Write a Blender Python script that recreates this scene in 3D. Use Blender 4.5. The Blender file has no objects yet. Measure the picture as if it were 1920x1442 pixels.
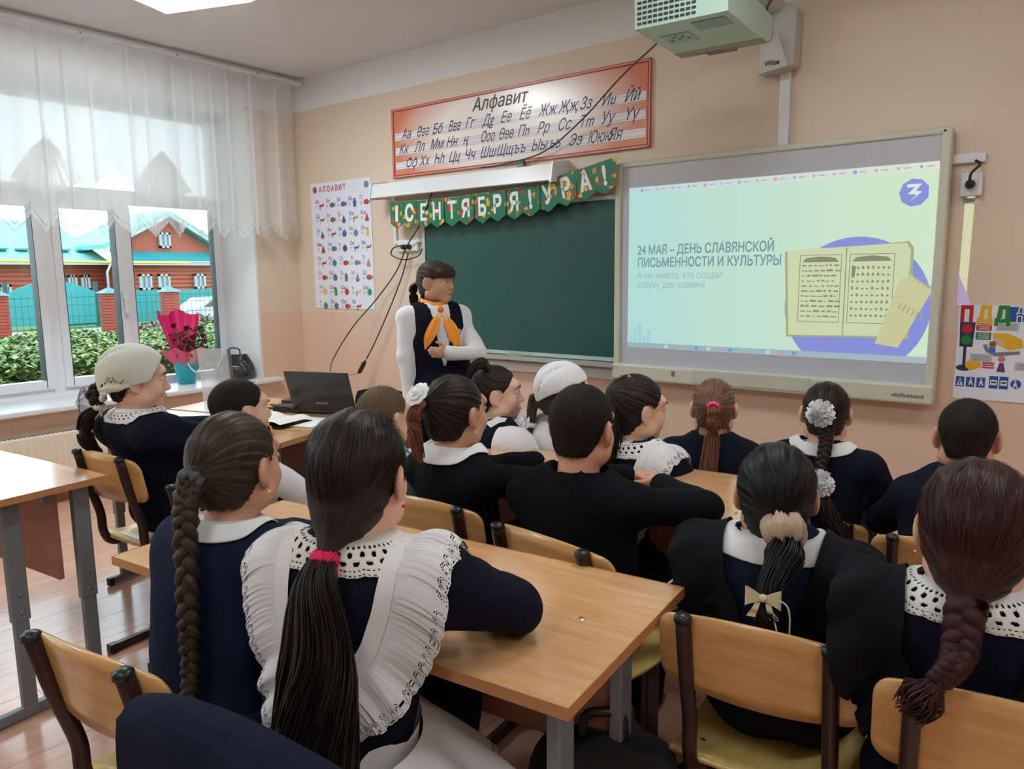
import bpy, bmesh, math, random, re
import numpy as np
from mathutils import Vector, Matrix, noise as mnoise
from mathutils.bvhtree import BVHTree
from mathutils.geometry import delaunay_2d_cdt
R = math.radians
SC = bpy.context.scene
COL = SC.collection

# ------------------------------------------------------------------ camera, world, light, exposure
cam_data = bpy.data.cameras.new('camera')
cam = bpy.data.objects.new('camera', cam_data); COL.objects.link(cam); SC.camera = cam
cam_data.sensor_fit = 'HORIZONTAL'; cam_data.sensor_width = 36.0
cam_data.lens = 36.0 * 1406.6 / 1920.0; cam_data.clip_start = 0.05; cam_data.clip_end = 400
yaw, pit, rol = R(37.714), R(8.321), R(-0.608)
fw = Vector((-math.sin(yaw) * math.cos(pit), math.cos(yaw) * math.cos(pit), -math.sin(pit)))
rt = Vector((math.cos(yaw), math.sin(yaw), 0)); up = rt.cross(fw)
r2 = math.cos(rol) * rt + math.sin(rol) * up; u2 = -math.sin(rol) * rt + math.cos(rol) * up
cam.matrix_world = Matrix(((r2.x, u2.x, -fw.x, 0), (r2.y, u2.y, -fw.y, 0), (r2.z, u2.z, -fw.z, 1.42), (0, 0, 0, 1)))

SC.view_settings.view_transform = 'Standard'; SC.view_settings.look = 'None'
SC.view_settings.gamma = 1.0; SC.view_settings.use_curve_mapping = False
SC.view_settings.exposure = EXPO = 0.45
LAMP = 29.0                                # strength of the ceiling lamp diffusers

w = bpy.data.worlds.new('overcast_sky'); SC.world = w; w.use_nodes = True
nt = w.node_tree; bg = nt.nodes['Background']
tc = nt.nodes.new('ShaderNodeTexCoord'); sx = nt.nodes.new('ShaderNodeSeparateXYZ'); rp = nt.nodes.new('ShaderNodeValToRGB')
nt.links.new(tc.outputs['Generated'], sx.inputs[0]); nt.links.new(sx.outputs[2], rp.inputs[0]); nt.links.new(rp.outputs[0], bg.inputs[0])
rp.color_ramp.elements[0].position = 0.0; rp.color_ramp.elements[0].color = (0.80, 0.90, 0.98, 1)
rp.color_ramp.elements[1].position = 0.6; rp.color_ramp.elements[1].color = (0.72, 0.86, 1.0, 1)
bg.inputs[1].default_value = SKY = 2.9

ROOM_R, ROOM_B, FRONT, LEFT, CEIL = 2.6, -3.6, 3.9, -5.22, 2.96

def portal(y0, y1, z0, z1):
    l = bpy.data.lights.new('window_portal', 'AREA'); l.shape = 'RECTANGLE'; l.size = y1 - y0; l.size_y = z1 - z0
    l.cycles.is_portal = True
    o = bpy.data.objects.new('window_portal', l); COL.objects.link(o)
    o.location = (LEFT - 0.62, (y0 + y1) / 2, (z0 + z1) / 2)
    o.rotation_euler = (R(90), 0, R(-90))          # -Z of the light looks along +X, into the room
for (py0, py1) in ((0.75, 3.5), (-2.9, -0.2)):
    portal(py0, py1, 0.6, 2.7)

# ------------------------------------------------------------------ helpers
def tag(o, label=None, cat=None, group=None, kind=None):
    if label: o['label'] = label
    if cat: o['category'] = cat
    if group: o['group'] = group
    if kind: o['kind'] = kind
    return o

def link(name, me, m=None, parent=None, smooth=False):
    o = bpy.data.objects.new(name, me); COL.objects.link(o)
    if m is not None:
        for mm in (m if isinstance(m, (list, tuple)) else [m]): me.materials.append(mm)
    if parent is not None: o.parent = parent
    if smooth: me.polygons.foreach_set('use_smooth', [True] * len(me.polygons))
    return o

def empty(name, loc=(0, 0, 0), rz=0, label=None, cat=None, group=None, kind=None):
    o = bpy.data.objects.new(name, None); COL.objects.link(o); o.location = loc; o.rotation_euler = (0, 0, rz)
    o.empty_display_size = 0.05
    return tag(o, label, cat, group, kind)

class MB:
    """collects simple shapes; build() links them as one mesh object"""
    def __init__(s): s.v = []; s.f = []; s.sm = []
    def add(s, vs, fs, smooth=False):
        n = len(s.v); s.v += [tuple(p) for p in vs]; s.f += [tuple(i + n for i in f) for f in fs]; s.sm += [smooth] * len(fs); return s
    def box(s, c, d, rz=0, b=0.0, M=None):
        x, y, z = d[0] / 2, d[1] / 2, d[2] / 2
        if b <= 0:
            vs = [(i * x, j * y, k * z) for k in (-1, 1) for j in (-1, 1) for i in (-1, 1)]
            fs = [(0, 2, 3, 1), (4, 5, 7, 6), (0, 1, 5, 4), (2, 6, 7, 3), (0, 4, 6, 2), (1, 3, 7, 5)]
        else:
            bm = bmesh.new(); bmesh.ops.create_cube(bm, size=1); bmesh.ops.scale(bm, vec=d, verts=bm.verts)
            bmesh.ops.bevel(bm, geom=bm.edges[:], offset=b, segments=2, affect='EDGES', profile=0.5)
            vs = [tuple(v.co) for v in bm.verts]; fs = [tuple(v.index for v in f.verts) for f in bm.faces]; bm.free()
        T = M if M is not None else Matrix.Rotation(rz, 4, 'Z')
        if M is not None: return s.add([M @ Vector(v) for v in vs], fs)
        return s.add([T @ Vector(v) + Vector(c) for v in vs], fs)
    def span(s, a, b): return s.box([(a[i] + b[i]) / 2 for i in range(3)], [abs(b[i] - a[i]) for i in range(3)])
    def prism(s, poly, a, b, axis=1):
        """poly 2-D list; extruded along axis between a and b"""
        n = len(poly)
        def P(p, t):
            return {0: (t, p[0], p[1]), 1: (p[0], t, p[1]), 2: (p[0], p[1], t)}[axis]
        vs = [P(p, a) for p in poly] + [P(p, b) for p in poly]
        fs = [tuple(range(n)), tuple(range(2 * n - 1, n - 1, -1))] + [(i, n + i, n + (i + 1) % n, (i + 1) % n) for i in range(n)]
        return s.add(vs, fs)
    def tube(s, pts, r, n=8, closed=False, cap=True, flat=1.0, smooth=True):
        vs, fs = tube_geo(pts, r, n, closed, cap, flat); return s.add(vs, fs, smooth)
    def lathe(s, prof, c=(0, 0, 0), n=24, M=None):
        vs = []; fs = []
        for (r, z) in prof:
            for i in range(n):
                a = 2 * math.pi * i / n; vs.append(Vector((r * math.cos(a), r * math.sin(a), z)))
        for j in range(len(prof) - 1):
            for i in range(n):
                fs.append((j * n + i, j * n + (i + 1) % n, (j + 1) * n + (i + 1) % n, (j + 1) * n + i))
        vs = [(M @ v if M is not None else v) + Vector(c) for v in vs]
        return s.add(vs, fs, True)
    def grid(s, fn, nu, nv, keep=None, smooth=True):
        vs = [fn(i / (nu - 1), j / (nv - 1)) for j in range(nv) for i in range(nu)]; fs = []
        for j in range(nv - 1):
            for i in range(nu - 1):
                if keep is None or keep((i + .5) / (nu - 1), (j + .5) / (nv - 1)):
                    fs.append((j * nu + i, j * nu + i + 1, (j + 1) * nu + i + 1, (j + 1) * nu + i))
        return s.add(vs, fs, smooth)
    def mesh(s, name='m'):
        me = bpy.data.meshes.new(name); me.from_pydata(s.v, [], s.f)
        me.polygons.foreach_set('use_smooth', s.sm); me.update(); return me
    def build(s, name, m, parent=None): return link(name, s.mesh(name), m, parent)

def tube_geo(pts, r, n=8, closed=False, cap=True, flat=1.0):
    P = [Vector(p) for p in pts]; N = len(P); rr = r if isinstance(r, (list, tuple)) else [r] * N
    vs = []; fs = []; prev = None
    for i in range(N):
        a = P[(i - 1) % N] if (closed or i > 0) else P[i]; b = P[(i + 1) % N] if (closed or i < N - 1) else P[i]
        t = (b - a)
        t = t.normalized() if t.length > 1e-9 else Vector((0, 0, 1))
        if prev is None:
            x = t.orthogonal().normalized() if abs(t.z) > 0.95 else t.cross(Vector((0, 0, 1))).normalized()
        else:
            x = (prev - t * prev.dot(t)); x = x.normalized() if x.length > 1e-6 else t.orthogonal().normalized()
        prev = x; y = t.cross(x)
        for k in range(n):
            q = 2 * math.pi * k / n; vs.append(P[i] + x * (math.cos(q) * rr[i]) + y * (math.sin(q) * rr[i] * flat))
    for i in range(N if closed else N - 1):
        j = (i + 1) % N
        for k in range(n):
            k2 = (k + 1) % n; fs.append((i * n + k, i * n + k2, j * n + k2, j * n + k))
    if cap and not closed: fs += [tuple(range(n - 1, -1, -1)), tuple(range((N - 1) * n, N * n))]
    return vs, fs

def spline(pts, n=8):
    """Catmull-Rom through pts"""
    P = [Vector(p) for p in pts]; P = [P[0] * 2 - P[1]] + P + [P[-1] * 2 - P[-2]]; out = []
    for i in range(1, len(P) - 2):
        for k in range(n):
            t = k / n; a, b, c, d = P[i - 1:i + 3]
            out.append(0.5 * ((2 * b) + (c - a) * t + (2 * a - 5 * b + 4 * c - d) * t * t + (3 * b - a - 3 * c + d) * t ** 3))
    out.append(P[-2]); return out

def copy_thing(root, loc, rz=None, label=None):
    c = root.copy(); COL.objects.link(c); c.location = loc
    if rz is not None: c.rotation_euler = (0, 0, rz)
    if label: c['label'] = label
    for ch in list(root.children):
        d = ch.copy(); COL.objects.link(d); d.parent = c
        for g in ch.children:
            e = g.copy(); COL.objects.link(e); e.parent = d
    return c

# ---- materials
MATS = {}
def mat(name, color, rough=0.6, metal=0.0, spec=0.5, noise=0.0, nscale=20.0, bump=0.0, bscale=80.0, stretch=(1, 1, 1), emit=None, estr=0.0, coat=0.0, sheen=0.0, alpha=1.0, trans=0.0, sss=0.0):
    if name in MATS: return MATS[name]
    m = bpy.data.materials.new(name); m.use_nodes = True; nt = m.node_tree; b = nt.nodes['Principled BSDF']
    c = tuple(color) + (1,) if len(color) == 3 else color
    b.inputs['Base Color'].default_value = c; b.inputs['Roughness'].default_value = rough; b.inputs['Metallic'].default_value = metal
    b.inputs['Specular IOR Level'].default_value = spec
    if coat: b.inputs['Coat Weight'].default_value = coat
    if sheen: b.inputs['Sheen Weight'].default_value = sheen; b.inputs['Sheen Roughness'].default_value = 0.6
    if sss:
        b.inputs['Subsurface Weight'].default_value = sss; b.inputs['Subsurface Radius'].default_value = (0.012, 0.005, 0.003); b.inputs['Subsurface Scale'].default_value = 1.0
    if alpha < 1: b.inputs['Alpha'].default_value = alpha
    if trans: b.inputs['Transmission Weight'].default_value = trans
    if emit: b.inputs['Emission Color'].default_value = tuple(emit) + (1,); b.inputs['Emission Strength'].default_value = estr
    if noise or bump:
        tcn = nt.nodes.new('ShaderNodeTexCoord'); mp = nt.nodes.new('ShaderNodeMapping'); mp.inputs['Scale'].default_value = stretch
        nt.links.new(tcn.outputs['Object'], mp.inputs[0])
        if noise:
            n = nt.nodes.new('ShaderNodeTexNoise'); n.inputs['Scale'].default_value = nscale; n.inputs['Detail'].default_value = 4
            nt.links.new(mp.outputs[0], n.inputs[0]); mx = nt.nodes.new('ShaderNodeMix'); mx.data_type = 'RGBA'
            mx.inputs[6].default_value = tuple(v * (1 - noise) for v in c[:3]) + (1,); mx.inputs[7].default_value = tuple(min(1, v * (1 + noise)) for v in c[:3]) + (1,)
            nt.links.new(n.outputs[0], mx.inputs[0]); nt.links.new(mx.outputs[2], b.inputs['Base Color'])
        if bump:
            n2 = nt.nodes.new('ShaderNodeTexNoise'); n2.inputs['Scale'].default_value = bscale; n2.inputs['Detail'].default_value = 3
            nt.links.new(mp.outputs[0], n2.inputs[0]); bu = nt.nodes.new('ShaderNodeBump'); bu.inputs['Strength'].default_value = bump; bu.inputs['Distance'].default_value = 0.01
            nt.links.new(n2.outputs[0], bu.inputs['Height']); nt.links.new(bu.outputs[0], b.inputs['Normal'])
    MATS[name] = m; return m

def srgb(r, g, b):
    f = lambda v: (v / 255 / 12.92) if v / 255 <= 0.04045 else ((v / 255 + 0.055) / 1.055) ** 2.4
    return (f(r), f(g), f(b))

def wood(name, c1, c2, rough=0.35, scale=6.0, stretch=(1, 12, 12), coat=0.0, bump=0.03):
    if name in MATS: return MATS[name]
    m = bpy.data.materials.new(name); m.use_nodes = True; nt = m.node_tree; b = nt.nodes['Principled BSDF']
    b.inputs['Roughness'].default_value = rough
    if coat: b.inputs['Coat Weight'].default_value = coat; b.inputs['Coat Roughness'].default_value = 0.15
    tcn = nt.nodes.new('ShaderNodeTexCoord'); mp = nt.nodes.new('ShaderNodeMapping'); mp.inputs['Scale'].default_value = stretch
    n = nt.nodes.new('ShaderNodeTexNoise'); n.inputs['Scale'].default_value = scale; n.inputs['Detail'].default_value = 6; n.inputs['Distortion'].default_value = 0.6
    cr = nt.nodes.new('ShaderNodeValToRGB'); cr.color_ramp.elements[0].color = c1 + (1,); cr.color_ramp.elements[1].color = c2 + (1,)
    cr.color_ramp.elements[0].position = 0.3; cr.color_ramp.elements[1].position = 0.7
    nt.links.new(tcn.outputs['Object'], mp.inputs[0]); nt.links.new(mp.outputs[0], n.inputs[0]); nt.links.new(n.outputs[0], cr.inputs[0]); nt.links.new(cr.outputs[0], b.inputs['Base Color'])
    if bump:
        bu = nt.nodes.new('ShaderNodeBump'); bu.inputs['Strength'].default_value = bump; nt.links.new(n.outputs[0], bu.inputs['Height']); nt.links.new(bu.outputs[0], b.inputs['Normal'])
    MATS[name] = m; return m

def cloth(name, color, rough=0.85, weave=900, fold=0.5, sheen=0.0):
    """woven cloth: fine weave relief over soft folds"""
    if name in MATS: return MATS[name]
    m = mat(name, color, rough=rough, sheen=sheen, spec=0.12); nt = m.node_tree; b = nt.nodes['Principled BSDF']
    tcn = nt.nodes.new('ShaderNodeTexCoord')
    n1 = nt.nodes.new('ShaderNodeTexNoise'); n1.inputs['Scale'].default_value = 9; n1.inputs['Detail'].default_value = 3; n1.inputs['Distortion'].default_value = 0.8
    n2 = nt.nodes.new('ShaderNodeTexNoise'); n2.inputs['Scale'].default_value = weave * 0.5
    nt.links.new(tcn.outputs['Object'], n1.inputs[0]); nt.links.new(tcn.outputs['Object'], n2.inputs[0])
    b1 = nt.nodes.new('ShaderNodeBump'); b1.inputs['Strength'].default_value = fold; b1.inputs['Distance'].default_value = 0.02
    b2 = nt.nodes.new('ShaderNodeBump'); b2.inputs['Strength'].default_value = 0.15; b2.inputs['Distance'].default_value = 0.002
    nt.links.new(n1.outputs[0], b1.inputs['Height']); nt.links.new(n2.outputs[0], b2.inputs['Height']); nt.links.new(b1.outputs[0], b2.inputs['Normal']); nt.links.new(b2.outputs[0], b.inputs['Normal'])
    return m

PROJ = 0.66                               # glow of the flats standing for projected light, and of the laptop screen
def emis(name, color, s=1.0, rough=0.5):
    """glowing material standing for projected light, also for a lit screen"""
    return mat(name, (0.02, 0.02, 0.02), rough=rough, emit=color, estr=s * PROJ)

def glass(name, tint=(0.95, 1, 0.98)):
    if name in MATS: return MATS[name]
    m = bpy.data.materials.new(name); m.use_nodes = True; nt = m.node_tree
    for n in list(nt.nodes): nt.nodes.remove(n)
    o = nt.nodes.new('ShaderNodeOutputMaterial'); t = nt.nodes.new('ShaderNodeBsdfTransparent'); g = nt.nodes.new('ShaderNodeBsdfGlossy'); mx = nt.nodes.new('ShaderNodeMixShader'); lw = nt.nodes.new('ShaderNodeFresnel')
    t.inputs[0].default_value = tint + (1,); g.inputs['Roughness'].default_value = 0.02; lw.inputs[0].default_value = 1.45
    nt.links.new(lw.outputs[0], mx.inputs[0]); nt.links.new(t.outputs[0], mx.inputs[1]); nt.links.new(g.outputs[0], mx.inputs[2]); nt.links.new(mx.outputs[0], o.inputs[0])
    MATS[name] = m; return m

def sheer(name, color, op, scale=900):
    """net curtain: part of the light passes straight, the rest is scattered"""
    if name in MATS: return MATS[name]
    m = bpy.data.materials.new(name); m.use_nodes = True; nt = m.node_tree
    for n in list(nt.nodes): nt.nodes.remove(n)
    o = nt.nodes.new('ShaderNodeOutputMaterial'); t = nt.nodes.new('ShaderNodeBsdfTransparent'); d = nt.nodes.new('ShaderNodeBsdfDiffuse'); tr = nt.nodes.new('ShaderNodeBsdfTranslucent')
    a = nt.nodes.new('ShaderNodeMixShader'); bmx = nt.nodes.new('ShaderNodeMixShader'); a.inputs[0].default_value = 0.42; bmx.inputs[0].default_value = op
    d.inputs[0].default_value = color + (1,); tr.inputs[0].default_value = color + (1,)
    nt.links.new(d.outputs[0], a.inputs[1]); nt.links.new(tr.outputs[0], a.inputs[2]); nt.links.new(t.outputs[0], bmx.inputs[1]); nt.links.new(a.outputs[0], bmx.inputs[2]); nt.links.new(bmx.outputs[0], o.inputs[0])
    MATS[name] = m; return m

def text(name, body, size, m, parent=None, loc=(0, 0, 0), shear=0.0, ext=0.0, off=0.0, align='LEFT', rot=(R(90), 0, 0), sx=1.0, spacing=1.0):
    """lettering as flat faces: every outer contour is filled on its own, so overlapping strokes stay solid"""
    cu = bpy.data.curves.new(name, 'FONT'); cu.body = body; cu.size = size; cu.shear = shear; cu.align_x = align; cu.space_character = spacing
    t = bpy.data.objects.new(name, cu); COL.objects.link(t); bpy.context.view_layer.update()
    tc_ = t.to_curve(bpy.context.evaluated_depsgraph_get()); conts = []
    for sp in tc_.splines:
        pts = []
        if sp.type == 'BEZIER':
            bp = sp.bezier_points; n = len(bp)
            for i in range(n):
                a, b = bp[i], bp[(i + 1) % n]; p0, p1, p2, p3 = a.co, a.handle_right, b.handle_left, b.co
                straight = (p1 - p0).length < 1e-7 or ((p1 - p0).normalized() - (p3 - p0).normalized()).length < 1e-3 if (p3 - p0).length > 1e-8 and (p1 - p0).length > 1e-8 else True
                K = 1 if straight else 4
                for k in range(K):
                    q = k / K; v = p0 * (1 - q) ** 3 + p1 * 3 * q * (1 - q) ** 2 + p2 * 3 * q * q * (1 - q) + p3 * q ** 3; pts.append((v.x, v.y))
        else: pts = [(q.co.x, q.co.y) for q in sp.points]
        pts = [q for i, q in enumerate(pts) if math.dist(q, pts[i - 1]) > 1e-6]
        if len(pts) > 2: conts.append(pts)
    t.to_curve_clear(); bpy.data.objects.remove(t); bpy.data.curves.remove(cu)
    area = lambda P: sum(P[i - 1][0] * P[i][1] - P[i][0] * P[i - 1][1] for i in range(len(P))) / 2
    if not conts: return None
    def inside(p, P):
        c = False
        for i in range(len(P)):
            (x0, y0), (x1, y1) = P[i - 1], P[i]
            if (y0 > p[1]) != (y1 > p[1]) and p[0] < (x1 - x0) * (p[1] - y0) / (y1 - y0) + x0: c = not c
        return c
    def grow(P, hl=False):
        if off == 0: return P
        out = []; n = len(P); g_ = (1 if area(P) > 0 else -1) * (-1 if hl else 1)
        for i in range(n):
            a, b, c = Vector(P[i - 1]), Vector(P[i]), Vector(P[(i + 1) % n]); d = ((b - a).normalized() + (c - b).normalized())
            if d.length < 1e-6: out.append(P[i]); continue
            d.normalize(); out.append((b.x + d.y * off * g_, b.y - d.x * off * g_))
        return out
    hole = [any(Q is not P and area(Q) * area(P) < 0 and abs(area(Q)) > abs(area(P)) and all(inside(q, Q) for q in P) for Q in conts) for P in conts]
    outer = [P for P, h_ in zip(conts, hole) if not h_]; holes = [P for P, h_ in zip(conts, hole) if h_]; vs = []; fs = []
    for k, P in enumerate(outer):
        hs_ = [h_ for h_ in holes if inside(h_[0], P)]; loops = [grow(P)] + [grow(h_, True) for h_ in hs_]
        pv = []; ed = []
        for L_ in loops: b0 = len(pv); pv += [Vector(q) for q in L_]; ed += [(b0 + i, b0 + (i + 1) % len(L_)) for i in range(len(L_))]
        ov, _, of, _, _, _ = delaunay_2d_cdt(pv, ed, [], 0, 1e-6)
        n0 = len(vs); vs += [(v.x, v.y, (k % 3) * .00006) for v in ov]
        for f in of:
            c = sum((ov[i] for i in f), Vector((0, 0))) / len(f)
            if inside(c, loops[0]) and not any(inside(c, h_) for h_ in loops[1:]):
                ar = (ov[f[1]] - ov[f[0]]).cross(ov[f[2]] - ov[f[0]]); fs.append(tuple(n0 + i for i in (f if ar > 0 else f[::-1])))
    me = bpy.data.meshes.new(name); me.from_pydata(vs, [], fs); me.update()
    me.transform(Matrix.Translation(Vector(loc)) @ Matrix.Rotation(rot[2], 4, 'Z') @ Matrix.Rotation(rot[0], 4, 'X') @ Matrix.Diagonal((sx, 1, 1, 1)))
    return link(name, me, m, parent)

def flat(name, poly, y, m, parent, th=0.0015):
    """thin flat printed shape standing on the front wall (poly in wall x,z)"""
    return MB().prism(poly, y, y - th, 1).build(name, m, parent)
def rectp(x0, z0, x1, z1): return [(x0, z0), (x1, z0), (x1, z1), (x0, z1)]
def circp(cx, cz, r, n=24, sx=1.0, a0=0, a1=360):
    return [(cx + r * sx * math.cos(R(a0 + (a1 - a0) * i / n)), cz + r * math.sin(R(a0 + (a1 - a0) * i / n))) for i in range(n + (a1 - a0 < 360))]
def clip(poly, x0, z0, x1, z1):
    def cut(P, f, inter):
        out = []
        for i in range(len(P)):
            a, b = P[i - 1], P[i]
            if f(b):
                if not f(a): out.append(inter(a, b))
                out.append(b)
            elif f(a): out.append(inter(a, b))
        return out
    def ix(c): return lambda a, b: (c, a[1] + (b[1] - a[1]) * (c - a[0]) / (b[0] - a[0]))
    def iz(c): return lambda a, b: (a[0] + (b[0] - a[0]) * (c - a[1]) / (b[1] - a[1]), c)
    for f, g in ((lambda p: p[0] >= x0, ix(x0)), (lambda p: p[0] <= x1, ix(x1)), (lambda p: p[1] >= z0, iz(z0)), (lambda p: p[1] <= z1, iz(z1))):
        poly = cut(poly, f, g)
    return poly

M_WHITE = mat('white_paint', (0.80, 0.82, 0.81), 0.55, noise=0.03, nscale=3)
M_PVC = mat('white_plastic', (0.78, 0.80, 0.82), 0.3)
M_PEACH = mat('peach_wall_paint', srgb(224, 206, 184), 0.45, noise=0.03, nscale=2, bump=0.05, bscale=60)
M_PEACH2 = mat('darker_peach_wall_paint', srgb(226, 196, 173), 0.35, noise=0.03, nscale=2, bump=0.05, bscale=60)
M_CEIL = mat('ceiling_paint', (0.74, 0.75, 0.76), 0.7, noise=0.02, nscale=2)
M_BLACK = mat('black_plastic', (0.012, 0.012, 0.014), 0.35)
M_GREY = mat('grey_steel_paint', srgb(128, 136, 142), 0.4, metal=0.2)
M_BROWN = mat('dark_brown_steel', srgb(52, 32, 30), 0.32)
M_DESK = wood('beech_laminate', srgb(212, 160, 108), srgb(228, 180, 130), 0.22, 5, (1, 9, 9), coat=.8, bump=0.0)
M_DESKEDGE = mat('desk_edge_band', srgb(196, 140, 92), 0.4)
M_PLY = wood('varnished_plywood', srgb(206, 156, 92), srgb(224, 180, 118), 0.3, 5, (1.5, 8, 10), coat=0.3, bump=0.02)
M_PANEL = wood('brown_laminate', srgb(150, 100, 84), srgb(170, 118, 98), 0.45, 4, (1, 8, 2), bump=0)
# ------------------------------------------------------------------ the room
def struct(name, mb, m): return tag(mb.build(name, m), kind='structure')
# floor: laminate boards, each running along the room
fm = bpy.data.materials.new('floor_board_varnish'); fm.use_nodes = True; nt = fm.node_tree; b = nt.nodes['Principled BSDF']; b.inputs['Roughness'].default_value = 0.25; b.inputs['Coat Weight'].default_value = .5; b.inputs['Coat Roughness'].default_value = .12
tcn = nt.nodes.new('ShaderNodeTexCoord'); mp = nt.nodes.new('ShaderNodeMapping'); mp.inputs['Scale'].default_value = (8, 1.2, 1)
n = nt.nodes.new('ShaderNodeTexNoise'); n.inputs['Scale'].default_value = 3; n.inputs['Detail'].default_value = 6; n.inputs['Distortion'].default_value = 1.2
oi = nt.nodes.new('ShaderNodeObjectInfo'); cr = nt.nodes.new('ShaderNodeValToRGB')
cr.color_ramp.elements[0].color = srgb(206, 158, 136) + (1,); cr.color_ramp.elements[1].color = srgb(220, 178, 156) + (1,); cr.color_ramp.elements[0].position = .3; cr.color_ramp.elements[1].position = .7
hs = nt.nodes.new('ShaderNodeHueSaturation'); mr = nt.nodes.new('ShaderNodeMapRange'); mr.inputs[3].default_value = 0.96; mr.inputs[4].default_value = 1.05
nt.links.new(tcn.outputs['Object'], mp.inputs[0]); nt.links.new(mp.outputs[0], n.inputs[0]); nt.links.new(n.outputs[0], cr.inputs[0]); nt.links.new(cr.outputs[0], hs.inputs['Color'])
nt.links.new(oi.outputs['Random'], mr.inputs[0]); nt.links.new(mr.outputs[0], hs.inputs['Value']); nt.links.new(hs.outputs[0], b.inputs['Base Color'])
floor = struct('floor', MB().span((LEFT - .3, ROOM_B - .2, -.12), (ROOM_R + .2, FRONT + .2, -.006)), M_BROWN)
bm_ = MB().box((0, 0, -.004), (0.1988, 1.2988, .008), b=.0006).mesh('floor_board')
bm_.materials.append(fm)
rng = random.Random(3); bx = LEFT + .1; k = 0
while bx < -.3:                                           # the boards one can pick out, in front of the camera
    by = -0.6 - rng.random() * 1.3
    while by < FRONT:
        if by + 1.3 > -0.3 and by > -0.7 and by + .65 < FRONT - .6:
            o = bpy.data.objects.new('floor_board', bm_); COL.objects.link(o); o.location = (bx, by + .65, 0); o.parent = floor
        by += 1.3
    bx += .2
fl2 = MB(); fl2.span((-0.42, ROOM_B, -.006), (ROOM_R, FRONT, 0)); fl2.span((LEFT, ROOM_B, -.006), (-0.42, -1.3, -.001)); fl2.span((LEFT, FRONT-1.2, -.006), (-0.42, FRONT, -.001))
fo = fl2.build('floor_sheet', fm, floor)

ceil = struct('ceiling', MB().span((LEFT - .1, ROOM_B, CEIL), (ROOM_R, FRONT + .1, CEIL + .12)), M_CEIL)
def wallband(name, boxes):
    root = empty(name, kind='structure')
    for (nm, a, b_, m) in boxes: MB().span(a, b_).build(nm, m, root)
    return root
# front wall: white band over peach over darker peach
wallband('wall_front', [('dado', (LEFT - .6, FRONT, 0), (ROOM_R, FRONT + .2, 1.14), M_PEACH2), ('upper_paint', (LEFT - .6, FRONT, 1.14), (ROOM_R, FRONT + .2, 2.72), M_PEACH), ('white_band', (LEFT - .6, FRONT, 2.72), (ROOM_R, FRONT + .2, CEIL + .1), M_WHITE)])
wallband('wall_right', [('dado', (ROOM_R, ROOM_B, 0), (ROOM_R + .2, FRONT, 1.14), M_PEACH2), ('upper_paint', (ROOM_R, ROOM_B, 1.14), (ROOM_R + .2, FRONT, 2.72), M_PEACH), ('white_band', (ROOM_R, ROOM_B, 2.72), (ROOM_R + .2, FRONT, CEIL + .1), M_WHITE)])
wallband('wall_back', [('dado', (LEFT, ROOM_B - .2, 0), (ROOM_R, ROOM_B, 1.14), M_PEACH2), ('upper_paint', (LEFT, ROOM_B - .2, 1.14), (ROOM_R, ROOM_B, 2.72), M_PEACH), ('white_band', (LEFT, ROOM_B - .2, 2.72), (ROOM_R, ROOM_B, CEIL + .1), M_WHITE)])
WX = LEFT - .6
segs = [(ROOM_B, -2.9), (-0.2, 0.75), (3.5, FRONT)]
bx_ = [('dado', (WX, ROOM_B, 0), (LEFT, FRONT, .585), M_PEACH2), ('white_band', (WX, ROOM_B, 2.70), (LEFT, FRONT, CEIL + .1), M_WHITE)]
for (a, b_) in segs:
    bx_ += [('dado', (WX + .01, a, .585), (LEFT, b_, 1.14), M_PEACH2), ('upper_paint', (WX + .01, a, 1.14), (LEFT, b_, 2.70), M_PEACH)]
wallband('wall_left', bx_)
# white plastered reveals of the window openings
rv = MB()
for (a, b_) in ((0.75, 3.5), (-2.9, -0.2)):
    rv.span((WX, a, .6), (LEFT + .003, a + .02, 2.7)); rv.span((WX, b_ - .02, .6), (LEFT + .003, b_, 2.7)); rv.span((WX, a, 2.68), (LEFT + .003, b_, 2.7))
struct('trim_1', rv, M_WHITE)
# window sills
for k, (a, b_) in enumerate(((0.68, 3.64), (-2.97, -0.13))):
    struct('window_sill_%d' % (k + 1), MB().box(((-5.76 - 5.15) / 2, (a + b_) / 2, .603), (.61, b_ - a, .035), b=.008), M_PVC)
# baseboards
struct('baseboard_front', MB().span((LEFT, FRONT - .015, 0), (ROOM_R, FRONT, .07)), M_PANEL)
struct('baseboard_left', MB().span((LEFT, ROOM_B, 0), (LEFT + .015, FRONT, .07)), M_PANEL)

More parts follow.
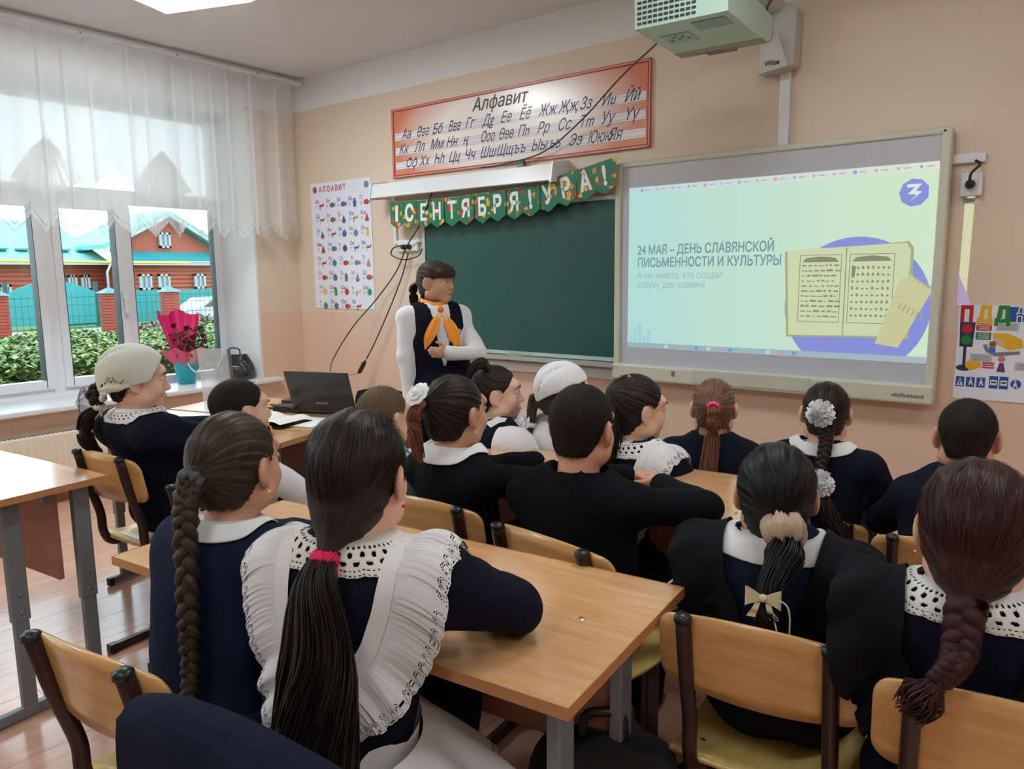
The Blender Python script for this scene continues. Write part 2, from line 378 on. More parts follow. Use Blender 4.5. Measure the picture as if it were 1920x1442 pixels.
# ---- windows: plastic frames in the opening, a transom light over three casements
M_GLASS = glass('window_glass'); M_SEAL = mat('dark_window_seal', (0.02, 0.03, 0.05), 0.4)
def window(idx, y0, y1):
    root = empty('window_%d' % idx, (-5.72, 0, 0), kind='structure')
    t = .07
    fr = MB()
    zs, ze, tr0, tr1 = .62, 2.68, 1.96, 2.06
    fr.span((-t/2, y0, zs), (t/2, y0 + .06, ze)); fr.span((-t/2, y1 - .06, zs), (t/2, y1, ze))
    ya_, yb_ = y0 + .06, y1 - .06; fr.span((-t/2, ya_, zs), (t/2, yb_, zs + .05)); fr.span((-t/2, ya_, ze - .06), (t/2, yb_, ze)); fr.span((-t/2, ya_, tr0), (t/2, yb_, tr1))
    ms = [y1 - .76, y1 - 1.30, y1 - 2.0]
    for m_ in ms: fr.span((-t/2, m_ - .035, zs + .05), (t/2, m_ + .035, tr0))
    fr.span((-t/2, y1 - 1.9, tr1), (t/2, y1 - 1.83, ze - .06))
    fr.build('frame', M_PVC, root)
    edges = [y1 - .06] + [v for m_ in ms for v in (m_ + .035, m_ - .035)] + [y0 + .06]
    for i in range(0, len(edges), 2):
        b_, a = edges[i], edges[i + 1]
        if b_ - a < .1: continue
        s = .0 if i in (0,) else .05                       # the fixed light has no sash
        if s:
            c = MB(); c.span((-.02, a, zs + .05), (.055, a + s, tr0)); c.span((-.02, b_ - s, zs + .05), (.055, b_, tr0)); c.span((-.02, a + s, zs + .05), (.055, b_ - s, zs + .11)); c.span((-.02, a + s, tr0 - .05), (.055, b_ - s, tr0))
            sh = c.build('casement', M_PVC, root)
            hd = MB().box((.075, b_ - .025, 1.3), (.04, .03, .05), b=.005); hd.box((.09, b_ - .025, 1.24), (.018, .022, .15), b=.005)
            if i == 2: hd.build('handle', M_PVC, sh)
        g = MB(); q = .004; e = s
        for (ya, yb) in ((a + e, a + e + q), (b_ - e - q, b_ - e)): g.span((-.03, ya, zs + .06), (.058 if s else .037, yb, tr0 - .02))
        g.build('seal', M_SEAL, root)
        MB().span((-.004, a + e, zs + .06), (.004, b_ - e, tr0 - .01)).build('pane', M_GLASS, root)
    MB().span((-.004, y0 + .06, tr1), (.004, y1 - 1.9, ze - .06)).build('pane', M_GLASS, root)
    MB().span((-.004, y1 - 1.83, tr1), (.004, y1 - .06, ze - .06)).build('pane', M_GLASS, root)
    return root
window(1, 0.77, 3.48); window(2, -2.88, -0.22)

# ---- ceiling lamps: the first is in view, the others are added for light
M_LAMP = mat('lit_lamp_diffuser', (0.9, 0.9, 0.9), 0.4, emit=(0.90, 0.96, 1.0), estr=LAMP)
lampm = MB(); lampm.box((0, 0, -.02), (.62, .62, .04), b=.006)
lampd = MB(); lampd.box((0, 0, -.045), (.56, .56, .012), b=.004)
lm, ld = lampm.mesh('lamp_body'), lampd.mesh('lamp_diffuser'); lm.materials.append(M_WHITE); ld.materials.append(M_LAMP); ld2 = lampd.mesh('lamp_diffuser_fill'); ld2.materials.append(mat('added_fill_diffuser', (0.9, 0.9, 0.9), 0.4, emit=(0.92, 0.96, 1.0), estr=LAMP * .42))  # second diffuser glows weaker, for the unseen lamps added as fill light
for i, (x, y) in enumerate(((-3.95, 2.95-.72), (-3.95, -.6), (-.9, 2.1), (-.9, -.6), (1.2, 2.1), (1.2, -.6))):
    r_ = empty('ceiling_lamp', (x, y, CEIL), R(20 if i == 0 else 0), ['square glowing ceiling lamp cut by the top edge beside the window curtain', 'unseen ceiling lamp added for light behind the camera on the window side', 'unseen weak ceiling lamp added for light above the second desk', 'unseen weak ceiling lamp added for light above the camera', 'unseen weak ceiling lamp added for light near the right wall, front', 'unseen weak ceiling lamp added for light near the right wall, back'][i], 'lamp', 'ceiling lamps')
    for nm, me in (('housing', lm), ('diffuser', ld if i < 2 else ld2)):
        o = bpy.data.objects.new(nm, me); COL.objects.link(o); o.parent = r_

# ---- radiator under the window
rad = empty('radiator', (LEFT + .07, 2.0, .12), label='cream panel radiator on the wall under the window sill', cat='radiator')
M_CREAM = mat('cream_enamel', srgb(236, 226, 204), 0.3)
MB().box((0, .1, .17), (.07, 1.1, .34), b=.008).build('panel', M_CREAM, rad)
g = MB()
for i in range(40): g.box((0, -.42 + i * .0265, .343), (.05, .012, .006))
g.build('grille', M_GREY, rad)
g = MB()
for i in range(27): g.box((.037, -.4 + i * .038, .17), (.006, .012, .28), b=.002)
g.build('ribs', M_CREAM, rad)
MB().tube([(0, -.46, .04), (0, -.52, .04), (0, -.52, -.12)], .01).build('pipe', M_CREAM, rad)
MB().lathe([(.018, 0), (.02, .01), (.02, .05), (0, .055)], (0, -.5, .28), 12).build('valve', M_PVC, rad)

# ------------------------------------------------------------------ outside
GZ = 0.0
M_GRASS = mat('lawn_green', srgb(80, 112, 58), 0.9, noise=0.3, nscale=3)
gr = struct('ground_outside', MB().span((-80, -40, -.3), (-5.9, 60, GZ)), M_GRASS)
struct('road_outside', MB().span((-23, -40, GZ), (-19.2, 60, GZ + .02)), mat('pale_gravel', srgb(150, 148, 146), 0.9, noise=0.1, nscale=1))
M_BRICK = mat('red_log_paint', srgb(168, 84, 64), 0.7, noise=0.1, nscale=2)
M_BRICK2 = mat('red_pillar_paint', srgb(160, 66, 50), 0.7, noise=0.12, nscale=9)
M_TEAL = mat('teal_sheet_metal', srgb(36, 138, 142), 0.4, noise=0.05, nscale=2)
M_TEALL = mat('pale_teal_roofing', srgb(112, 176, 168), 0.5, noise=0.08, nscale=1)
M_TRIM = mat('white_house_trim', (0.42, 0.42, 0.44), 0.6)
M_DGLASS = mat('dark_house_glass', srgb(130, 150, 165), 0.1)
h = empty('house', (-32, 17, 0), label='long red log house with teal roof and white gable window', cat='house')
def hp(y): return y - 17
# gable block y 14.9..19.0 ; log courses one by one
lg = MB().tube([(0, -2.05, 0), (0, 2.05, 0)], .11, 8, smooth=True).mesh('log'); lg.materials.append(M_BRICK)
for k in range(9):
    o = bpy.data.objects.new('log', lg); COL.objects.link(o); o.parent = h; o.location = (0, hp(16.95), .55 + k * .18)
lg2 = MB().tube([(0, -3.2, 0), (0, 3.2, 0)], .11, 8, smooth=True).mesh('log'); lg2.materials.append(M_BRICK)
for k in range(9):
    o = bpy.data.objects.new('log', lg2); COL.objects.link(o); o.parent = h; o.location = (-1.2, hp(11.9), .55 + k * .18)
MB().span((-3, hp(15), 0), (-.05, hp(18.9), 2.1)).build('wall', M_BRICK, h)
MB().span((-5, hp(8.6), 0), (-1.25, hp(15), 2.05)).build('wall', M_BRICK, h)
MB().prism([(hp(14.7), 2.5), (hp(19.1), 2.5), (hp(19.1), 2.7), (hp(17), 3.95), (hp(14.7), 2.9)], -.2, 0, 0).build('gable', M_BRICK, h)
bb = MB(); bb.prism([(hp(14.2), 2.62), (hp(17), 4.15), (hp(19.6), 2.62), (hp(19.6), 2.82), (hp(17), 4.3), (hp(14.2), 2.8)], -4, .5, 0); bb.build('roof', M_TEALL, h)
MB().prism([(hp(14.2), 2.52), (hp(17), 4.02), (hp(19.6), 2.52), (hp(19.6), 2.64), (hp(17), 4.16), (hp(14.2), 2.64)], .42, .52, 0).build('bargeboard', M_TRIM, h)
MB().prism([(0, 2.5), (.55, 2.15), (.6, 2.18), (0.02, 2.56)], hp(14.9), hp(19.2), 1).build('canopy', M_TEAL, h)
MB().span((0, hp(14.9), 1.98), (.5, hp(19.2), 2.14)).build('fascia', M_TRIM, h)
# left wing roof
MB().grid(lambda u, v: (-5.5 + 5.0 * v, hp(8.2 + 6.6 * u), 3.98 - 1.85 * v), 2, 2, smooth=False).build('wing_roof', M_TEALL, h)
MB().prism([(hp(8.2), 2.0), (hp(14.8), 2.0), (hp(14.8), 2.12), (hp(8.2), 2.12)], -.6, -.45, 0).build('gutter', M_TRIM, h)
g = MB()
for k in range(8): g.box((-1.6, hp(9 + k * .75), 2.62), (.3, .45, .07))
g.build('snow_guards', M_TEAL, h)
def hwin(x, y, z, w_, hh):
    f = MB(); f.span((x, y - w_/2, z - hh/2), (x + .12, y - w_/2 + .09, z + hh/2)); f.span((x, y + w_/2 - .09, z - hh/2), (x + .12, y + w_/2, z + hh/2)); f.span((x, y - w_/2, z - hh/2), (x + .12, y + w_/2, z - hh/2 + .09)); f.span((x, y - w_/2, z + hh/2 - .09), (x + .12, y + w_/2, z + hh/2)); f.span((x, y - .03, z - hh/2), (x + .12, y + .03, z + hh/2))
    o = f.build('window', M_TRIM, h); MB().span((x + .03, y - w_/2 + .08, z - hh/2 + .08), (x + .05, y + w_/2 - .08, z + hh/2 - .08)).build('pane', M_DGLASS, o)
hwin(.05, hp(16.9), 3.05, .5, .65)
for y in (15.9, 16.7, 18.35): hwin(.12, hp(y), 1.28, .52, .66)
for y in (13.05, 13.5, 14.0): hwin(-1.08, hp(y), 1.28, .34, .62)
hwin(-1.08, hp(11.1), 1.05, .36, .4)
MB().tube([(.1, hp(14.6), 2.1), (.1, hp(14.4), 1.7), (.1, hp(14.4), .3)], .05).build('downpipe', M_TRIM, h)
# neighbour house further left
h2 = empty('house', (-38, 9, 0), label='pale teal roofed house at the left edge of the window', cat='house')
MB().span((-2, -3.5, 0), (0, 4, 1.9)).build('wall', M_BRICK, h2)
MB().grid(lambda u, v: (-3.5 + 4.0 * v, -4 + 7.5 * u, 3.2 - 1.3 * v), 2, 2, smooth=False).build('roof', M_TEALL, h2)
# teal sheet fence and gate across the road
tf = empty('sheet_fence', (-24, 12, 0), label='teal corrugated sheet fence in front of the house', cat='fence')
pn = MB().grid(lambda u, v: (.03 * math.sin(u * 8 * math.pi), -.6 + 1.2 * u, .15 + 1.0 * v), 33, 2).mesh('sheet'); pn.materials.append(M_TEAL)
for k in range(9):
    o = bpy.data.objects.new('sheet', pn); COL.objects.link(o); o.parent = tf; o.location = (0, -1.2 + 1.2 * k - .9, -.1)
gt = empty('gate', (-23.9, 9.2, 0), label='teal double gate with a curved top across the road', cat='gate')
def leaf(sg):
    return [(0, .12), (sg * 1.15, .12), (sg * 1.15, 1.06)] + [(sg * 1.15 * (1 - t), 1.06 + .34 * math.sin(t * math.pi / 2)) for t in (.25, .5, .75, 1)]
for sg in (-1, 1):
    MB().prism(leaf(sg) if sg > 0 else leaf(sg)[::-1], 0, .05, 0).build('gate_leaf', M_TEAL, gt)
for sg in (-1.2, 0, 1.2): MB().span((-.05, sg - .05, 0), (.05, sg + .05, 1.35)).build('post', mat('dark_teal_post', srgb(20, 70, 70), .5), gt)
# school fence: red pillars with small green caps, wire panels between
M_CAP = mat('green_grey_cap', srgb(84, 124, 122), 0.5); M_WIRE = mat('green_fence_wire', srgb(40, 100, 60), 0.5)
brk = MB().box((0, 0, 0), (.34, .34, .062), b=.006).mesh('brick'); brk.materials.append(M_BRICK2)
sf_pos = (5.85, 8.12, 9.55, 12.6)
for i, y in enumerate(sf_pos):
    p = empty('fence_pillar', (-18, y, 0), label=['red brick fence pillar at the left edge of the window', 'red brick fence pillar seen through the middle casement', 'red brick fence pillar seen through the right pane', 'red brick fence pillar hidden by the right reveal'][i], cat='pillar', group='school fence pillars')
    for k in range(16):
        o = bpy.data.objects.new('brick', brk); COL.objects.link(o); o.parent = p; o.location = (0, 0, .04 + k * .068)
    MB().add([(-.22, -.22, 1.1), (.22, -.22, 1.1), (.22, .22, 1.1), (-.22, .22, 1.1), (0, 0, 1.24)], [(3, 2, 1, 0), (0, 1, 4), (1, 2, 4), (2, 3, 4), (3, 0, 4)]).build('cap', M_CAP, p)
for i in range(3):
    y0, y1 = sf_pos[i] + .2, sf_pos[i + 1] - .2
    f = empty('wire_fence', (-18, y0, 0), label=['green welded wire fence panel left of the middle pillar', 'green welded wire fence panel between the two right pillars', 'green welded wire fence panel by the car'][i], cat='fence', group='wire fence panels')
    L = y1 - y0; wm = MB()
    for z in (.12, .35, .6, .85, 1.02): wm.span((-.01, 0, z), (.01, L, z + .014))
    wm.build('rail', M_WIRE, f)
    wm = MB(); nn = int(L / .12)
    for k in range(nn + 1): wm.span((-.005, L * k / nn, .08), (.005, L * k / nn + .008, 1.04 + .12 * math.sin(math.pi * k / nn)))
    tag(wm.build('wire', M_WIRE, f), kind='stuff')
# yellow gas pipe
MB().tube([(-27, 4, 2.05), (-27, 15.2, 1.98)], .04).build('gas_pipe', mat('yellow_pipe_paint', srgb(235, 195, 70), .5))
tag(bpy.data.objects['gas_pipe'], 'yellow overhead gas pipe crossing in front of the house', 'pipe')
# hedge: leafy mass
rng = random.Random(8); lv = MB()
M_LEAF = bpy.data.materials.new('hedge_leaf_green'); M_LEAF.use_nodes = True; nt = M_LEAF.node_tree; b = nt.nodes['Principled BSDF']; b.inputs['Roughness'].default_value = .6
g_ = nt.nodes.new('ShaderNodeNewGeometry'); cr = nt.nodes.new('ShaderNodeValToRGB'); nt.links.new(g_.outputs['Random Per Island'], cr.inputs[0]); nt.links.new(cr.outputs[0], b.inputs['Base Color'])
cr.color_ramp.elements[0].color = srgb(52, 80, 40) + (1,); cr.color_ramp.elements[1].color = srgb(160, 164, 82) + (1,)
e = cr.color_ramp.elements.new(.55); e.color = srgb(92, 120, 58) + (1,)
def hedge(name, label, x0, x1, y0, y1, ht, n, m, sz=.07):
    lv = MB()
    for k in range(n):
        y = rng.uniform(y0, y1); side = rng.random() < .42
        if side: x = x1 + rng.gauss(0, .08); z = rng.uniform(0, ht)
        else: x = rng.uniform(x0, x1); z = ht + rng.gauss(0, .035) + .05 * math.sin(y * 3 + x * 2)
        a = rng.uniform(0, 6.28); s = sz * rng.uniform(.6, 1.3)
        u = Vector((math.cos(a), math.sin(a), rng.uniform(-.5, .8))).normalized() * s; v = Vector((-math.sin(a), math.cos(a), rng.uniform(-.4, .6))).normalized() * s * .55; c = Vector((x, y, z))
        lv.add([c - u, c + v * .9, c + u, c - v * .9], [(0, 1, 2, 3)])
    r_ = empty(name, ((x0 + x1) / 2, (y0 + y1) / 2, 0), label=label, cat='hedge')
    o = lv.build('foliage', m, r_); o.location = -r_.location; o['kind'] = 'stuff'
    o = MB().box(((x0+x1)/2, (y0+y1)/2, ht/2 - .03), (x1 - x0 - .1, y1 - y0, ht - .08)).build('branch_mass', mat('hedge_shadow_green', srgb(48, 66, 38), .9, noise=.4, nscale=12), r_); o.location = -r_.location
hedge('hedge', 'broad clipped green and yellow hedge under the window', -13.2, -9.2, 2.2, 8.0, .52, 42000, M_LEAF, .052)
M_SHRUB = mat('dusty_shrub_leaves', srgb(124, 112, 94), .8, noise=.3, nscale=6)
hedge('shrub', 'dry pinkish shrub behind the hedge by the right pillar', -16.4, -15.4, 7.6, 9.8, .45, 3500, M_SHRUB, .06)
# parked car
M_CAR = mat('white_car_paint', (0.5, 0.52, 0.55), 0.2, coat=0.5)
car = empty('car', (-21.0, 12.6, 0), label='white car parked beyond the fence behind the bouquet', cat='car')
car.scale = (.7, .7, .64)
prof = [(-2.1, .3), (-2.05, .75), (-1.3, .9), (-.7, 1.32), (.7, 1.36), (1.5, .98), (2.1, .9), (2.15, .35)]
MB().prism(prof, -.8, .8, 0).build('body', M_CAR, car)
MB().prism([(-1.05, .93), (-.62, 1.26), (.62, 1.29), (1.25, .98)], .79, .83, 0).build('window', mat('car_glass', (.05, .06, .08), .1), car)
for y in (-1.35, 1.35):
    MB().tube([(.7, y, .32), (.86, y, .32)], .31, 20).build('wheel', M_BLACK, car)
# ------------------------------------------------------------------ curtains
M_SHEER = sheer('white_net', (0.90, 0.91, 0.92), 0.46)
M_SHEERD = sheer('white_net_dense', (0.88, 0.89, 0.90), 0.86)
M_LACE = mat('white_lace_thread', (0.82, 0.84, 0.84), 0.8)
M_LACEG = mat('grey_lace_thread', (0.55, 0.60, 0.60), 0.8)
rod = empty('curtain_rail', (LEFT + .14, .9, 2.915), label='white curtain rail fixed along the ceiling above the window', cat='curtain rail')
g = MB(); g.box((0, 1.0, 0), (.07, 3.96, .022), b=.004); g.build('track', M_PVC, rod)
g = MB()
for k in range(5): g.lathe([(.006, 0), (.006, .004), (0, .004)], (.036, .1 + k * .62, 0), 8, Matrix.Rotation(R(90), 4, 'Y'))
g.build('screw', M_GREY, rod)
def fold_x(y, z, amp=.022):
    return amp * (math.sin(y * 21 + 1.3 * math.sin(y * 5)) + .5 * math.sin(y * 43 + 2)) * (0.5 + 0.5 * (2.92 - z) / 1.2)
def hemz(y):                                             # stepped zig-zag points of the lace hem
    t = (y / .17) % 1.0; tri = 1 - abs(2 * t - 1); return 1.70 + .012 * 0 + (-.10) * (round(tri * 6) / 6) + .10
def sheer_pt(u, v, y0=-.9, y1=3.80):
    y = y0 + (y1 - y0) * u; hz = hemz(y); z = 2.905 - (2.905 - hz) * v
    return (LEFT + .14 + fold_x(y, z), y, z)
cu = empty('net_curtain', (0, 0, 0), label='long white net curtain with a zigzag lace hem hanging from the rail', cat='curtain')
MB().grid(sheer_pt, 900, 14).build('net', M_SHEER, cu)
g = MB()
for off in (.0, .045):                                    # two stepped thread lines above the hem
    pts = []; y = .9
    while y < 3.8:
        z = hemz(y) + off + .004; pts.append((LEFT + .146 + fold_x(y, z), y, z)); y += .004
    g.tube(pts, .0018, 3)
g.build('lace_edge', M_LACEG, cu)
g = MB(); rng = random.Random(5)
for y in (1.0, 1.16, 1.45, 1.72, 1.98, 2.12, 2.26, 2.5, 2.62, 2.82, 2.95, 3.08, 3.22, 3.4, 3.62):   # the gathered pleats, seen as darker lines
    g.grid(lambda u, v, y=y: (LEFT + .15 + fold_x(y, 2.9 - 1.1 * v) - .008 + .03 * math.sin(u * math.pi), y + .004 + .028 * u * (1.0 - .3 * v), 2.9 - 1.16 * v), 5, 8)
g.build('pleats', M_SHEER, cu)
# swagged valance inside the window opening, gathered into two knots
sw = empty('valance', (0, 0, 0), label='gathered white lace valance with bunched knots across the window top', cat='curtain')
knots = [1.30, 2.17, 2.95]
def swag(u, v):
    y = .85 + 2.62 * u
    d = min(abs(y - k) for k in knots); sag = .5 * (1 + math.cos(min(d / .36, 1) * math.pi))
    gp = min(abs(y - k) for k in (1.72, 2.30, 2.62)); hz = 2.03 + (.26 if abs(y - 2.62) > .3 else .20) * max(0, 1 - gp / .17) - .02 * abs(math.sin(y * 40))
    z = 2.66 - (2.66 - hz) * v
    return (-5.58 + .02 * math.sin(y * 30 + 6 * v * sag) + .03 * sag * v, y, z)
MB().grid(swag, 300, 16).build('swag', M_SHEERD, sw)
M_BUNCH = sheer('bunched_cream_net', (0.93, 0.92, 0.90), 0.85)
for k in knots[1:]:
    kn = MB()
    for j in range(11):                                   # fan of pleats falling from the knot
        a = (j - 5) / 5; wv = .03 + .01 * (j % 3)
        kn.grid(lambda u, v, a=a, wv=wv, k=k: (-5.53 + .03 * math.sin(u * 3.14) * (1 - .3 * v) + .004 * (j % 2), k + a * (.03 + .17 * v ** .8) + (u - .5) * wv * (0.4 + 1.3 * v), 2.31 - .33 * v * (1 - .25 * abs(a))), 7, 10)
    kn.lathe([(.012, -.03), (.03, -.015), (.034, 0), (.03, .015), (.012, .03)], (-5.51, k, 2.31), 12, Matrix.Rotation(R(90), 4, 'X'))
    kn.build('knot', M_BUNCH, sw)

# ------------------------------------------------------------------ the front wall
F = FRONT
# --- letter-writing alphabet banner
M_BORD = mat('banner_red_line', srgb(176, 40, 34), .35); M_PINK = mat('banner_pale_red', srgb(232, 160, 140), .35)
M_OR = mat('banner_orange', srgb(222, 128, 92), .3, noise=.06, nscale=2); M_INK = mat('navy_ink', srgb(38, 44, 96), .4); M_INKB = mat('black_ink', srgb(30, 24, 28), .4)
bn = bpy.data.materials.new('banner_print'); bn.use_nodes = True; nt = bn.node_tree; b = nt.nodes['Principled BSDF']; b.inputs['Roughness'].default_value = .22
tcn = nt.nodes.new('ShaderNodeTexCoord'); mp = nt.nodes.new('ShaderNodeMapping'); mp.inputs['Scale'].default_value = (1.0, 1, 2.4); mp.inputs['Location'].default_value = (.0, 0, -.05)
gd = nt.nodes.new('ShaderNodeTexGradient'); gd.gradient_type = 'SPHERICAL'; cr = nt.nodes.new('ShaderNodeValToRGB')
cr.color_ramp.elements[0].position = .0; cr.color_ramp.elements[0].color = srgb(218, 136, 104) + (1,); cr.color_ramp.elements[1].position = .45; cr.color_ramp.elements[1].color = srgb(250, 244, 236) + (1,)
nt.links.new(tcn.outputs['Object'], mp.inputs[0]); nt.links.new(mp.outputs[0], gd.inputs[0]); nt.links.new(gd.outputs[0], cr.inputs[0]); nt.links.new(cr.outputs[0], b.inputs['Base Color'])
BX, BZ = -3.04, 2.35
ba = empty('alphabet_banner', (BX, F, BZ), label='long orange handwriting alphabet banner high on the front wall', cat='banner')
hw, hh = 1.022, .236
MB().prism(rectp(-hw, -hh, hw, hh), -.003, -.014, 1).build('board', bn, ba)
g = MB()
for (a, t, mm) in ((0, .012, 0),):
    g.prism(rectp(-hw, -hh, hw, -hh + t), -.014, -.018); g.prism(rectp(-hw, hh - t, hw, hh), -.014, -.018); g.prism(rectp(-hw, -hh, -hw + t, hh), -.014, -.018); g.prism(rectp(hw - t, -hh, hw, hh), -.014, -.018)
g.build('border', M_PINK, ba)
g = MB()
for a, t in ((0, .004), (.014, .005)):
    g.prism(rectp(-hw + a, -hh + a, hw - a, -hh + a + t), -.014, -.0185); g.prism(rectp(-hw + a, hh - a - t, hw - a, hh - a), -.014, -.0185); g.prism(rectp(-hw + a, -hh + a, -hw + a + t, hh - a), -.014, -.0185); g.prism(rectp(hw - a - t, -hh + a, hw - a, hh - a), -.014, -.0185)
g.build('border_line', M_BORD, ba)
M_BAND = mat('banner_white_stripe', srgb(240, 234, 230), .25)
rowz = (.030, -.070, -.168)
for z in rowz:
    flat('writing_stripe', rectp(-hw + .03, z - .012, hw - .03, z + .040), -.0142, M_BAND, ba, .0008)
    g = MB()
    for q in (-.012, .0, .026, .040): g.prism(rectp(-hw + .02, z + q - .0008, hw - .02, z + q + .0008), -.0151, -.0156)
    g.build('ruled_line', mat('ruled_blue', srgb(150, 150, 190), .4), ba)
text('title', 'Алфавит', .112, M_INKB, ba, (-.27, -.0155, .125), shear=.28, off=.0012, sx=.96)
rows = [(['Аа', 'Әәә', 'Бб', 'Ввв', 'Гг', 'Дд', 'Ее', 'Ёё', 'Жж', 'Җҗ', 'Зз', 'Ии', 'Йй'], -.93, .97),
        (['Кк', 'Лл', 'Мм', 'Нн', 'ң', 'Ооо', 'Өөө', 'Пп', 'Рр', 'Сс', 'Тт', 'Уу', 'Үү'], -.96, .97),
        (['Фф', 'Хх', 'Һһ', 'Цц', 'Чч', 'Шш', 'Щщ', 'ъъ', 'Ыы', 'ьь', 'Ээ', 'Ююю', 'Яя'], -.90, .86)]
cursive = {'д': 'g', 'т': 'm', 'п': 'n', 'и': 'u', 'й': 'й'}
for (ls, x0, x1), z in zip(rows, rowz):
    for i, s in enumerate(ls):
        t = s[0] + ''.join(cursive.get(c, c) for c in s[1:])
        text('letters', t, .094, M_INK, ba, (x0 + (x1 - x0) * i / (len(ls) - .2), -.0157, z - .006), shear=.45, sx=.80 if len(s) < 3 else .66, off=.0004)

# --- white light tray above the chalkboard, with the cables on it
tr = empty('board_lamp', (-3.36, F - .09, 2.03), label='long white metal board lamp above the green chalkboard', cat='lamp')
MB().prism([(.09, .055), (-.06, .035), (-.085, -.06), (-.07, -.064), (.09, -.045)], -.775, .775, 0).build('housing', M_PVC, tr)
for s in (-1, 1): MB().prism([(.09, .07), (-.07, .045), (-.095, -.075), (.09, -.055)], s * .775, s * .79, 0).build('end_cap', M_PVC, tr)
MB().box((0.45, .07, .075), (.05, .03, .05), b=.004).build('clip', M_GREY, tr)

# --- chalkboard
cb = empty('chalkboard', (-2.98, F, 1.38), label='dark green chalkboard in a pale metal frame behind the teacher', cat='chalkboard')
M_GREEN = mat('green_chalk_enamel', srgb(40, 86, 80), .30, noise=.12, nscale=2.5, bump=.02, bscale=30)
M_ALU = mat('pale_aluminium', srgb(200, 210, 206), .35, metal=.3)
MB().span((-.77, -.032, -.455), (.77, -.012, .47)).build('board', M_GREEN, cb)
g = MB(); g.span((-.79, -.04, -.475), (.79, -.005, -.452)); g.span((-.79, -.04, .465), (.79, -.005, .488)); g.span((-.79, -.04, -.475), (-.765, -.005, .488)); g.span((.765, -.04, -.475), (.79, -.005, .488))
g.build('frame', M_ALU, cb)
MB().prism([(-.005, -.49), (-.12, -.50), (-.125, -.475), (-.118, -.475), (-.112, -.49), (-.005, -.478)], -.72, .79, 0).build('chalk_ledge', M_ALU, cb)
MB().box((0, -.02, -.555), (1.5, .02, .06), b=.004).build('rail', M_PVC, cb)
rag = empty('chalk_cloth', (-2.93, F - .085, .896), label='crumpled pale cloth with chalk lying on the chalkboard ledge', cat='cloth')
MB().grid(lambda u, v: ((u - .5) * .14, (v - .5) * .05, .012 * abs(math.sin(u * 9 + v * 5)) + .018 * math.sin(u * 3.14) * math.sin(v * 3.14)), 20, 9).build('cloth', mat('grey_green_rag', srgb(150, 165, 150), .9), rag)
for k in range(3):
    c = MB().tube([(0, 0, 0), (.05, .01, 0)], .006, 8).build('chalk_stick', M_WHITE); c.location = (-2.80 + .07 * k, F - .08, .891)
    tag(c, ['white chalk stick nearest to the crumpled cloth on the ledge', 'middle white chalk stick on the chalkboard ledge', 'white chalk stick farthest from the cloth on the ledge'][k], 'chalk', 'chalk sticks on the ledge')

# --- pennant garland: one letter on each card
gm = bpy.data.materials.new('autumn_leaf_card'); gm.use_nodes = True; nt = gm.node_tree; b = nt.nodes['Principled BSDF']; b.inputs['Roughness'].default_value = .35
tcn = nt.nodes.new('ShaderNodeTexCoord'); vo = nt.nodes.new('ShaderNodeTexVoronoi'); vo.inputs['Scale'].default_value = 26; vo.feature = 'F1'
no = nt.nodes.new('ShaderNodeTexNoise'); no.inputs['Scale'].default_value = 60; va = nt.nodes.new('ShaderNodeVectorMath'); va.operation = 'MULTIPLY_ADD'; va.inputs[1].default_value = (.035, .035, .035)
nt.links.new(tcn.outputs['Object'], va.inputs[2]); nt.links.new(no.outputs['Color'], va.inputs[0]); nt.links.new(tcn.outputs['Object'], no.inputs[0]); nt.links.new(va.outputs[0], vo.inputs['Vector'])
sp = nt.nodes.new('ShaderNodeSeparateColor'); nt.links.new(vo.outputs['Color'], sp.inputs[0])
cr = nt.nodes.new('ShaderNodeValToRGB'); cr.color_ramp.interpolation = 'CONSTANT'; nt.links.new(sp.outputs[0], cr.inputs[0])
els = [(0, (200, 62, 40)), (.22, (232, 150, 40)), (.42, (24, 120, 84)), (.72, (240, 176, 60)), (.86, (24, 120, 84))]
cr.color_ramp.elements[0].color = srgb(*els[0][1]) + (1,); cr.color_ramp.elements[1].position = els[1][0]; cr.color_ramp.elements[1].color = srgb(*els[1][1]) + (1,)
for p, c in els[2:]: e = cr.color_ramp.elements.new(p); e.color = srgb(*c) + (1,)
lt = nt.nodes.new('ShaderNodeMath'); lt.operation = 'LESS_THAN'; lt.inputs[1].default_value = .42; nt.links.new(vo.outputs['Distance'], lt.inputs[0])
mx = nt.nodes.new('ShaderNodeMix'); mx.data_type = 'RGBA'; mx.inputs[6].default_value = srgb(24, 120, 84) + (1,); nt.links.new(lt.outputs[0], mx.inputs[0]); nt.links.new(cr.outputs[0], mx.inputs[7]); nt.links.new(mx.outputs[2], b.inputs['Base Color'])
ga = empty('garland', (-4.0, F - .115, 1.93), label='green autumn leaf letter garland reading of the first of September', cat='garland')
word = '1СЕНТЯБРЯ!УРА!'
M_LET = mat('white_card_letter', (0.85, 0.87, 0.86), .4)
cw = 1.83 / len(word)
pts = []
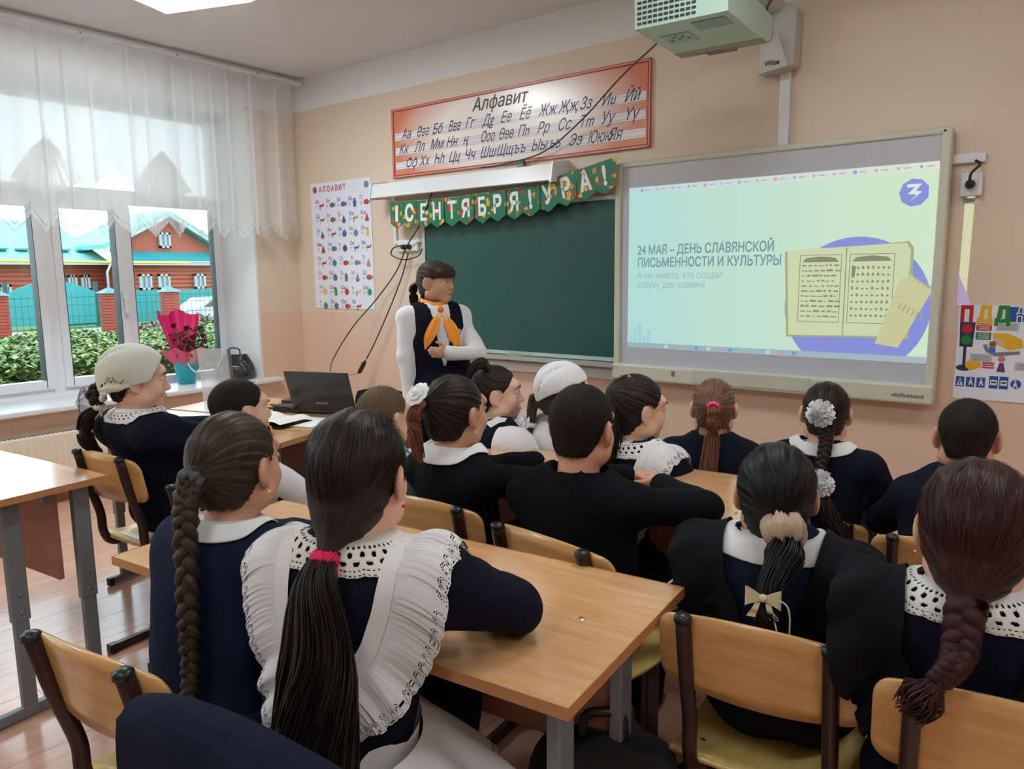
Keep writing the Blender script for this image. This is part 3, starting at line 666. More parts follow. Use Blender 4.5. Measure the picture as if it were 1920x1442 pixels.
for i, ch in enumerate(word):
    x = i * cw; u0 = i / len(word)
    def top(xx):
        f = xx / 1.83
        return -.012 * math.sin(f * math.pi * 2.0) + (0.0 if f < .68 else (f - .68) / .32 * .125) + .01
    za, zb = top(x), top(x + cw)
    card = MB(); h_ = .175
    poly = [(x + .002, za), (x + cw - .001, zb), (x + cw - .001, zb - h_ + .022), (x + cw / 2, (za + zb) / 2 - h_ - .014), (x + .002, za - h_ + .022)]
    dy = .006 * (i % 2)
    c = card.prism(poly[::-1], -.0 - dy, -.003 - dy).build('pennant', gm, ga)
    ang = math.atan2(zb - za, cw)
    t = text('letter', ch, .150, M_LET, c, (0, 0, 0), off=.0062, align='CENTER', sx=1.15 if ch == '1' else .78)
    t.data.transform(Matrix.Rotation(-ang, 4, 'Y')); t.data.transform(Matrix.Translation((x + cw / 2, -.0045 - dy, (za + zb) / 2 - .134)))
    pts.append((x, -.003, za))
pts.append((1.85, -.003, zb + .006)); pts.append((1.88, .0, zb + .03))
MB().tube(pts, .0016, 5).build('string', M_WHITE, ga)

# --- interactive whiteboard
wbm = mat('grey_white_board_surface', srgb(196, 200, 208), .3); M_FRAME = mat('cream_board_frame', srgb(206, 208, 190), .4)
wb = empty('interactive_whiteboard', (-1.37, F, 1.43), label='large interactive whiteboard showing the projected lesson slide', cat='whiteboard')
MB().box((0, -.04, .0), (1.66, .06, 1.22), b=.018).build('body', M_FRAME, wb)
MB().span((-.79, -.073, -.53), (.79, -.068, .585)).build('screen_surface', wbm, wb)
g = MB()
for a, b_ in (((-.815, -.085, .575), (.815, -.06, .605)), ((-.83, -.085, -.55), (-.79, -.06, .60)), ((.79, -.085, -.55), (.83, -.06, .60))): g.box([(a[i] + b_[i]) / 2 for i in range(3)], [b_[i] - a[i] for i in range(3)], b=.008)
g.build('bezel', M_FRAME, wb)
MB().box((0, -.075, -.57), (1.66, .06, .09), b=.012).build('lower_tray', M_FRAME, wb)
g = MB(); g.box((-.02, -.107, -.565), (.62, .004, .066)); g.build('tray_flap', mat('cream_tray_flap', srgb(198, 200, 184), .4), wb)
MB().box((-.44, -.107, -.56), (.016, .004, .03)).build('button', M_GREY, wb)
text('lettering', 'elitePanaboard', .026, M_INKB, wb, (.66, -.108, -.585), shear=.2, sx=.85)
# projected picture: its light is imitated by glowing flats laid over the board
def ramp_emit(name, c1, c2, s, x0, x1):
    m = bpy.data.materials.new(name); m.use_nodes = True; nt = m.node_tree; b = nt.nodes['Principled BSDF']; b.inputs['Base Color'].default_value = (.02, .02, .02, 1); b.inputs['Roughness'].default_value = .6
    tcn = nt.nodes.new('ShaderNodeTexCoord'); sp = nt.nodes.new('ShaderNodeSeparateXYZ'); mr = nt.nodes.new('ShaderNodeMapRange'); mr.inputs[1].default_value = x0; mr.inputs[2].default_value = x1
    mx = nt.nodes.new('ShaderNodeMix'); mx.data_type = 'RGBA'; mx.inputs[6].default_value = c1 + (1,); mx.inputs[7].default_value = c2 + (1,)
    nt.links.new(tcn.outputs['Object'], sp.inputs[0]); nt.links.new(sp.outputs[0], mr.inputs[0]); nt.links.new(mr.outputs[0], mx.inputs[0]); nt.links.new(mx.outputs[2], b.inputs['Emission Color']); b.inputs['Emission Strength'].default_value = s * PROJ
    return m
SLI = ramp_emit('projected_slide', srgb(180, 226, 220), srgb(214, 236, 205), 1.0, -2.1, -.6)
sl = empty('projected_slide', (0, 0, 0), label='projected lesson slide with a heading, an open old book and a blue circle', cat='slide')
Y0 = F - .0735
SX0, SX1, SZ0, SZ1 = -2.112, -.57, 1.03, 1.893
flat('slide_background', rectp(SX0, SZ0, SX1, SZ1), Y0, SLI, sl, .001)
flat('browser_bar', rectp(SX0, SZ1 - .035, SX1, SZ1), Y0 - .001, ramp_emit('projected_bar', srgb(196, 218, 226), srgb(228, 232, 214), 1, -2.1, -.6), sl, .0006)
for k in range(16):
    flat('tab_icon', circp(SX0 + .08 + k * .092, SZ1 - .018, .007 if k % 4 else .010, 10), Y0 - .0018, emis('tab_pink', srgb(226, 160, 180)) if k % 3 else emis('tab_blue', srgb(140, 170, 226)), sl, .0004)
    flat('tab_title', rectp(SX0 + .10 + k * .092, SZ1 - .021, SX0 + .13 + k * .092, SZ1 - .016), Y0 - .0018, emis('tab_grey', srgb(160, 180, 188)), sl, .0004)
EB = emis('slide_blue', srgb(134, 146, 220)); ET = emis('slide_heading', srgb(112, 150, 158)); ET2 = emis('slide_text', srgb(150, 186, 190))
flat('blue_circle', clip(circp(-.90, 1.255, .325, 48), SX0, SZ0, SX1, SZ1), Y0 - .001, EB, sl, .0006)
flat('logo_plate', circp(-.674, 1.765, .062, 8, a0=22.5, a1=337.5), Y0 - .001, EB, sl, .0006)
g = MB(); zz = [(-.705, 1.802), (-.645, 1.802), (-.668, 1.772), (-.642, 1.768), (-.69, 1.726), (-.664, 1.756), (-.70, 1.760), (-.672, 1.788), (-.703, 1.788)]
g.prism(zz[::-1], Y0 - .0018, Y0 - .0024); g.build('logo_mark', emis('slide_white', srgb(228, 240, 232)), sl)
text('heading', '24 МАЯ – ДЕНЬ СЛАВЯНСКОЙ\nПИСЬМЕННОСТИ И КУЛЬТУРЫ', .070, ET, sl, (-2.055, Y0 - .002, 1.525), off=.0016, sx=.745)
text('question', 'А вы знаете, кто создал\nазбуку для славян?', .052, ET2, sl, (-2.055, Y0 - .002, 1.392), sx=.84)
EP = emis('book_page', srgb(208, 220, 176)); EP2 = emis('book_page_edge', srgb(170, 176, 130)); EI = emis('book_print', srgb(134, 140, 112)); EPS = emis('parchment', srgb(204, 204, 158))
bkp = [(-1.222, 1.525), (-.952, 1.535), (-.69, 1.545), (-.672, 1.51), (-.672, 1.12), (-.94, 1.115), (-1.20, 1.108)]
flat('book_cover', [(-1.235, 1.52), (-.95, 1.533), (-.68, 1.552), (-.66, 1.52), (-.66, 1.108), (-.94, 1.108), (-1.212, 1.098)][::-1], Y0 - .0018, EP2, sl, .0006)
flat('book_pages', bkp[::-1], Y0 - .0026, EP, sl, .0006)
g = MB(); g.prism(rectp(-.947, 1.117, -.943, 1.533), Y0 - .0033, Y0 - .0038)
for (a, b_) in ((-1.16, -.965), (-.93, -.735)):
    for (p, q) in (((a, 1.175), (a + .003, 1.50)), ((b_ - .003, 1.175), (b_, 1.50)), ((a, 1.175), (b_, 1.178)), ((a, 1.497), (b_, 1.50))): g.prism(rectp(p[0], p[1], q[0], q[1]), Y0 - .0033, Y0 - .0038)
    g.prism([(a + .012, 1.465), (b_ - .012, 1.465), (b_ - .03, 1.485), ((a + b_) / 2, 1.492), (a + .03, 1.485)], Y0 - .0033, Y0 - .0038)
g.build('book_frames', EI, sl)
g = MB(); rng = random.Random(11)
for r_ in range(11):
    z = 1.445 - r_ * .0245; x = -1.147
    while x < -.985:
        l = rng.uniform(.008, .03); g.prism(rectp(x, z, x + l, z + .008 * rng.uniform(.5, 1.2)), Y0 - .0033, Y0 - .0038); x += l + rng.uniform(.004, .012)
for r_ in range(8):
    z = 1.43 - r_ * .032; x = -.917
    while x < -.755:
        l = .008; g.prism(rectp(x, z, x + l, z + .012 * rng.uniform(.6, 1.3)), Y0 - .0033, Y0 - .0038); g.prism(rectp(x, z + .004, x + l * 1.6, z + .007), Y0 - .0033, Y0 - .0038); x += .022
g.prism([(-.918, 1.39), (-.905, 1.39), (-.9, 1.44), (-.918, 1.45)], Y0 - .0033, Y0 - .0038)
g.build('book_print', EI, sl)['kind'] = 'stuff'
flat('parchment_strip', [(-.80, 1.082), (-.70, 1.068), (-.575, 1.33), (-.665, 1.40), (-.71, 1.375)], Y0 - .0040, EPS, sl, .0006)
g = MB()
for k in range(6): g.prism([(-.668 + k * .018, 1.385 - k * .013), (-.664 + k * .018, 1.383 - k * .013), (-.672 + k * .018, 1.415 - k * .012), (-.678 + k * .018, 1.415 - k * .012)], Y0 - .0040, Y0 - .0046); g.prism([(-.70 + k * .018, 1.275 - k * .010), (-.694 + k * .018, 1.272 - k * .010), (-.706 + k * .018, 1.245 - k * .010), (-.712 + k * .018, 1.248 - k * .010)], Y0 - .0046, Y0 - .0050)
g.build('parchment_letters', EP2, sl)
ETB = ramp_emit('projected_taskbar', srgb(150, 182, 190), srgb(170, 186, 196), 1, -2.1, -.6)
flat('taskbar', rectp(SX0, SZ0 - .03, SX1 + .02, SZ0), Y0, ETB, sl, .001)
for k, x in enumerate((-1.87, -1.80, -1.69, -1.62, -1.56, -1.50, -1.30, -1.23, -1.17)):
    flat('taskbar_icon', circp(x, SZ0 - .015, .011, 10), Y0 - .0012, emis('icon%d' % (k % 3), (srgb(200, 214, 220), srgb(214, 150, 170), srgb(120, 150, 226))[k % 3]), sl, .0006)
g = MB()
for k in range(5): g.prism(rectp(-2.10 + k * .028, 1.035, -2.08 + k * .028, 1.07 + .07 * ((k * 7) % 3) / 2), Y0 - .0012, Y0 - .0016)
g.build('faint_towers', emis('faint_blue', srgb(168, 210, 226)), sl)
# thin glowing flats on the wall, painting the spill of the projector beam
flat('painted_beam_edge', [(-.486, 1.30), (-.452, 1.27), (-.447, 1.80), (-.462, 1.80), (-.484, 1.70)], F - .0005, ramp_emit('painted_spill', srgb(214, 214, 170), srgb(224, 220, 180), 1, -.6, -.4), sl, .0006)
flat('painted_beam_edge', [(-.487, 1.262), (-.43, 1.262), (-.452, 1.32), (-.486, 1.40)], F - .0012, emis('painted_violet_spill', srgb(176, 156, 196)), sl, .0006)

# --- socket, plug, conduit right of the board
so = empty('wall_socket', (-.462, F, 1.787), label='white wall socket with a black plug right of the whiteboard', cat='socket')
MB().box((0, -.02, 0), (.085, .04, .1), b=.008).build('plate', M_PVC, so)
MB().lathe([(0, .0), (.026, .0), (.026, .012), (0, .012)], (0, -.04, 0), 20, Matrix.Rotation(R(90), 4, 'X')).build('face', M_WHITE, so)
pl = MB().lathe([(.0, .045), (.014, .043), (.02, .02), (.02, 0), (0, 0)], (0, -.045, -.002), 16, Matrix.Rotation(R(90), 4, 'X')).build('plug', M_BLACK)
pl.location = so.location; tag(pl, 'round black plug in the wall socket with its cord', 'plug')
MB().tube(spline([(0, -.085, 0), (.004, -.09, .04), (.03, -.05, .08), (.01, -.03, .10)], 6), .006, 8).build('cord', M_BLACK, pl)
text('socket_sign', '220V', .022, M_INKB, so, (-.03, -.006, -.075)); MB().box((0, -.003, -.068), (.072, .003, .026)).build('sign_plate', M_WHITE, so)
cd_ = MB().box((-.49, F - .012, 1.9), (.15, .024, .04), b=.004).build('cable_duct', M_PVC); tag(cd_, 'short horizontal white cable duct above the wall socket', 'cable duct')
# --- projector bracket on the wall with duct below
br = empty('projector_mount', (-1.305, F, 2.52), label='grey-white projector wall mount with a lettered tapered cover', cat='mount')
M_MT = mat('mount_grey', srgb(190, 192, 186), .5)
MB().prism([(-.075, -.145), (.085, -.125), (.09, .13), (.06, .155), (-.0, .16), (-.07, .06)], -.02, -.11).build('wall_box', M_MT, br)
MB().prism([(-.077, -.15), (.065, -.13), (.015, .02), (-.06, .03)], -.11, -.135).build('tapered_cover', mat('mount_grey_pale', srgb(200, 202, 196), .5), br)
MB().box((-.02, -.40, .155), (.085, .74, .05), b=.008).build('arm', M_MT, br)
text('lettering', 'Wize', .034, M_INKB, br, (-.045, -.138, -.118), off=.0008)
dct = MB().box((-1.285, F - .012, 2.22), (.05, .024, .36), b=.003).build('cable_duct', M_PVC); tag(dct, 'vertical white cable duct from the projector mount down to the whiteboard', 'cable duct')
# --- projector
pj = empty('projector', (-1.335, 3.06, 2.36), R(3), 'pale grey-green short throw projector hanging at the top edge', 'projector')
M_PJ = mat('projector_shell', srgb(172, 200, 186), .35); M_PJ2 = mat('projector_front_grey', srgb(140, 134, 124), .35)
MB().prism([(-.30, .0), (.18, .0), (.235, .018), (.26, .06), (.26, .12), (-.30, .14)], -.185, .185, 0).build('shell', M_PJ, pj)
g = MB(); g.prism([(.10, -.001), (.18, -.001), (.236, .017), (.262, .06), (.262, .121), (.256, .121), (.254, .06), (.232, .02), (.18, .004), (.10, .004)], -.186, .186, 0); g.build('front_cowl', M_PJ2, pj)
g = MB().box((-.02, .205, .012), (.13, .07, .012), b=.004); g.build('mirror_window', mat('mirror_slot', (.02, .018, .016), .1), pj)
g = MB(); g.box((-.02, .165, .002), (.15, .008, .006)); g.build('slot_lip', M_PJ, pj)
g = MB()
for i in range(11):
    for j in range(6): g.box((-.165 + i * .022, -.3005, .018 + j * .019), (.016, .004, .009))
g.build('vent', mat('vent_dark', (.03, .035, .035), .5), pj); bpy.data.objects['vent']['kind'] = 'stuff'
MB().box((-.08, -.10, -.001), (.12, .12, .004)).build('control_panel', mat('panel_green', srgb(150, 182, 166), .4), pj)
g = MB()
for x, y in ((-.1, -.12), (-.06, -.12), (-.08, -.10), (-.08, -.14), (-.115, -.09), (-.045, -.09)): g.lathe([(.007, 0), (.007, -.003), (0, -.003)], (x, y, -.003), 10)
g.build('button', mat('button_green', srgb(120, 150, 136), .4), pj)
MB().box((.09, -.2, -.001), (.13, .1, .004)).build('hatch', mat('panel_green2', srgb(128, 156, 142), .4), pj)
MB().tube(spline([(.15, -.1, .14), (.19, .05, .17), (.2, .25, .22), (.1, .45, .22), (.06, .68, .18)], 6), .007, 6).build('cable', M_BLACK, pj)
MB().box((.1, .0, .18), (.1, .16, .09), b=.01).build('hanger', M_MT, pj)

# --- cables
def cable(label, pts, r=.0045, n=10):
    o = MB().tube(spline(pts, n), r, 6).build('cable', M_BLACK); return tag(o, label, 'cable')
cable('black cable sagging from the projector across the orange banner', [(-1.52, 3.1, 2.44), (-1.75, 3.35, 2.46), (-2.05, 3.6, 2.43), (-2.42, 3.80, 2.29), (-2.72, 3.85, 2.155), (-3.03, 3.84, 2.11), (-3.2, 3.83, 2.105)])
cable('black cable hanging from the board lamp down to the laptop', [(-3.50, 3.76, 2.04), (-3.58, 3.76, 1.95), (-3.72, 3.80, 1.78), (-3.90, 3.84, 1.63), (-4.02, 3.84, 1.45), (-4.24, 3.84, 1.25), (-4.35, 3.7, 1.05), (-4.10, 3.3, .86), (-3.7, 2.95, .80), (-3.22, 2.55, .775)])
cable('thin black cable with an inline adapter hanging beside the teacher', [(-3.91, 3.86, 1.58), (-3.97, 3.85, 1.42), (-4.09, 3.84, 1.2), (-4.25, 3.82, .93), (-4.33, 3.8, .80)])
o = MB().tube([(-4.33, 3.79, .79), (-4.35, 3.79, .765), (-4.40, 3.79, .70), (-4.42, 3.79, .685)], [.006, .017, .017, .006], 8).build('power_adapter', M_BLACK); tag(o, 'small black inline adapter hanging on the thin cable', 'adapter')
cable('thin cable running from the inline adapter down behind the laptop', [(-4.42, 3.79, .685), (-4.6, 3.7, .64), (-4.75, 3.6, .6), (-4.5, 3.2, .55)], .002)
cable('black cable loop by the double socket left of the chalkboard', [(-3.95, 3.86, 1.64), (-4.05, 3.85, 1.62), (-4.06, 3.84, 1.57), (-3.93, 3.84, 1.535), (-3.80, 3.85, 1.56), (-3.77, 3.86, 1.61)])
ds = empty('double_socket', (-3.93, F, 1.625), label='white socket strip with two black plugs left of the chalkboard', cat='socket')
MB().box((0, -.015, 0), (.2, .03, .06), b=.006).build('plate', M_PVC, ds)
for s in (-.025, .025): MB().lathe([(.0, .03), (.015, .028), (.02, .0), (0, 0)], (s, -.03, 0), 14, Matrix.Rotation(R(90), 4, 'X')).build('plug', M_BLACK, ds)
d3 = MB().box((-4.06, F - .012, 1.83), (.028, .024, .36), b=.003); d3.box((-3.93, F - .012, 1.665), (.28, .022, .022), b=.003)
tag(d3.build('cable_duct', M_PVC), 'thin white cable duct left of the chalkboard', 'cable duct')

# --- picture alphabet poster
po = empty('alphabet_poster', (-4.67, F, 1.66), label='white picture alphabet poster on the wall left of the board', cat='poster')
M_PAPER = mat('poster_paper', srgb(232, 236, 246), .3)
def psk(x, z): return x + .0 * z
MB().prism(rectp(-.355, -.492, .35, .49), -.001, -.006).build('sheet', M_PAPER, po)
M_RED = mat('poster_red', srgb(190, 40, 50), .4); M_BLU = mat('poster_blue', srgb(60, 80, 160), .4)
text('title', 'АЛФАВИТ', .062, M_RED, po, (-.25, -.0068, .418), off=.0012, sx=.86, spacing=1.35)
pcs = [mat('print_%d' % i, srgb(*c), .4) for i, c in enumerate([(204, 50, 60), (90, 110, 130), (70, 96, 176), (60, 150, 96), (216, 150, 60), (150, 90, 60), (100, 60, 120), (40, 150, 170), (228, 200, 110), (130, 130, 140)])]
for s in (-.30, .305): flat('emblem', circp(s, .44, .026, 14), -.0062, pcs[5 if s < 0 else 9], po, .0006)
lets = ['Аа', 'Әә', 'Бб', 'Вв', 'Гг', 'Дд', 'Ее', 'Ёё', 'Жж', 'Җҗ', 'Зз', 'Ии', 'Йй', 'Кк', 'Лл', 'Мм', 'Нн', 'ң', 'Оо', 'Өө', 'Пп', 'Рр', 'Сс', 'Тт', 'Тт', 'Уу', 'Фф', 'Хх', 'Һһ', 'Цц', 'Чч', 'Шш', 'Щщ', 'ъ', 'Ыы', 'ь', 'Ээ', 'Юю', 'Яя']
cols = [0, 1, 2, 2, 0, 5, 1, 2, 4, 0, 1, 0, 2, 9, 8, 0, 1, 6, 2, 5, 0, 7, 0, 9, 4, 0, 1, 1, 9, 0, 8, 3, 0, 8, 3, 3, 1, 0, 0]
rng = random.Random(21)
for i, s in enumerate(lets):
    r_, c_ = divmod(i, 5); x = -.30 + c_ * .132; z = .335 - r_ * .112
    text('letters', s, .042, M_BLU if (i * 5) % 7 else M_RED, po, (x, -.0068, z), off=.0006, sx=.85)
    m = pcs[cols[i]]; cx_, cz_ = x + .072, z - .022; kind = rng.randrange(5)
    if kind == 0: p = circp(cx_, cz_, .026, 14); q = rectp(cx_ - .003, cz_ + .024, cx_ + .002, cz_ + .036)
    elif kind == 1: p = [(cx_ - .03, cz_), (cx_ - .012, cz_ + .012), (cx_ + .02, cz_ + .01), (cx_ + .03, cz_ + .026), (cx_ + .034, cz_ + .008), (cx_ + .022, cz_ - .006), (cx_ - .022, cz_ - .008)][::-1]; q = [(cx_ - .02, cz_ - .03), (cx_ - .012, cz_ - .03), (cx_ - .01, cz_), (cx_ - .022, cz_)]
    elif kind == 2: p = [(cx_ - .014, cz_ - .03), (cx_ + .016, cz_ - .03), (cx_ + .02, cz_ + .01), (cx_ + .006, cz_ + .03), (cx_ - .01, cz_ + .03), (cx_ - .02, cz_ + .008)]; q = rectp(cx_ - .02, cz_ + .028, cx_ + .016, cz_ + .034)
    elif kind == 3: p = circp(cx_, cz_, .02, 12, 1.5); q = [(cx_ + .02, cz_), (cx_ + .04, cz_ - .018), (cx_ + .04, cz_ + .018)]
    else: p = [(cx_ - .026, cz_ - .02), (cx_ + .026, cz_ - .02), (cx_ + .01, cz_ + .01), (cx_, cz_ + .032), (cx_ - .01, cz_ + .01)]; q = rectp(cx_ - .018, cz_ - .032, cx_ + .018, cz_ - .02)
    flat('picture', p, -.0062, m, po, .0006); flat('picture', q, -.0064, pcs[(cols[i] + 3) % 10], po, .0006)
    g = MB(); g.prism(rectp(x, z - .022, x + .03, z - .018), -.0062, -.0066); g.prism(rectp(x, z - .034, x + .024, z - .030), -.0062, -.0066); g.build('caption', pcs[9], po)

# --- road rules poster at the right edge
pd = empty('road_rules_poster', (-.475, F, 1.06), label='white road safety poster with coloured letters at the right edge', cat='poster')
PW = .60
MB().prism(rectp(0, -.215, PW, .205), -.001, -.005).build('sheet', M_PAPER, pd)
M_DB = mat('print_road_blue', srgb(44, 84, 160), .4); M_G2 = mat('print_signal_green', srgb(34, 130, 60), .4); M_Y2 = mat('print_signal_yellow', srgb(232, 178, 40), .4)
flat('title_plate', rectp(.19, .135, PW, .2), -.0052, M_DB, pd, .0005)
for k, m in enumerate((M_RED, M_Y2, M_G2)):
    text('title_letter', 'ПДД'[k], .088, m, pd, (.006 + k * .066, -.0068, .136), off=.0075, sx=.80)
text('title', 'ДЛЯ\nПЕШЕХОДОВ', .036, M_WHITE, pd, (.215, -.0068, .172), off=.0008)
M_NAVY = mat('print_navy', srgb(52, 56, 90), .4)
flat('traffic_light', [(.012, .02), (.062, .02), (.068, .13), (.008, .13)], -.0055, M_NAVY, pd, .0005)
flat('traffic_light_pole', rectp(.028, -.07, .04, .02), -.0055, M_NAVY, pd, .0005); flat('pole_foot', circp(.034, -.075, .014, 16, 2.2), -.0058, M_NAVY, pd, .0005)
flat('red_light', circp(.038, .1, .021, 18), -.0065, M_RED, pd, .0006); flat('green_light', circp(.036, .05, .021, 18), -.0065, M_G2, pd, .0006)
for (a, m) in ((.094, M_RED), (.054, M_G2)):
    flat('text_box', rectp(.072, a, .13, a + .032), -.0055, m, pd, .0005)
    for j in range(3): flat('text_line', rectp(.08, a + .006 + j * .009, .122, a + .009 + j * .009), -.0062, M_PAPER, pd, .0004)
M_LG = mat('print_light_grey', srgb(190, 194, 200), .4)
for (x, z) in ((.145, .095), (.055, -.045), (.225, -.075), (.36, .09)):
    flat('text_box', rectp(x, z, x + .085, z + .036), -.0055, M_LG, pd, .0005)
    for j in range(3): flat('text_line', rectp(x + .01, z + .008 + j * .009, x + .075, z + .0105 + j * .009), -.0062, pcs[9], pd, .0004)
flat('road_curve', [(.10, .03), (.115, -.0), (.15, -.018), (.24, -.005), (.24, .01), (.15, .0), (.125, .012), (.115, .035)][::-1], -.0055, pcs[9], pd, .0005)
flat('yellow_bus', [(.135, .085), (.19, .085), (.245, .06), (.25, .025), (.20, .01), (.14, .045)][::-1], -.0060, M_Y2, pd, .0005)
flat('bus_window', [(.14, .066), (.18, .045), (.18, .03), (.142, .052)][::-1], -.0067, M_LG, pd, .0004)
flat('walker_shirt', rectp(.126, -.0, .15, .022), -.0068, mat('print_sky', srgb(50, 120, 200), .4), pd, .0004); flat('walker_hair', circp(.138, .036, .014, 12), -.0068, pcs[5], pd, .0004)
flat('yellow_car', [(.04, -.07), (.045, -.045), (.07, -.04), (.1, -.05), (.1, -.065), (.06, -.085)][::-1], -.0072, M_Y2, pd, .0004)
for j in range(3): flat('warning_line', rectp(.105, -.052 - j * .010, .15, -.046 - j * .010), -.006, M_RED, pd, .0004)
flat('child_head', circp(.175, -.028, .014, 12), -.006, mat('print_rose', srgb(214, 120, 140), .4), pd, .0004); flat('child_body', [(.168, -.045), (.184, -.045), (.192, -.085), (.16, -.085)][::-1], -.006, pcs[6], pd, .0004)
for k, x in enumerate((.008, .048, .088, .136, .174, .215)):
    if k < 5: flat('road_sign', rectp(x, -.16, x + .033, -.16 + .045 if k < 3 else -.105), -.0055, M_DB, pd, .0005)
    else: flat('road_sign', circp(x + .02, -.135, .02, 18), -.0055, M_DB, pd, .0005)
    if k < 1: flat('sign_symbol', [(x + .004, -.155), (x + .029, -.155), (x + .0165, -.12)], -.0062, M_WHITE, pd, .0004); flat('sign_figure', [(x + .012, -.152), (x + .016, -.152), (x + .021, -.132), (x + .014, -.132)], -.0067, M_DB, pd, .0004)
    elif k < 3 or k == 5:
        flat('sign_symbol', [(x + .010, -.152), (x + .014, -.152), (x + .018, -.14), (x + .024, -.152), (x + .028, -.151), (x + .021, -.128), (x + .013, -.13)], -.0062, M_WHITE, pd, .0004); flat('sign_symbol', circp(x + .018, -.122, .004, 8), -.0062, M_WHITE, pd, .0004)
    else: flat('sign_symbol', rectp(x + .004, -.145, x + .029, -.122), -.0062, M_WHITE, pd, .0004); flat('sign_figure', rectp(x + .007, -.136, x + .026, -.129), -.0067, M_INKB, pd, .0004)
# ------------------------------------------------------------------ furniture
def desk_parts():
    """double school desk, origin on the floor under its centre, front towards +Y"""
    P = {}
    P['tabletop'] = (MB().box((0, 0, .749), (1.24, .525, .02), b=.002).mesh('tabletop'), M_DESK)
    g = MB(); e = .0015
    g.span((-.62 - e, -.2625 - e, .7375), (.62 + e, -.2625, .7605 - .001)); g.span((-.62 - e, .2625, .7375), (.62 + e, .2625 + e, .7595)); g.span((-.62 - e, -.2625, .7375), (-.62, .2625, .7595)); g.span((.62, -.2625, .7375), (.62 + e, .2625, .7595))
    P['edge_band'] = (g.mesh('edge_band'), M_DESKEDGE)
    P['modesty_panel'] = (MB().box((0, .12, .57), (1.08, .016, .30)).mesh('modesty_panel'), M_PANEL)
    leg = MB(); leg.box((0, 0, .53), (.028, .055, .40), b=.004); leg.box((0, 0, .22), (.022, .045, .38), b=.003)
    for z in (.36, .42, .66): leg.lathe([(.006, 0), (.006, .004), (0, .004)], (.013, 0, z), 8, Matrix.Rotation(R(90), 4, 'Y'))
    P['leg'] = (leg.mesh('leg'), M_GREY)
    P['foot_bar'] = (MB().box((0, 0, .022), (.03, .46, .035), b=.005).mesh('foot_bar'), M_GREY)
    P['end_plug'] = (MB().box((0, 0, .022), (.033, .03, .038), b=.005).mesh('end_plug'), M_BLACK)
    P['crossbar'] = (MB().box((0, .1, .71), (1.08, .03, .04), b=.004).mesh('crossbar'), M_GREY)
    for k, (me, m) in P.items(): me.materials.append(m)
    return P
DP = desk_parts()
def desk(x, y, ang, label, sc=(1, 1, 1), legy=(-.14, .12)):
    r_ = empty('school_desk', (x, y, 0), R(ang), label, 'desk', 'double school desks'); r_.scale = sc
    def put(n, loc=(0, 0, 0), par=None):
        o = bpy.data.objects.new(n, DP[n][0]); COL.objects.link(o); o.location = loc; o.parent = par or r_; return o
    for n in ('tabletop', 'edge_band', 'modesty_panel', 'crossbar'): put(n)
    for s in (-.54, .54):
        put('leg', (s, legy[0], 0)); put('leg', (s, legy[1], 0)); f = put('foot_bar', (s, 0, 0))
        put('end_plug', (0, -.225, 0), f); put('end_plug', (0, .225, 0), f)
    return r_
d1 = desk(-1.233, 1.098, 5.5, 'beech school desk of the nearest pair of girls, pink hair tie beside it')
d2 = desk(-1.29, 2.05, 5.5, 'beech school desk in front of the two dark-haired boys')
d4 = desk(-3.205, .80, 6, 'empty school desk with grey legs at the left edge', (1, 1, 1), (-.02, .20))
k1 = desk(-3.12, 1.80, 14, 'pale glossy desk the girl in the light kerchief leans on', (.88, .90, 1))

# teacher's table with the laptop
tt = empty('teacher_table', (-3.18, 2.29, 0), R(14), 'long beech teacher table with laptop, papers and cables', 'table')
MB().box((0, 0, .747), (1.2, .46, .026), b=.003).build('tabletop', M_DESK, tt)
for s in (-.56, .56): MB().box((s, 0, .365), (.022, .42, .73)).build('side_panel', M_PANEL, tt)
MB().box((0, .15, .5), (1.08, .018, .42)).build('modesty_panel', M_PANEL, tt)

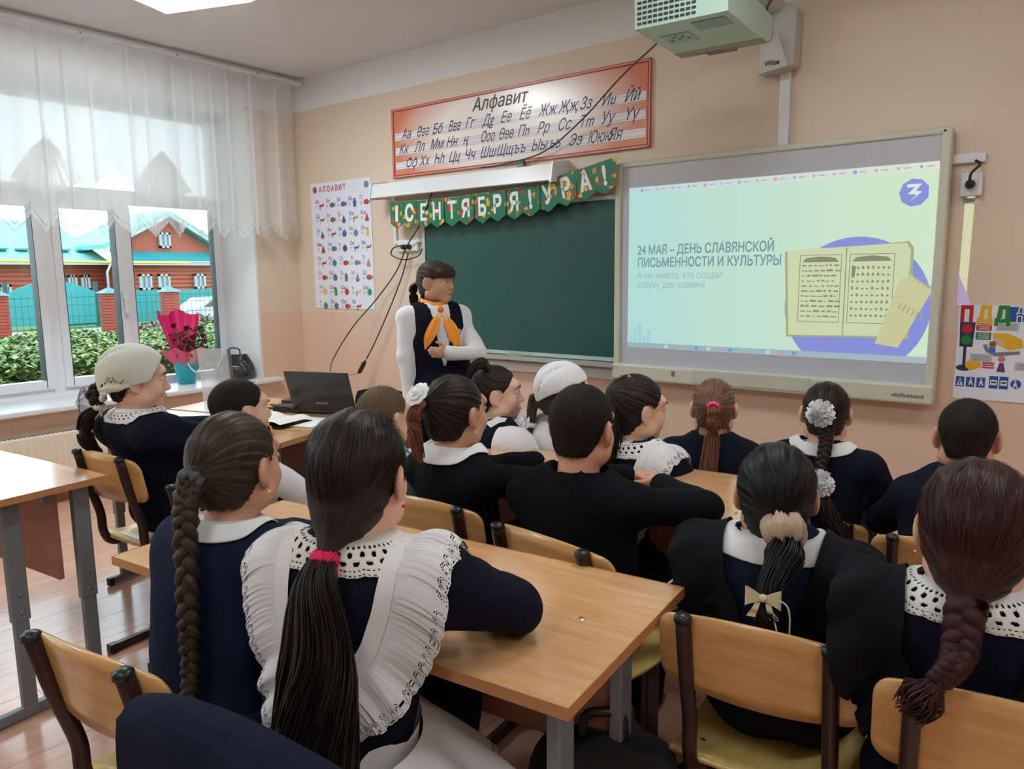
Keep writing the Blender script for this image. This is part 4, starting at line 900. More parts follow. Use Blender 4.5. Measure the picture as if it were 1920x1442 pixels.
def chair_parts():
    P = {}
    def back(u, v):
        u = .5 - .5 * math.cos(math.pi * u); x = (u - .5) * .39; c = abs(u - .5) * 2; q = max(0, (c - .86) / .14); q = .030 * (1 - math.sqrt(max(0, 1 - q * q)))
        zt = .088 - .026 * c ** 2.2 - q; zb = -.088 + .012 * c ** 2 + q
        z = zb + (zt - zb) * v
        return Vector((x, -.028 * (1 - c * c) - .03 * (z / .09) * .6, z))
    NU, NV = 41, 7; vs = []; fs = []
    for s in (0, 1):
        for j in range(NV):
            for i in range(NU): p = back(i / (NU - 1), j / (NV - 1)); vs.append(p + Vector((0, -.009 * s, 0)))
    N = NU * NV
    for j in range(NV - 1):
        for i in range(NU - 1):
            a = j * NU + i; fs.append((a, a + NU, a + NU + 1, a + 1)); fs.append((N + a, N + a + 1, N + a + NU + 1, N + a + NU))
    ring = [i for i in range(NU)] + [j * NU + NU - 1 for j in range(1, NV)] + [(NV - 1) * NU + i for i in range(NU - 2, -1, -1)] + [j * NU for j in range(NV - 2, 0, -1)]
    for a, b_ in zip(ring, ring[1:] + ring[:1]): fs.append((a, b_, N + b_, N + a))
    g = MB(); g.add(vs, fs, True); P['backrest'] = (g.mesh('backrest'), M_PLY)
    # seat: gently dished plywood
    def seat(u, v):
        c = abs(u - .5) * 2; w_ = .37 - .03 * v; y = -.18 + .37 * v; return Vector(((u - .5) * w_, y, .008 * c * c - .02 * max(0, (v - .8) / .2) ** 2 + .012 * max(0, (.2 - v) / .2)))
    vs = []; fs = []; NU = NV = 9; N = 81
    for s in (0, 1):
        for j in range(9):
            for i in range(9): vs.append(seat(i / 8, j / 8) - Vector((0, 0, .01 * s)))
    for j in range(8):
        for i in range(8): a = j * 9 + i; fs.append((a, a + 1, a + 10, a + 9)); fs.append((N + a, N + a + 9, N + a + 10, N + a + 1))
    ring = [i for i in range(9)] + [j * 9 + 8 for j in range(1, 9)] + [72 + i for i in range(7, -1, -1)] + [j * 9 for j in range(7, 0, -1)]
    for a, b_ in zip(ring, ring[1:] + ring[:1]): fs.append((a, N + a, N + b_, b_))
    g = MB(); g.add(vs, fs, True); P['seat'] = (g.mesh('seat'), M_SEAT)
    g = MB(); g.tube(spline([(0, -.262, .775), (0, -.235, .66), (0, -.20, .54), (0, -.195, .47), (0, -.17, .425), (0, -.11, .412), (0, .02, .412), (0, .12, .412)], 5), .0165, 10, flat=.8)
    P['back_post'] = (g.mesh('back_post'), M_BROWN)
    P['post_cap'] = (MB().lathe([(.0, .008), (.012, .007), (.0175, .002), (.0175, -.008), (0, -.008)], (0, -.263, .777), 14).mesh('post_cap'), M_BLACK)
    g = MB(); g.box((0, 0, .22), (.022, .05, .37), b=.004); P['leg'] = (g.mesh('leg'), M_BROWN)
    P['foot_bar'] = (MB().box((0, 0, .018), (.026, .42, .03), b=.004).mesh('foot_bar'), M_BROWN)
    P['foot_cap'] = (MB().box((0, 0, .018), (.03, .035, .034), b=.004).mesh('foot_cap'), M_BLACK)
    P['crossbar'] = (MB().box((0, 0, .39), (.30, .025, .025), b=.003).mesh('crossbar'), M_BROWN)
    P['bolt'] = (MB().lathe([(.0, .003), (.006, .0025), (.0085, 0)], (0, 0, 0), 10).mesh('bolt'), M_CHROME)
    for k, (me, m) in P.items(): me.materials.append(m)
    return P
M_SEAT = wood('yellow_seat_plywood', srgb(222, 190, 108), srgb(236, 208, 130), 0.3, 5, (8, 1.5, 10), coat=.3, bump=.01)
M_CHROME = mat('steel_bolt', (.6, .6, .6), .25, metal=1)
CP = chair_parts()
def chair(x, y, ang, label, top=.78, wd=1.0):
    """x, y: floor point under the middle of the backrest"""
    r_ = empty('school_chair', (x, y, 0), R(ang), label, 'chair', 'plywood school chairs')
    k = top / .78; q = Matrix.Rotation(R(ang), 4, 'Z') @ Vector((0, .25 * wd, 0)); r_.location = (x + q.x, y + q.y, 0); r_.scale = (wd, wd, k)
    def put(n, loc=(0, 0, 0), par=None, rot=None):
        o = bpy.data.objects.new(n, CP[n][0]); COL.objects.link(o); o.location = loc; o.parent = par or r_
        if rot: o.rotation_euler = rot
        return o
    b = put('backrest', (0, -.212, .70)); s = put('seat', (0, 0, .435))
    for sx in (-.135, .135):
        p = put('back_post', (sx, 0, 0)); put('post_cap', (0, 0, 0), p); put('leg', (sx, 0, 0)); f = put('foot_bar', (sx, 0, 0)); put('foot_cap', (0, -.2, 0), f); put('foot_cap', (0, .2, 0), f)
        put('bolt', (sx, -.10, .004), s); put('bolt', (sx, .12, .004), s)
    put('crossbar')
    return r_
chair(-1.335, .505, 8, 'empty plywood chair in the lower left corner, yellow seat', .79)
chair(-2.74, 1.16, 5, 'plywood chair of the girl in the light kerchief', .81)
chair(-1.47, 1.475, 4, 'plywood chair behind the boy near the white bow, past the nearest desk', .79)
chair(-1.02, 1.43, -8, 'plywood chair of the boy in the middle, past the nearest desk', .79, 1.05)
chair(-.435, 1.27, 7, 'large plywood chair of the black-haired girl with the beige scrunchie', .785, .96)
chair(-.045, 1.235, 8, 'plywood chair of the red-haired girl at the lower right corner', .80, .94)
chair(-.25, 2.13, 5, 'plywood chair of the short-haired boy by the right wall', .73, .9)
chair(-2.10, 1.18, 10, 'plywood chair of the boy in the white shirt, mostly hidden', .78)
chair(-.82, .50, 4, 'plywood chair under the navy cardigan at the bottom edge', .80)
chair(-1.55, 2.62, 4, 'plywood chair of the front row girl with white sleeves', .74, .9)
chair(-.70, 2.55, 4, 'plywood chair of the girl with two white pompoms', .60, .9)

# navy cardigan hung over the chair back at the bottom edge
jk = empty('hung_cardigan', (-.82, .50, 0), R(4), 'dark navy cardigan hung over a chair back at the bottom edge', 'cardigan')
M_NAVYK = cloth('navy_knit', srgb(22, 26, 46), .9)
def card(u, v):
    x = (u - .5) * (.46 + .05 * abs(v - .5)); c = abs(u - .5) * 2
    a = (v - .5) * 2                     # -1 front .. 1 back
    top = .85 - .03 * c ** 3; drop = max(0, abs(a) - .14) / .86
    z = top - drop * .44 - (.02 if abs(a) < .14 else 0) * (abs(a) / .14) ** 2
    y = -.012 - (.045 * math.tanh(a * 6)) - .03 * drop * (1 if a > 0 else -1) + .012 * math.sin(u * 17 + drop * 3) * drop
    return (x + .01 * math.sin(v * 20), y, z)
MB().grid(card, 40, 40).build('knit', M_NAVYK, jk)
for s in (-1, 1): MB().tube(spline([(s * .12, -.05, .72), (s * .15, -.095, .62), (s * .14, -.11, .50), (s * .12, -.10, .38)], 6), [.035] * 8 + [.04] * 8 + [.03] * 3, 12, flat=.5).build('sleeve', M_NAVYK, jk)

# office chair behind the laptop
oc = empty('office_chair', (-3.10, 2.86, -.0), R(10), 'black office chair back seen behind the laptop', 'chair')
MB().grid(lambda u, v: ((u - .5) * .46 * (1 - .1 * (2 * v - 1) ** 4), -.03 * (1 - (2 * u - 1) ** 2) + .0, .52 + .25 * v + .03 * (1 - (2 * u - 1) ** 2) * v), 17, 9).build('backrest', cloth('black_mesh_fabric', srgb(24, 28, 40), .8), oc)
MB().box((0, .03, .63), (.44, .03, .24), b=.012).build('back_shell', M_BLACK, oc)
MB().box((0, -.26, .46), (.46, .44, .07), b=.025).build('seat', MATS['black_mesh_fabric'], oc)
MB().tube([(0, .06, .6), (0, .06, .42), (0, -.2, .4)], .018).build('bracket', M_BLACK, oc)
MB().tube([(0, -.24, .08), (0, -.24, .43)], .025).build('gas_column', M_GREY, oc)
for k in range(5):
    a = k * 1.2566; MB().tube([(0, -.24, .09), (.27 * math.cos(a), -.24 + .27 * math.sin(a), .06)], .016).build('base_arm', M_BLACK, oc)
    MB().tube([(.27 * math.cos(a) - .015, -.24 + .27 * math.sin(a), .028), (.27 * math.cos(a) + .015, -.24 + .27 * math.sin(a), .028)], .026, 12).build('caster', M_BLACK, oc)

# --- laptop and things on the teacher table
TZ = .76
lp = empty('laptop', (-2.95, 2.38, TZ), R(22), 'black laptop seen from behind its open lid', 'laptop'); lp.scale = (.94, .94, .90)
M_LID = mat('laptop_lid', srgb(46, 42, 42), .3)
MB().box((0, .0, .011), (.36, .24, .018), b=.004).build('base', M_BLACK, lp)
li = MB().box((0, 0, .118), (.36, .008, .235), b=.003).build('lid', M_LID, lp); li.location = (0, -.118, .02); li.rotation_euler = (R(20), 0, 0)
MB().box((0, .0045, .118), (.33, .001, .20)).build('screen', emis('laptop_screen', (.5, .6, .6), .5), li)
text('lettering', 'SAMSUNG', .014, mat('silver_ink', (.6, .6, .6), .3, metal=.8), li, (-.035, -.0055, .045))
g = MB()
for i in range(12):
    for j in range(4): g.box((-.15 + i * .0265, -.03 + j * .024, .0215), (.022, .019, .003))
g.build('keys', M_LID, lp)['kind'] = 'stuff'
pr_ = empty('computer_mouse', (-3.30, 2.50, TZ + .02), R(30), 'black and white computer mouse on a book left of the laptop', 'mouse')
MB().grid(lambda u, v: ((v - .5) * .11, (u - .5) * .06 * math.sin(max(.08, v * 3.0) ), .038 * math.sin(math.pi * u) ** .6 * math.sin(.25 + v * 2.6)), 13, 13).build('shell', M_BLACK, pr_)
MB().box((.01, 0, .036), (.05, .006, .006), b=.002).build('wheel', M_PVC, pr_)
bk2 = MB().box((-3.30, 2.50, TZ + .011), (.2, .27, .02), rz=R(20), b=.003).build('closed_book', mat('black_book_cover', (.02, .02, .025), .4)); tag(bk2, 'flat black folder under the mouse left of the laptop', 'folder')
ad = MB().box((-3.13, 2.22, TZ + .018), (.13, .055, .034), rz=R(25), b=.006).build('power_brick', M_BLACK); tag(ad, 'black power brick among tangled cables before the laptop', 'power brick')
rng = random.Random(4)
for k in range(4):
    pts = [(-3.13 + rng.uniform(-.12, .14), 2.22 + rng.uniform(-.06, .08), TZ + .006 + .03 * rng.random()) for _ in range(6)]
    cable(['thin black cable tangled over the power brick', 'thin black cable looped left of the power brick', 'thin black cable under the laptop lid corner', 'thin black cable lying towards the open book'][k], pts, .0028, 6)
    bpy.context.scene.objects[-1]
ph = MB()
for (x, y, a, s) in ((0, 0, 0, 1),): ph.box((0, 0, .003), (.30, .21, .004))
pa = ph.build('paper_sheet', mat('white_paper', (.85, .86, .84), .6)); pa.location = (-2.86, 2.08, TZ); pa.rotation_euler = (0, 0, R(18)); tag(pa, 'white paper sheets spread on the table before the laptop', 'paper')
pa2 = pa.copy(); COL.objects.link(pa2); pa2.location = (-3.05, 1.98, TZ + .001); pa2.rotation_euler = (0, 0, R(-8)); pa2['label'] = 'white paper sheet nearest to the table edge'
ob = empty('open_book', (-2.93, 2.00, TZ + .005), R(10), 'open exercise book curling up at the table edge', 'book')
for s in (-1, 1): MB().grid(lambda u, v, s=s: (s * .14 * u, (v - .5) * .2, .022 * math.sin(u * 2.6) + .004), 12, 3).build('pages', mat('book_paper', (.82, .80, .72), .7), ob)
MB().box((0, 0, .001), (.285, .205, .002)).build('cover', M_BLACK, ob)
pen = MB().tube([(-3.30, 1.70, TZ + .006), (-3.18, 1.73, TZ + .006)], .005, 8).build('pen', M_BLACK); tag(pen, 'black pen lying on the pale desk behind the boy in white', 'pen')
# clear plastic stand
st = empty('menu_stand', (-3.28, 1.93, TZ), R(35), 'clear acrylic document stand with a crumpled sleeve', 'stand')
M_ACR = sheer('frosted_acrylic', (.70, .72, .76), .42)
MB().prism([(-.02, 0), (.05, .0), (.006, .33), (.0, .33), (.04, .008), (-.02, .008)], -.075, .075, 0).build('holder', M_ACR, st)
MB().box((0, -.0, 0), (.012, .008, .33), M=Matrix.Translation((.078, .02, .165)) @ Matrix.Rotation(R(7), 4, 'X')).build('edge', mat('acrylic_edge', srgb(110, 116, 120), .3), st)

# --- bouquet in a teal bucket, bag on the sill
SZ = .621
bu = empty('flower_bucket', (-5.47, 2.99, SZ), 0, 'turquoise bucket with a white handle on the window sill', 'bucket')
M_TB = mat('turquoise_plastic', srgb(30, 178, 190), .35)
MB().lathe([(0, .002), (.062, .002), (.085, .16), (.09, .165), (.09, .175), (.082, .175), (.060, .01), (0, .01)], n=28).build('pail', M_TB, bu)
MB().tube(spline([(.088, -.03, .16), (.095, -.0, .11), (.10, .03, .09), (.09, .07, .13), (.05, .085, .165)], 6), .005, 8).build('handle', M_WHITE, bu)
bo = empty('bouquet', (-5.47, 2.99, SZ + .12), 0, 'bouquet of dark red roses in bright pink wrapping paper', 'bouquet')
M_HP = mat('hot_pink_paper', srgb(226, 20, 110), .45, bump=.2, bscale=14); M_PK2 = mat('rose_pink_paper', srgb(232, 90, 120), .45, bump=.2, bscale=14)
def cone(u, v, a0, a1, h, r0, r1, wv=.02):
    a = a0 + (a1 - a0) * u; r = r0 + (r1 - r0) * v ** .8 + wv * math.sin(a * 7) * v
    return (r * math.cos(a), r * math.sin(a), h * v + .02 * math.sin(a * 5) * v)
MB().grid(lambda u, v: cone(u, v, 1.6, 4.9, .42, .03, .17), 40, 10).build('back_paper', M_HP, bo)
MB().grid(lambda u, v: cone(u, v, -1.9, 1.9, .15, .05, .15, .03), 40, 10).build('front_paper', M_PK2, bo)
MB().grid(lambda u, v: cone(u, v, -.2, 1.6, .15, .055, .16, .02), 24, 8).build('white_paper', sheer('cellophane', (.9, .9, .92), .5), bo)
M_ROSE = mat('dark_red_petals', srgb(110, 14, 40), .5); M_STEM = mat('dark_leaf_green', srgb(50, 80, 40), .6); M_ROSE2 = mat('pink_red_petals', srgb(190, 40, 80), .5)
rng = random.Random(9)
def rose(x, y, z, r, m, par):
    g = MB()
    for k in range(9):
        a = k * 2.4; t = k / 9; rr = r * (.25 + .75 * t)
        g.grid(lambda u, v, a=a, rr=rr, t=t: (x + math.cos(a + (u - .5) * 1.9) * rr * (.55 + .45 * v), y + math.sin(a + (u - .5) * 1.9) * rr * (.55 + .45 * v), z + r * (1.3 - .5 * t) * v - r * .4 + .004 * math.sin(u * 9)), 7, 5)
    return g.build('rose', m, par)
for (x, y, z, r, m) in ((.06, -.06, .25, .035, M_ROSE2), (.09, .03, .23, .03, M_ROSE), (.05, .12, .28, .034, M_ROSE), (.12, .10, .20, .028, M_ROSE), (.02, .02, .30, .028, M_ROSE), (.10, -.10, .20, .030, M_ROSE2), (-.02, -.06, .32, .025, M_ROSE), (.13, .0, .18, .026, M_ROSE), (.02, .15, .23, .03, M_ROSE)):
    o = rose(x, y, z, r, m, bo); MB().tube([(x, y, z), (x * .3, y * .3, .02)], .003, 5).build('stem', M_STEM, o)
g = MB()
for k in range(160):
    c = Vector((rng.uniform(-.04, .14), rng.uniform(-.11, .15), rng.uniform(.10, .30))); u = Vector((rng.gauss(0, 1), rng.gauss(0, 1), rng.gauss(0, 1))).normalized() * .02; v = u.orthogonal().normalized() * .009
    g.add([c - u, c + v, c + u, c - v], [(0, 1, 2, 3)])
g.build('leaves', M_STEM, bo)['kind'] = 'stuff'
hb = empty('handbag', (-5.36, 3.33, SZ), R(60), 'shiny black leather handbag at the right end of the window sill', 'bag')
M_LEA = mat('black_patent_leather', (.02, .02, .024), .18, coat=.6, bump=.5, bscale=9)
def bag(u, v):
    a = u * 2 * math.pi; t = v; w_ = .155 * (1 - .35 * t ** 2.2); d = .075 * (1 - .55 * t ** 1.5); z = .20 * t
    if v < .08: w_ *= v / .08 * .25 + .75; d *= v / .08 * .25 + .75
    f = 1 + .05 * math.sin(a * 5 + z * 20) * math.sin(t * math.pi)
    return (w_ * f * math.copysign(abs(math.cos(a)) ** .6, math.cos(a)), d * f * math.copysign(abs(math.sin(a)) ** .7, math.sin(a)), z)
MB().grid(bag, 64, 22).build('body', M_LEA, hb)
MB().add([bag(k / 24, 1) for k in range(24)], [tuple(range(24))]).build('top_flap', M_LEA, hb)
MB().tube(spline([(-.05, 0, .19), (-.045, 0, .235), (0, .0, .25), (.045, 0, .235), (.05, 0, .19)], 6), .008, 8, flat=.6).build('handle', M_LEA, hb)
MB().tube([(.07 + .012 * math.cos(a), -.078, .13 + .02 * math.sin(a)) for a in [k * math.pi / 6 for k in range(12)]], .0025, 6, closed=True).build('ring', M_CHROME, hb)
MB().tube(spline([(-.14, -.03, .1), (-.17, -.05, .03), (-.15, -.12, -.0), (-.10, -.15, -.05)], 5), .004, 6).build('strap', M_GREY, hb)

# --- bags on the floor
fbm = bpy.data.materials.new('floral_bag_print'); fbm.use_nodes = True; nt = fbm.node_tree; b = nt.nodes['Principled BSDF']; b.inputs['Roughness'].default_value = .7
tcn = nt.nodes.new('ShaderNodeTexCoord'); vo = nt.nodes.new('ShaderNodeTexVoronoi'); vo.inputs['Scale'].default_value = 22; nz = nt.nodes.new('ShaderNodeTexNoise'); nz.inputs['Scale'].default_value = 18
cr = nt.nodes.new('ShaderNodeValToRGB'); nt.links.new(tcn.outputs['Object'], nz.inputs[0]); nt.links.new(nz.outputs[0], cr.inputs[0]); nt.links.new(cr.outputs[0], b.inputs['Base Color'])
cr.color_ramp.elements[0].position = .52; cr.color_ramp.elements[0].color = srgb(24, 18, 34) + (1,); cr.color_ramp.elements[1].position = .62; cr.color_ramp.elements[1].color = srgb(222, 160, 196) + (1,)
def backpack(name, loc, rz, label, m, s=1.0):
    r_ = empty(name, loc, R(rz), label, 'backpack'); r_.scale = (s, s, s)
    def f(u, v):
        a = u * 2 * math.pi; t = v; k = (1 - abs(2 * t - 1) ** 4) ** .35 if 0 < t < 1 else 0
        return (.15 * k * math.copysign(abs(math.cos(a)) ** .6, math.cos(a)), .10 * k * math.copysign(abs(math.sin(a)) ** .6, math.sin(a)), .40 * t + .01 * math.sin(a * 3 + t * 9) * k)
    MB().grid(f, 40, 20).build('body', m, r_)
    MB().grid(lambda u, v: (.115 * f(u, v)[0] / .15, -.05 + .08 * f(u, v)[1] / .1, .03 + .5 * f(u, v)[2]), 30, 14).build('pocket', m, r_)
    MB().tube(spline([(-.04, 0, .39), (-.03, 0, .44), (.03, 0, .44), (.04, 0, .39)], 5), .009, 8).build('handle', M_BLACK, r_)
    return r_
backpack('floral_backpack', (-2.43, 1.83, .10), 30, 'black backpack with pink flowers under the teacher table', fbm, 1.05)
bp2 = backpack('dark_backpack', (-.73, 1.24, .04), 32, 'dark backpack with chalk-white doodles under the desk edge', mat('charcoal_nylon', srgb(28, 30, 36), .8), 1.1)
g = MB(); rng = random.Random(14)
for k in range(26):
    x = rng.uniform(-.10, .10); z = rng.uniform(.06, .36); y = -.134 - .0 * z; kind = k % 3; s = .010
    if kind == 0: g.tube([(x + s * math.cos(a), y, z + s * math.sin(a)) for a in [j * math.pi / 4 for j in range(8)]], .0011, 4, closed=True)
    elif kind == 1: g.tube([(x - s, y, z - s), (x + s, y, z - s), (x + s, y, z + s), (x - s, y, z + s)], .0011, 4, closed=True)
    else: g.tube([(x - s, y, z), (x, y, z + s), (x + s, y, z), (x + s, y, z - s * 2)], .0011, 4)
tag(g.build('doodles', M_LACEG, bp2), kind='stuff')
rm = MB().box((0, 0, 0), (.08, .3, .09), b=.02).build('fallen_bag', mat('black_nylon', (.015, .015, .017), .7)); rm.location = (-3.06, .73, .05); rm.rotation_euler = (0, 0, R(30)); tag(rm, 'black bag end lying on the floor at the left edge', 'bag')

sc_ = MB().lathe([(.0, .0015), (.006, .001), (.008, 0)], (.50, .02, .7592), 12).build('screw', M_CHROME, d1)
# ------------------------------------------------------------------ people: smooth signed-distance bodies turned into meshes
def V(*a): return np.array(a, dtype=np.float32)
class Sdf:
    def __init__(s): s.p = []
    def cap(s, a, b, ra, rb, k=.02, sub=False):
        a = V(*a); b = V(*b); r = max(ra, rb)
        def f(X, Y, Z):
            d = b - a; L = float(d @ d) + 1e-9
            t = np.clip(((X - a[0]) * d[0] + (Y - a[1]) * d[1] + (Z - a[2]) * d[2]) / L, 0, 1)
            return np.sqrt((X - a[0] - t * d[0]) ** 2 + (Y - a[1] - t * d[1]) ** 2 + (Z - a[2] - t * d[2]) ** 2) - (ra + (rb - ra) * t)
        s.p.append((f, np.minimum(a, b) - r, np.maximum(a, b) + r, k, sub)); return s
    def ell(s, c, r, M=None, k=.02, sub=False):
        c = V(*c); r = V(*r); Q = np.array(M, dtype=np.float32) if M is not None else np.eye(3, dtype=np.float32)   # columns: local axes
        e = np.sqrt(((Q * r) ** 2).sum(1))
        def f(X, Y, Z):
            x, y, z = X - c[0], Y - c[1], Z - c[2]
            p = [(Q[0, i] * x + Q[1, i] * y + Q[2, i] * z) for i in range(3)]
            k0 = np.sqrt(sum((p[i] / r[i]) ** 2 for i in range(3))); k1 = np.sqrt(sum((p[i] / r[i] ** 2) ** 2 for i in range(3))) + 1e-6
            return k0 * (k0 - 1) / k1
        s.p.append((f, c - e, c + e, k, sub)); return s
    def fn(s, f, lo, hi, k=.0, sub=False): s.p.append((f, V(*lo), V(*hi), k, sub)); return s
    def mesh(s, h, disp=None, clipf=None):
        lo = np.min([p[1] for p in s.p if not p[4]], axis=0) - 3 * h; hi = np.max([p[2] for p in s.p if not p[4]], axis=0) + 3 * h
        n = np.ceil((hi - lo) / h).astype(int) + 1
        ax = [lo[i] + h * np.arange(n[i], dtype=np.float32) for i in range(3)]
        F = np.full(n, .5, dtype=np.float32)
        for f, a, b, k, sub in s.p:
            pad = k * 1.2 + 3.5 * h
            i0 = np.maximum(((a - pad - lo) / h).astype(int), 0); i1 = np.minimum(((b + pad - lo) / h).astype(int) + 2, n)
            if np.any(i1 <= i0): continue
            sl = tuple(slice(i0[i], i1[i]) for i in range(3))
            D = f(ax[0][sl[0]][:, None, None], ax[1][sl[1]][None, :, None], ax[2][sl[2]][None, None, :]).astype(np.float32)
            G = F[sl]
            if sub:
                D = -D
                if k > 0: hh = np.clip(.5 - .5 * (G - D) / k, 0, 1); F[sl] = G + (D - G) * hh + k * hh * (1 - hh)
                else: F[sl] = np.maximum(G, D)
            else:
                if k > 0: hh = np.clip(.5 + .5 * (G - D) / k, 0, 1); F[sl] = G + (D - G) * hh - k * hh * (1 - hh)
                else: F[sl] = np.minimum(G, D)
        if clipf is not None: F = np.maximum(F, clipf(ax[0][:, None, None], ax[1][None, :, None], ax[2][None, None, :]))
        if disp is not None: F = F + disp(ax[0][:, None, None], ax[1][None, :, None], ax[2][None, None, :])
        return surface_nets(F, lo, h)

def surface_nets(F, lo, h):
    S = F < 0
    c = [S[i:S.shape[0] - 1 + i, j:S.shape[1] - 1 + j, k:S.shape[2] - 1 + k] for i in (0, 1) for j in (0, 1) for k in (0, 1)]
    cnt = sum(x.astype(np.int8) for x in c); act = (cnt > 0) & (cnt < 8)
    idx = np.full(act.shape, -1, dtype=np.int64); ii = np.argwhere(act); idx[act] = np.arange(len(ii))
    pos = np.zeros((len(ii), 3)); num = np.zeros(len(ii))
    cor = [(i, j, k) for i in (0, 1) for j in (0, 1) for k in (0, 1)]
    vals = {q: F[ii[:, 0] + q[0], ii[:, 1] + q[1], ii[:, 2] + q[2]] for q in cor}
    for a in cor:
        for d in range(3):
            if a[d] == 0:
                b = list(a); b[d] = 1; b = tuple(b); fa, fb = vals[a], vals[b]; m = (fa < 0) != (fb < 0)
                t = np.where(m, fa / np.where(m, fa - fb, 1), 0)
                p = np.array(a, float)[None, :] + t[:, None] * (np.array(b) - np.array(a))[None, :]
                pos += p * m[:, None]; num += m
    pos = (pos / np.maximum(num, 1)[:, None] + ii) * h + lo
    quads = []
    for d in range(3):
        o1, o2 = [(1, 2), (2, 0), (0, 1)][d]
        sl0 = [slice(1, -1)] * 3; sl0[d] = slice(0, -1); sl1 = [slice(1, -1)] * 3; sl1[d] = slice(1, None)
        A = S[tuple(sl0)]; B = S[tuple(sl1)]; m = np.argwhere(A != B)
        if len(m) == 0: continue
        base = m.copy()
        for e in range(3):
            if e != d: base[:, e] += 1
        e1 = np.zeros(3, int); e1[o1] = 1; e2 = np.zeros(3, int); e2[o2] = 1
        g = lambda q: idx[q[:, 0], q[:, 1], q[:, 2]]
        q = np.stack([g(base), g(base - e1), g(base - e1 - e2), g(base - e2)], 1)
        ins = A[m[:, 0], m[:, 1], m[:, 2]]
        q[~ins] = q[~ins][:, ::-1]
        quads.append(q)
    q = np.concatenate(quads); q = q[(q >= 0).all(1)]
    return pos, q

def np_mesh(name, parts, m, parent=None, flow=None, mats=None):
    """parts: list of (verts, quads); joined into one mesh object"""
    vs = np.concatenate([p[0] for p in parts]); off = np.cumsum([0] + [len(p[0]) for p in parts[:-1]])
    qs = np.concatenate([p[1] + o for p, o in zip(parts, off)])
    me = bpy.data.meshes.new(name); me.vertices.add(len(vs)); me.vertices.foreach_set('co', vs.astype(np.float32).ravel())
    me.loops.add(qs.size); me.loops.foreach_set('vertex_index', qs.astype(np.int32).ravel()); me.polygons.add(len(qs))
    me.polygons.foreach_set('loop_start', np.arange(0, qs.size, 4, dtype=np.int32)); me.polygons.foreach_set('loop_total', np.full(len(qs), 4, dtype=np.int32))
    me.polygons.foreach_set('use_smooth', np.ones(len(qs), dtype=bool)); me.update(calc_edges=True)
    if flow is not None: set_flow(me, flow(vs))
    return link(name, me, m, parent)
def set_flow(me, arr):
    at = me.attributes.new('flow', 'FLOAT_VECTOR', 'POINT'); at.data.foreach_set('vector', np.asarray(arr, dtype=np.float32).ravel())

def hair_mat(name, dark, light, rough=.42):
    if name in MATS: return MATS[name]
    m = bpy.data.materials.new(name); m.use_nodes = True; nt = m.node_tree; b = nt.nodes['Principled BSDF']; b.inputs['Roughness'].default_value = rough; b.inputs['Specular IOR Level'].default_value = .28
    a = nt.nodes.new('ShaderNodeAttribute'); a.attribute_name = 'flow'
    n = nt.nodes.new('ShaderNodeTexNoise'); n.inputs['Scale'].default_value = 1.0; n.inputs['Detail'].default_value = 5; n.inputs['Roughness'].default_value = .65
    cr = nt.nodes.new('ShaderNodeValToRGB'); cr.color_ramp.elements[0].position = .34; cr.color_ramp.elements[1].position = .72
    cr.color_ramp.elements[0].color = dark + (1,); cr.color_ramp.elements[1].color = light + (1,)
    bu = nt.nodes.new('ShaderNodeBump'); bu.inputs['Strength'].default_value = .55; bu.inputs['Distance'].default_value = .003
    nt.links.new(a.outputs['Vector'], n.inputs[0]); nt.links.new(n.outputs[0], cr.inputs[0]); nt.links.new(cr.outputs[0], b.inputs['Base Color']); nt.links.new(n.outputs[0], bu.inputs['Height']); nt.links.new(bu.outputs[0], b.inputs['Normal'])
    MATS[name] = m; return m
H_BLACK = hair_mat('black_hair', srgb(12, 12, 15), srgb(34, 33, 38))
H_DARK = hair_mat('dark_brown_hair', srgb(20, 15, 14), srgb(52, 39, 34))
H_BROWN = hair_mat('brown_hair', srgb(40, 30, 24), srgb(86, 68, 54))
H_AUB = hair_mat('auburn_hair', srgb(34, 14, 15), srgb(76, 36, 34))
H_LIGHT = hair_mat('light_brown_hair', srgb(84, 58, 44), srgb(158, 116, 90))
H_BUZZ = hair_mat('cropped_fair_hair', srgb(92, 78, 60), srgb(132, 114, 90), .8)
H_CROP = hair_mat('cropped_dark_hair', srgb(18, 15, 15), srgb(46, 38, 33), .7)
H_GING = hair_mat('gingery_ponytail_hair', srgb(96, 54, 38), srgb(160, 106, 78))
SKIN = mat('skin', srgb(232, 188, 162), .5, sss=.12, noise=.05, nscale=14, spec=.35)
SKIN2 = mat('skin_tanned', srgb(214, 162, 134), .5, sss=.12, noise=.05, nscale=14, spec=.35)
M_EYEW = mat('eye_white', (.75, .74, .72), .2); M_IRIS = mat('dark_iris', (.03, .02, .015), .15); M_LIP = mat('lips', srgb(196, 112, 104), .4)
C_NAVY = cloth('navy_suit_cloth', srgb(20, 22, 38)); C_NAVYB = cloth('blue_navy_cloth', srgb(25, 34, 58)); C_BLK = cloth('black_suit_cloth', srgb(15, 16, 21)); C_WHITE = cloth('white_shirt_cloth', (.80, .82, .84), .8); C_VEST = cloth('navy_vest_cloth', srgb(20, 21, 36))
C_CHAR = cloth('charcoal_apron_cloth', srgb(22, 24, 28)); C_KER = cloth('pale_kerchief_cloth', srgb(214, 220, 208), .8); C_SHOE = mat('black_shoe', (.012, .012, .014), .3); C_TROU = cloth('dark_trousers', srgb(18, 19, 26)); C_TIGHT = mat('pale_tights', (.7, .7, .7), .7)

def frame(yaw, pitch=0, roll=0):
    """columns: right, forward, up"""
    return np.array((Matrix.Rotation(R(yaw), 3, 'Z') @ Matrix.Rotation(R(pitch), 3, 'X') @ Matrix.Rotation(R(roll), 3, 'Y')), dtype=np.float32)

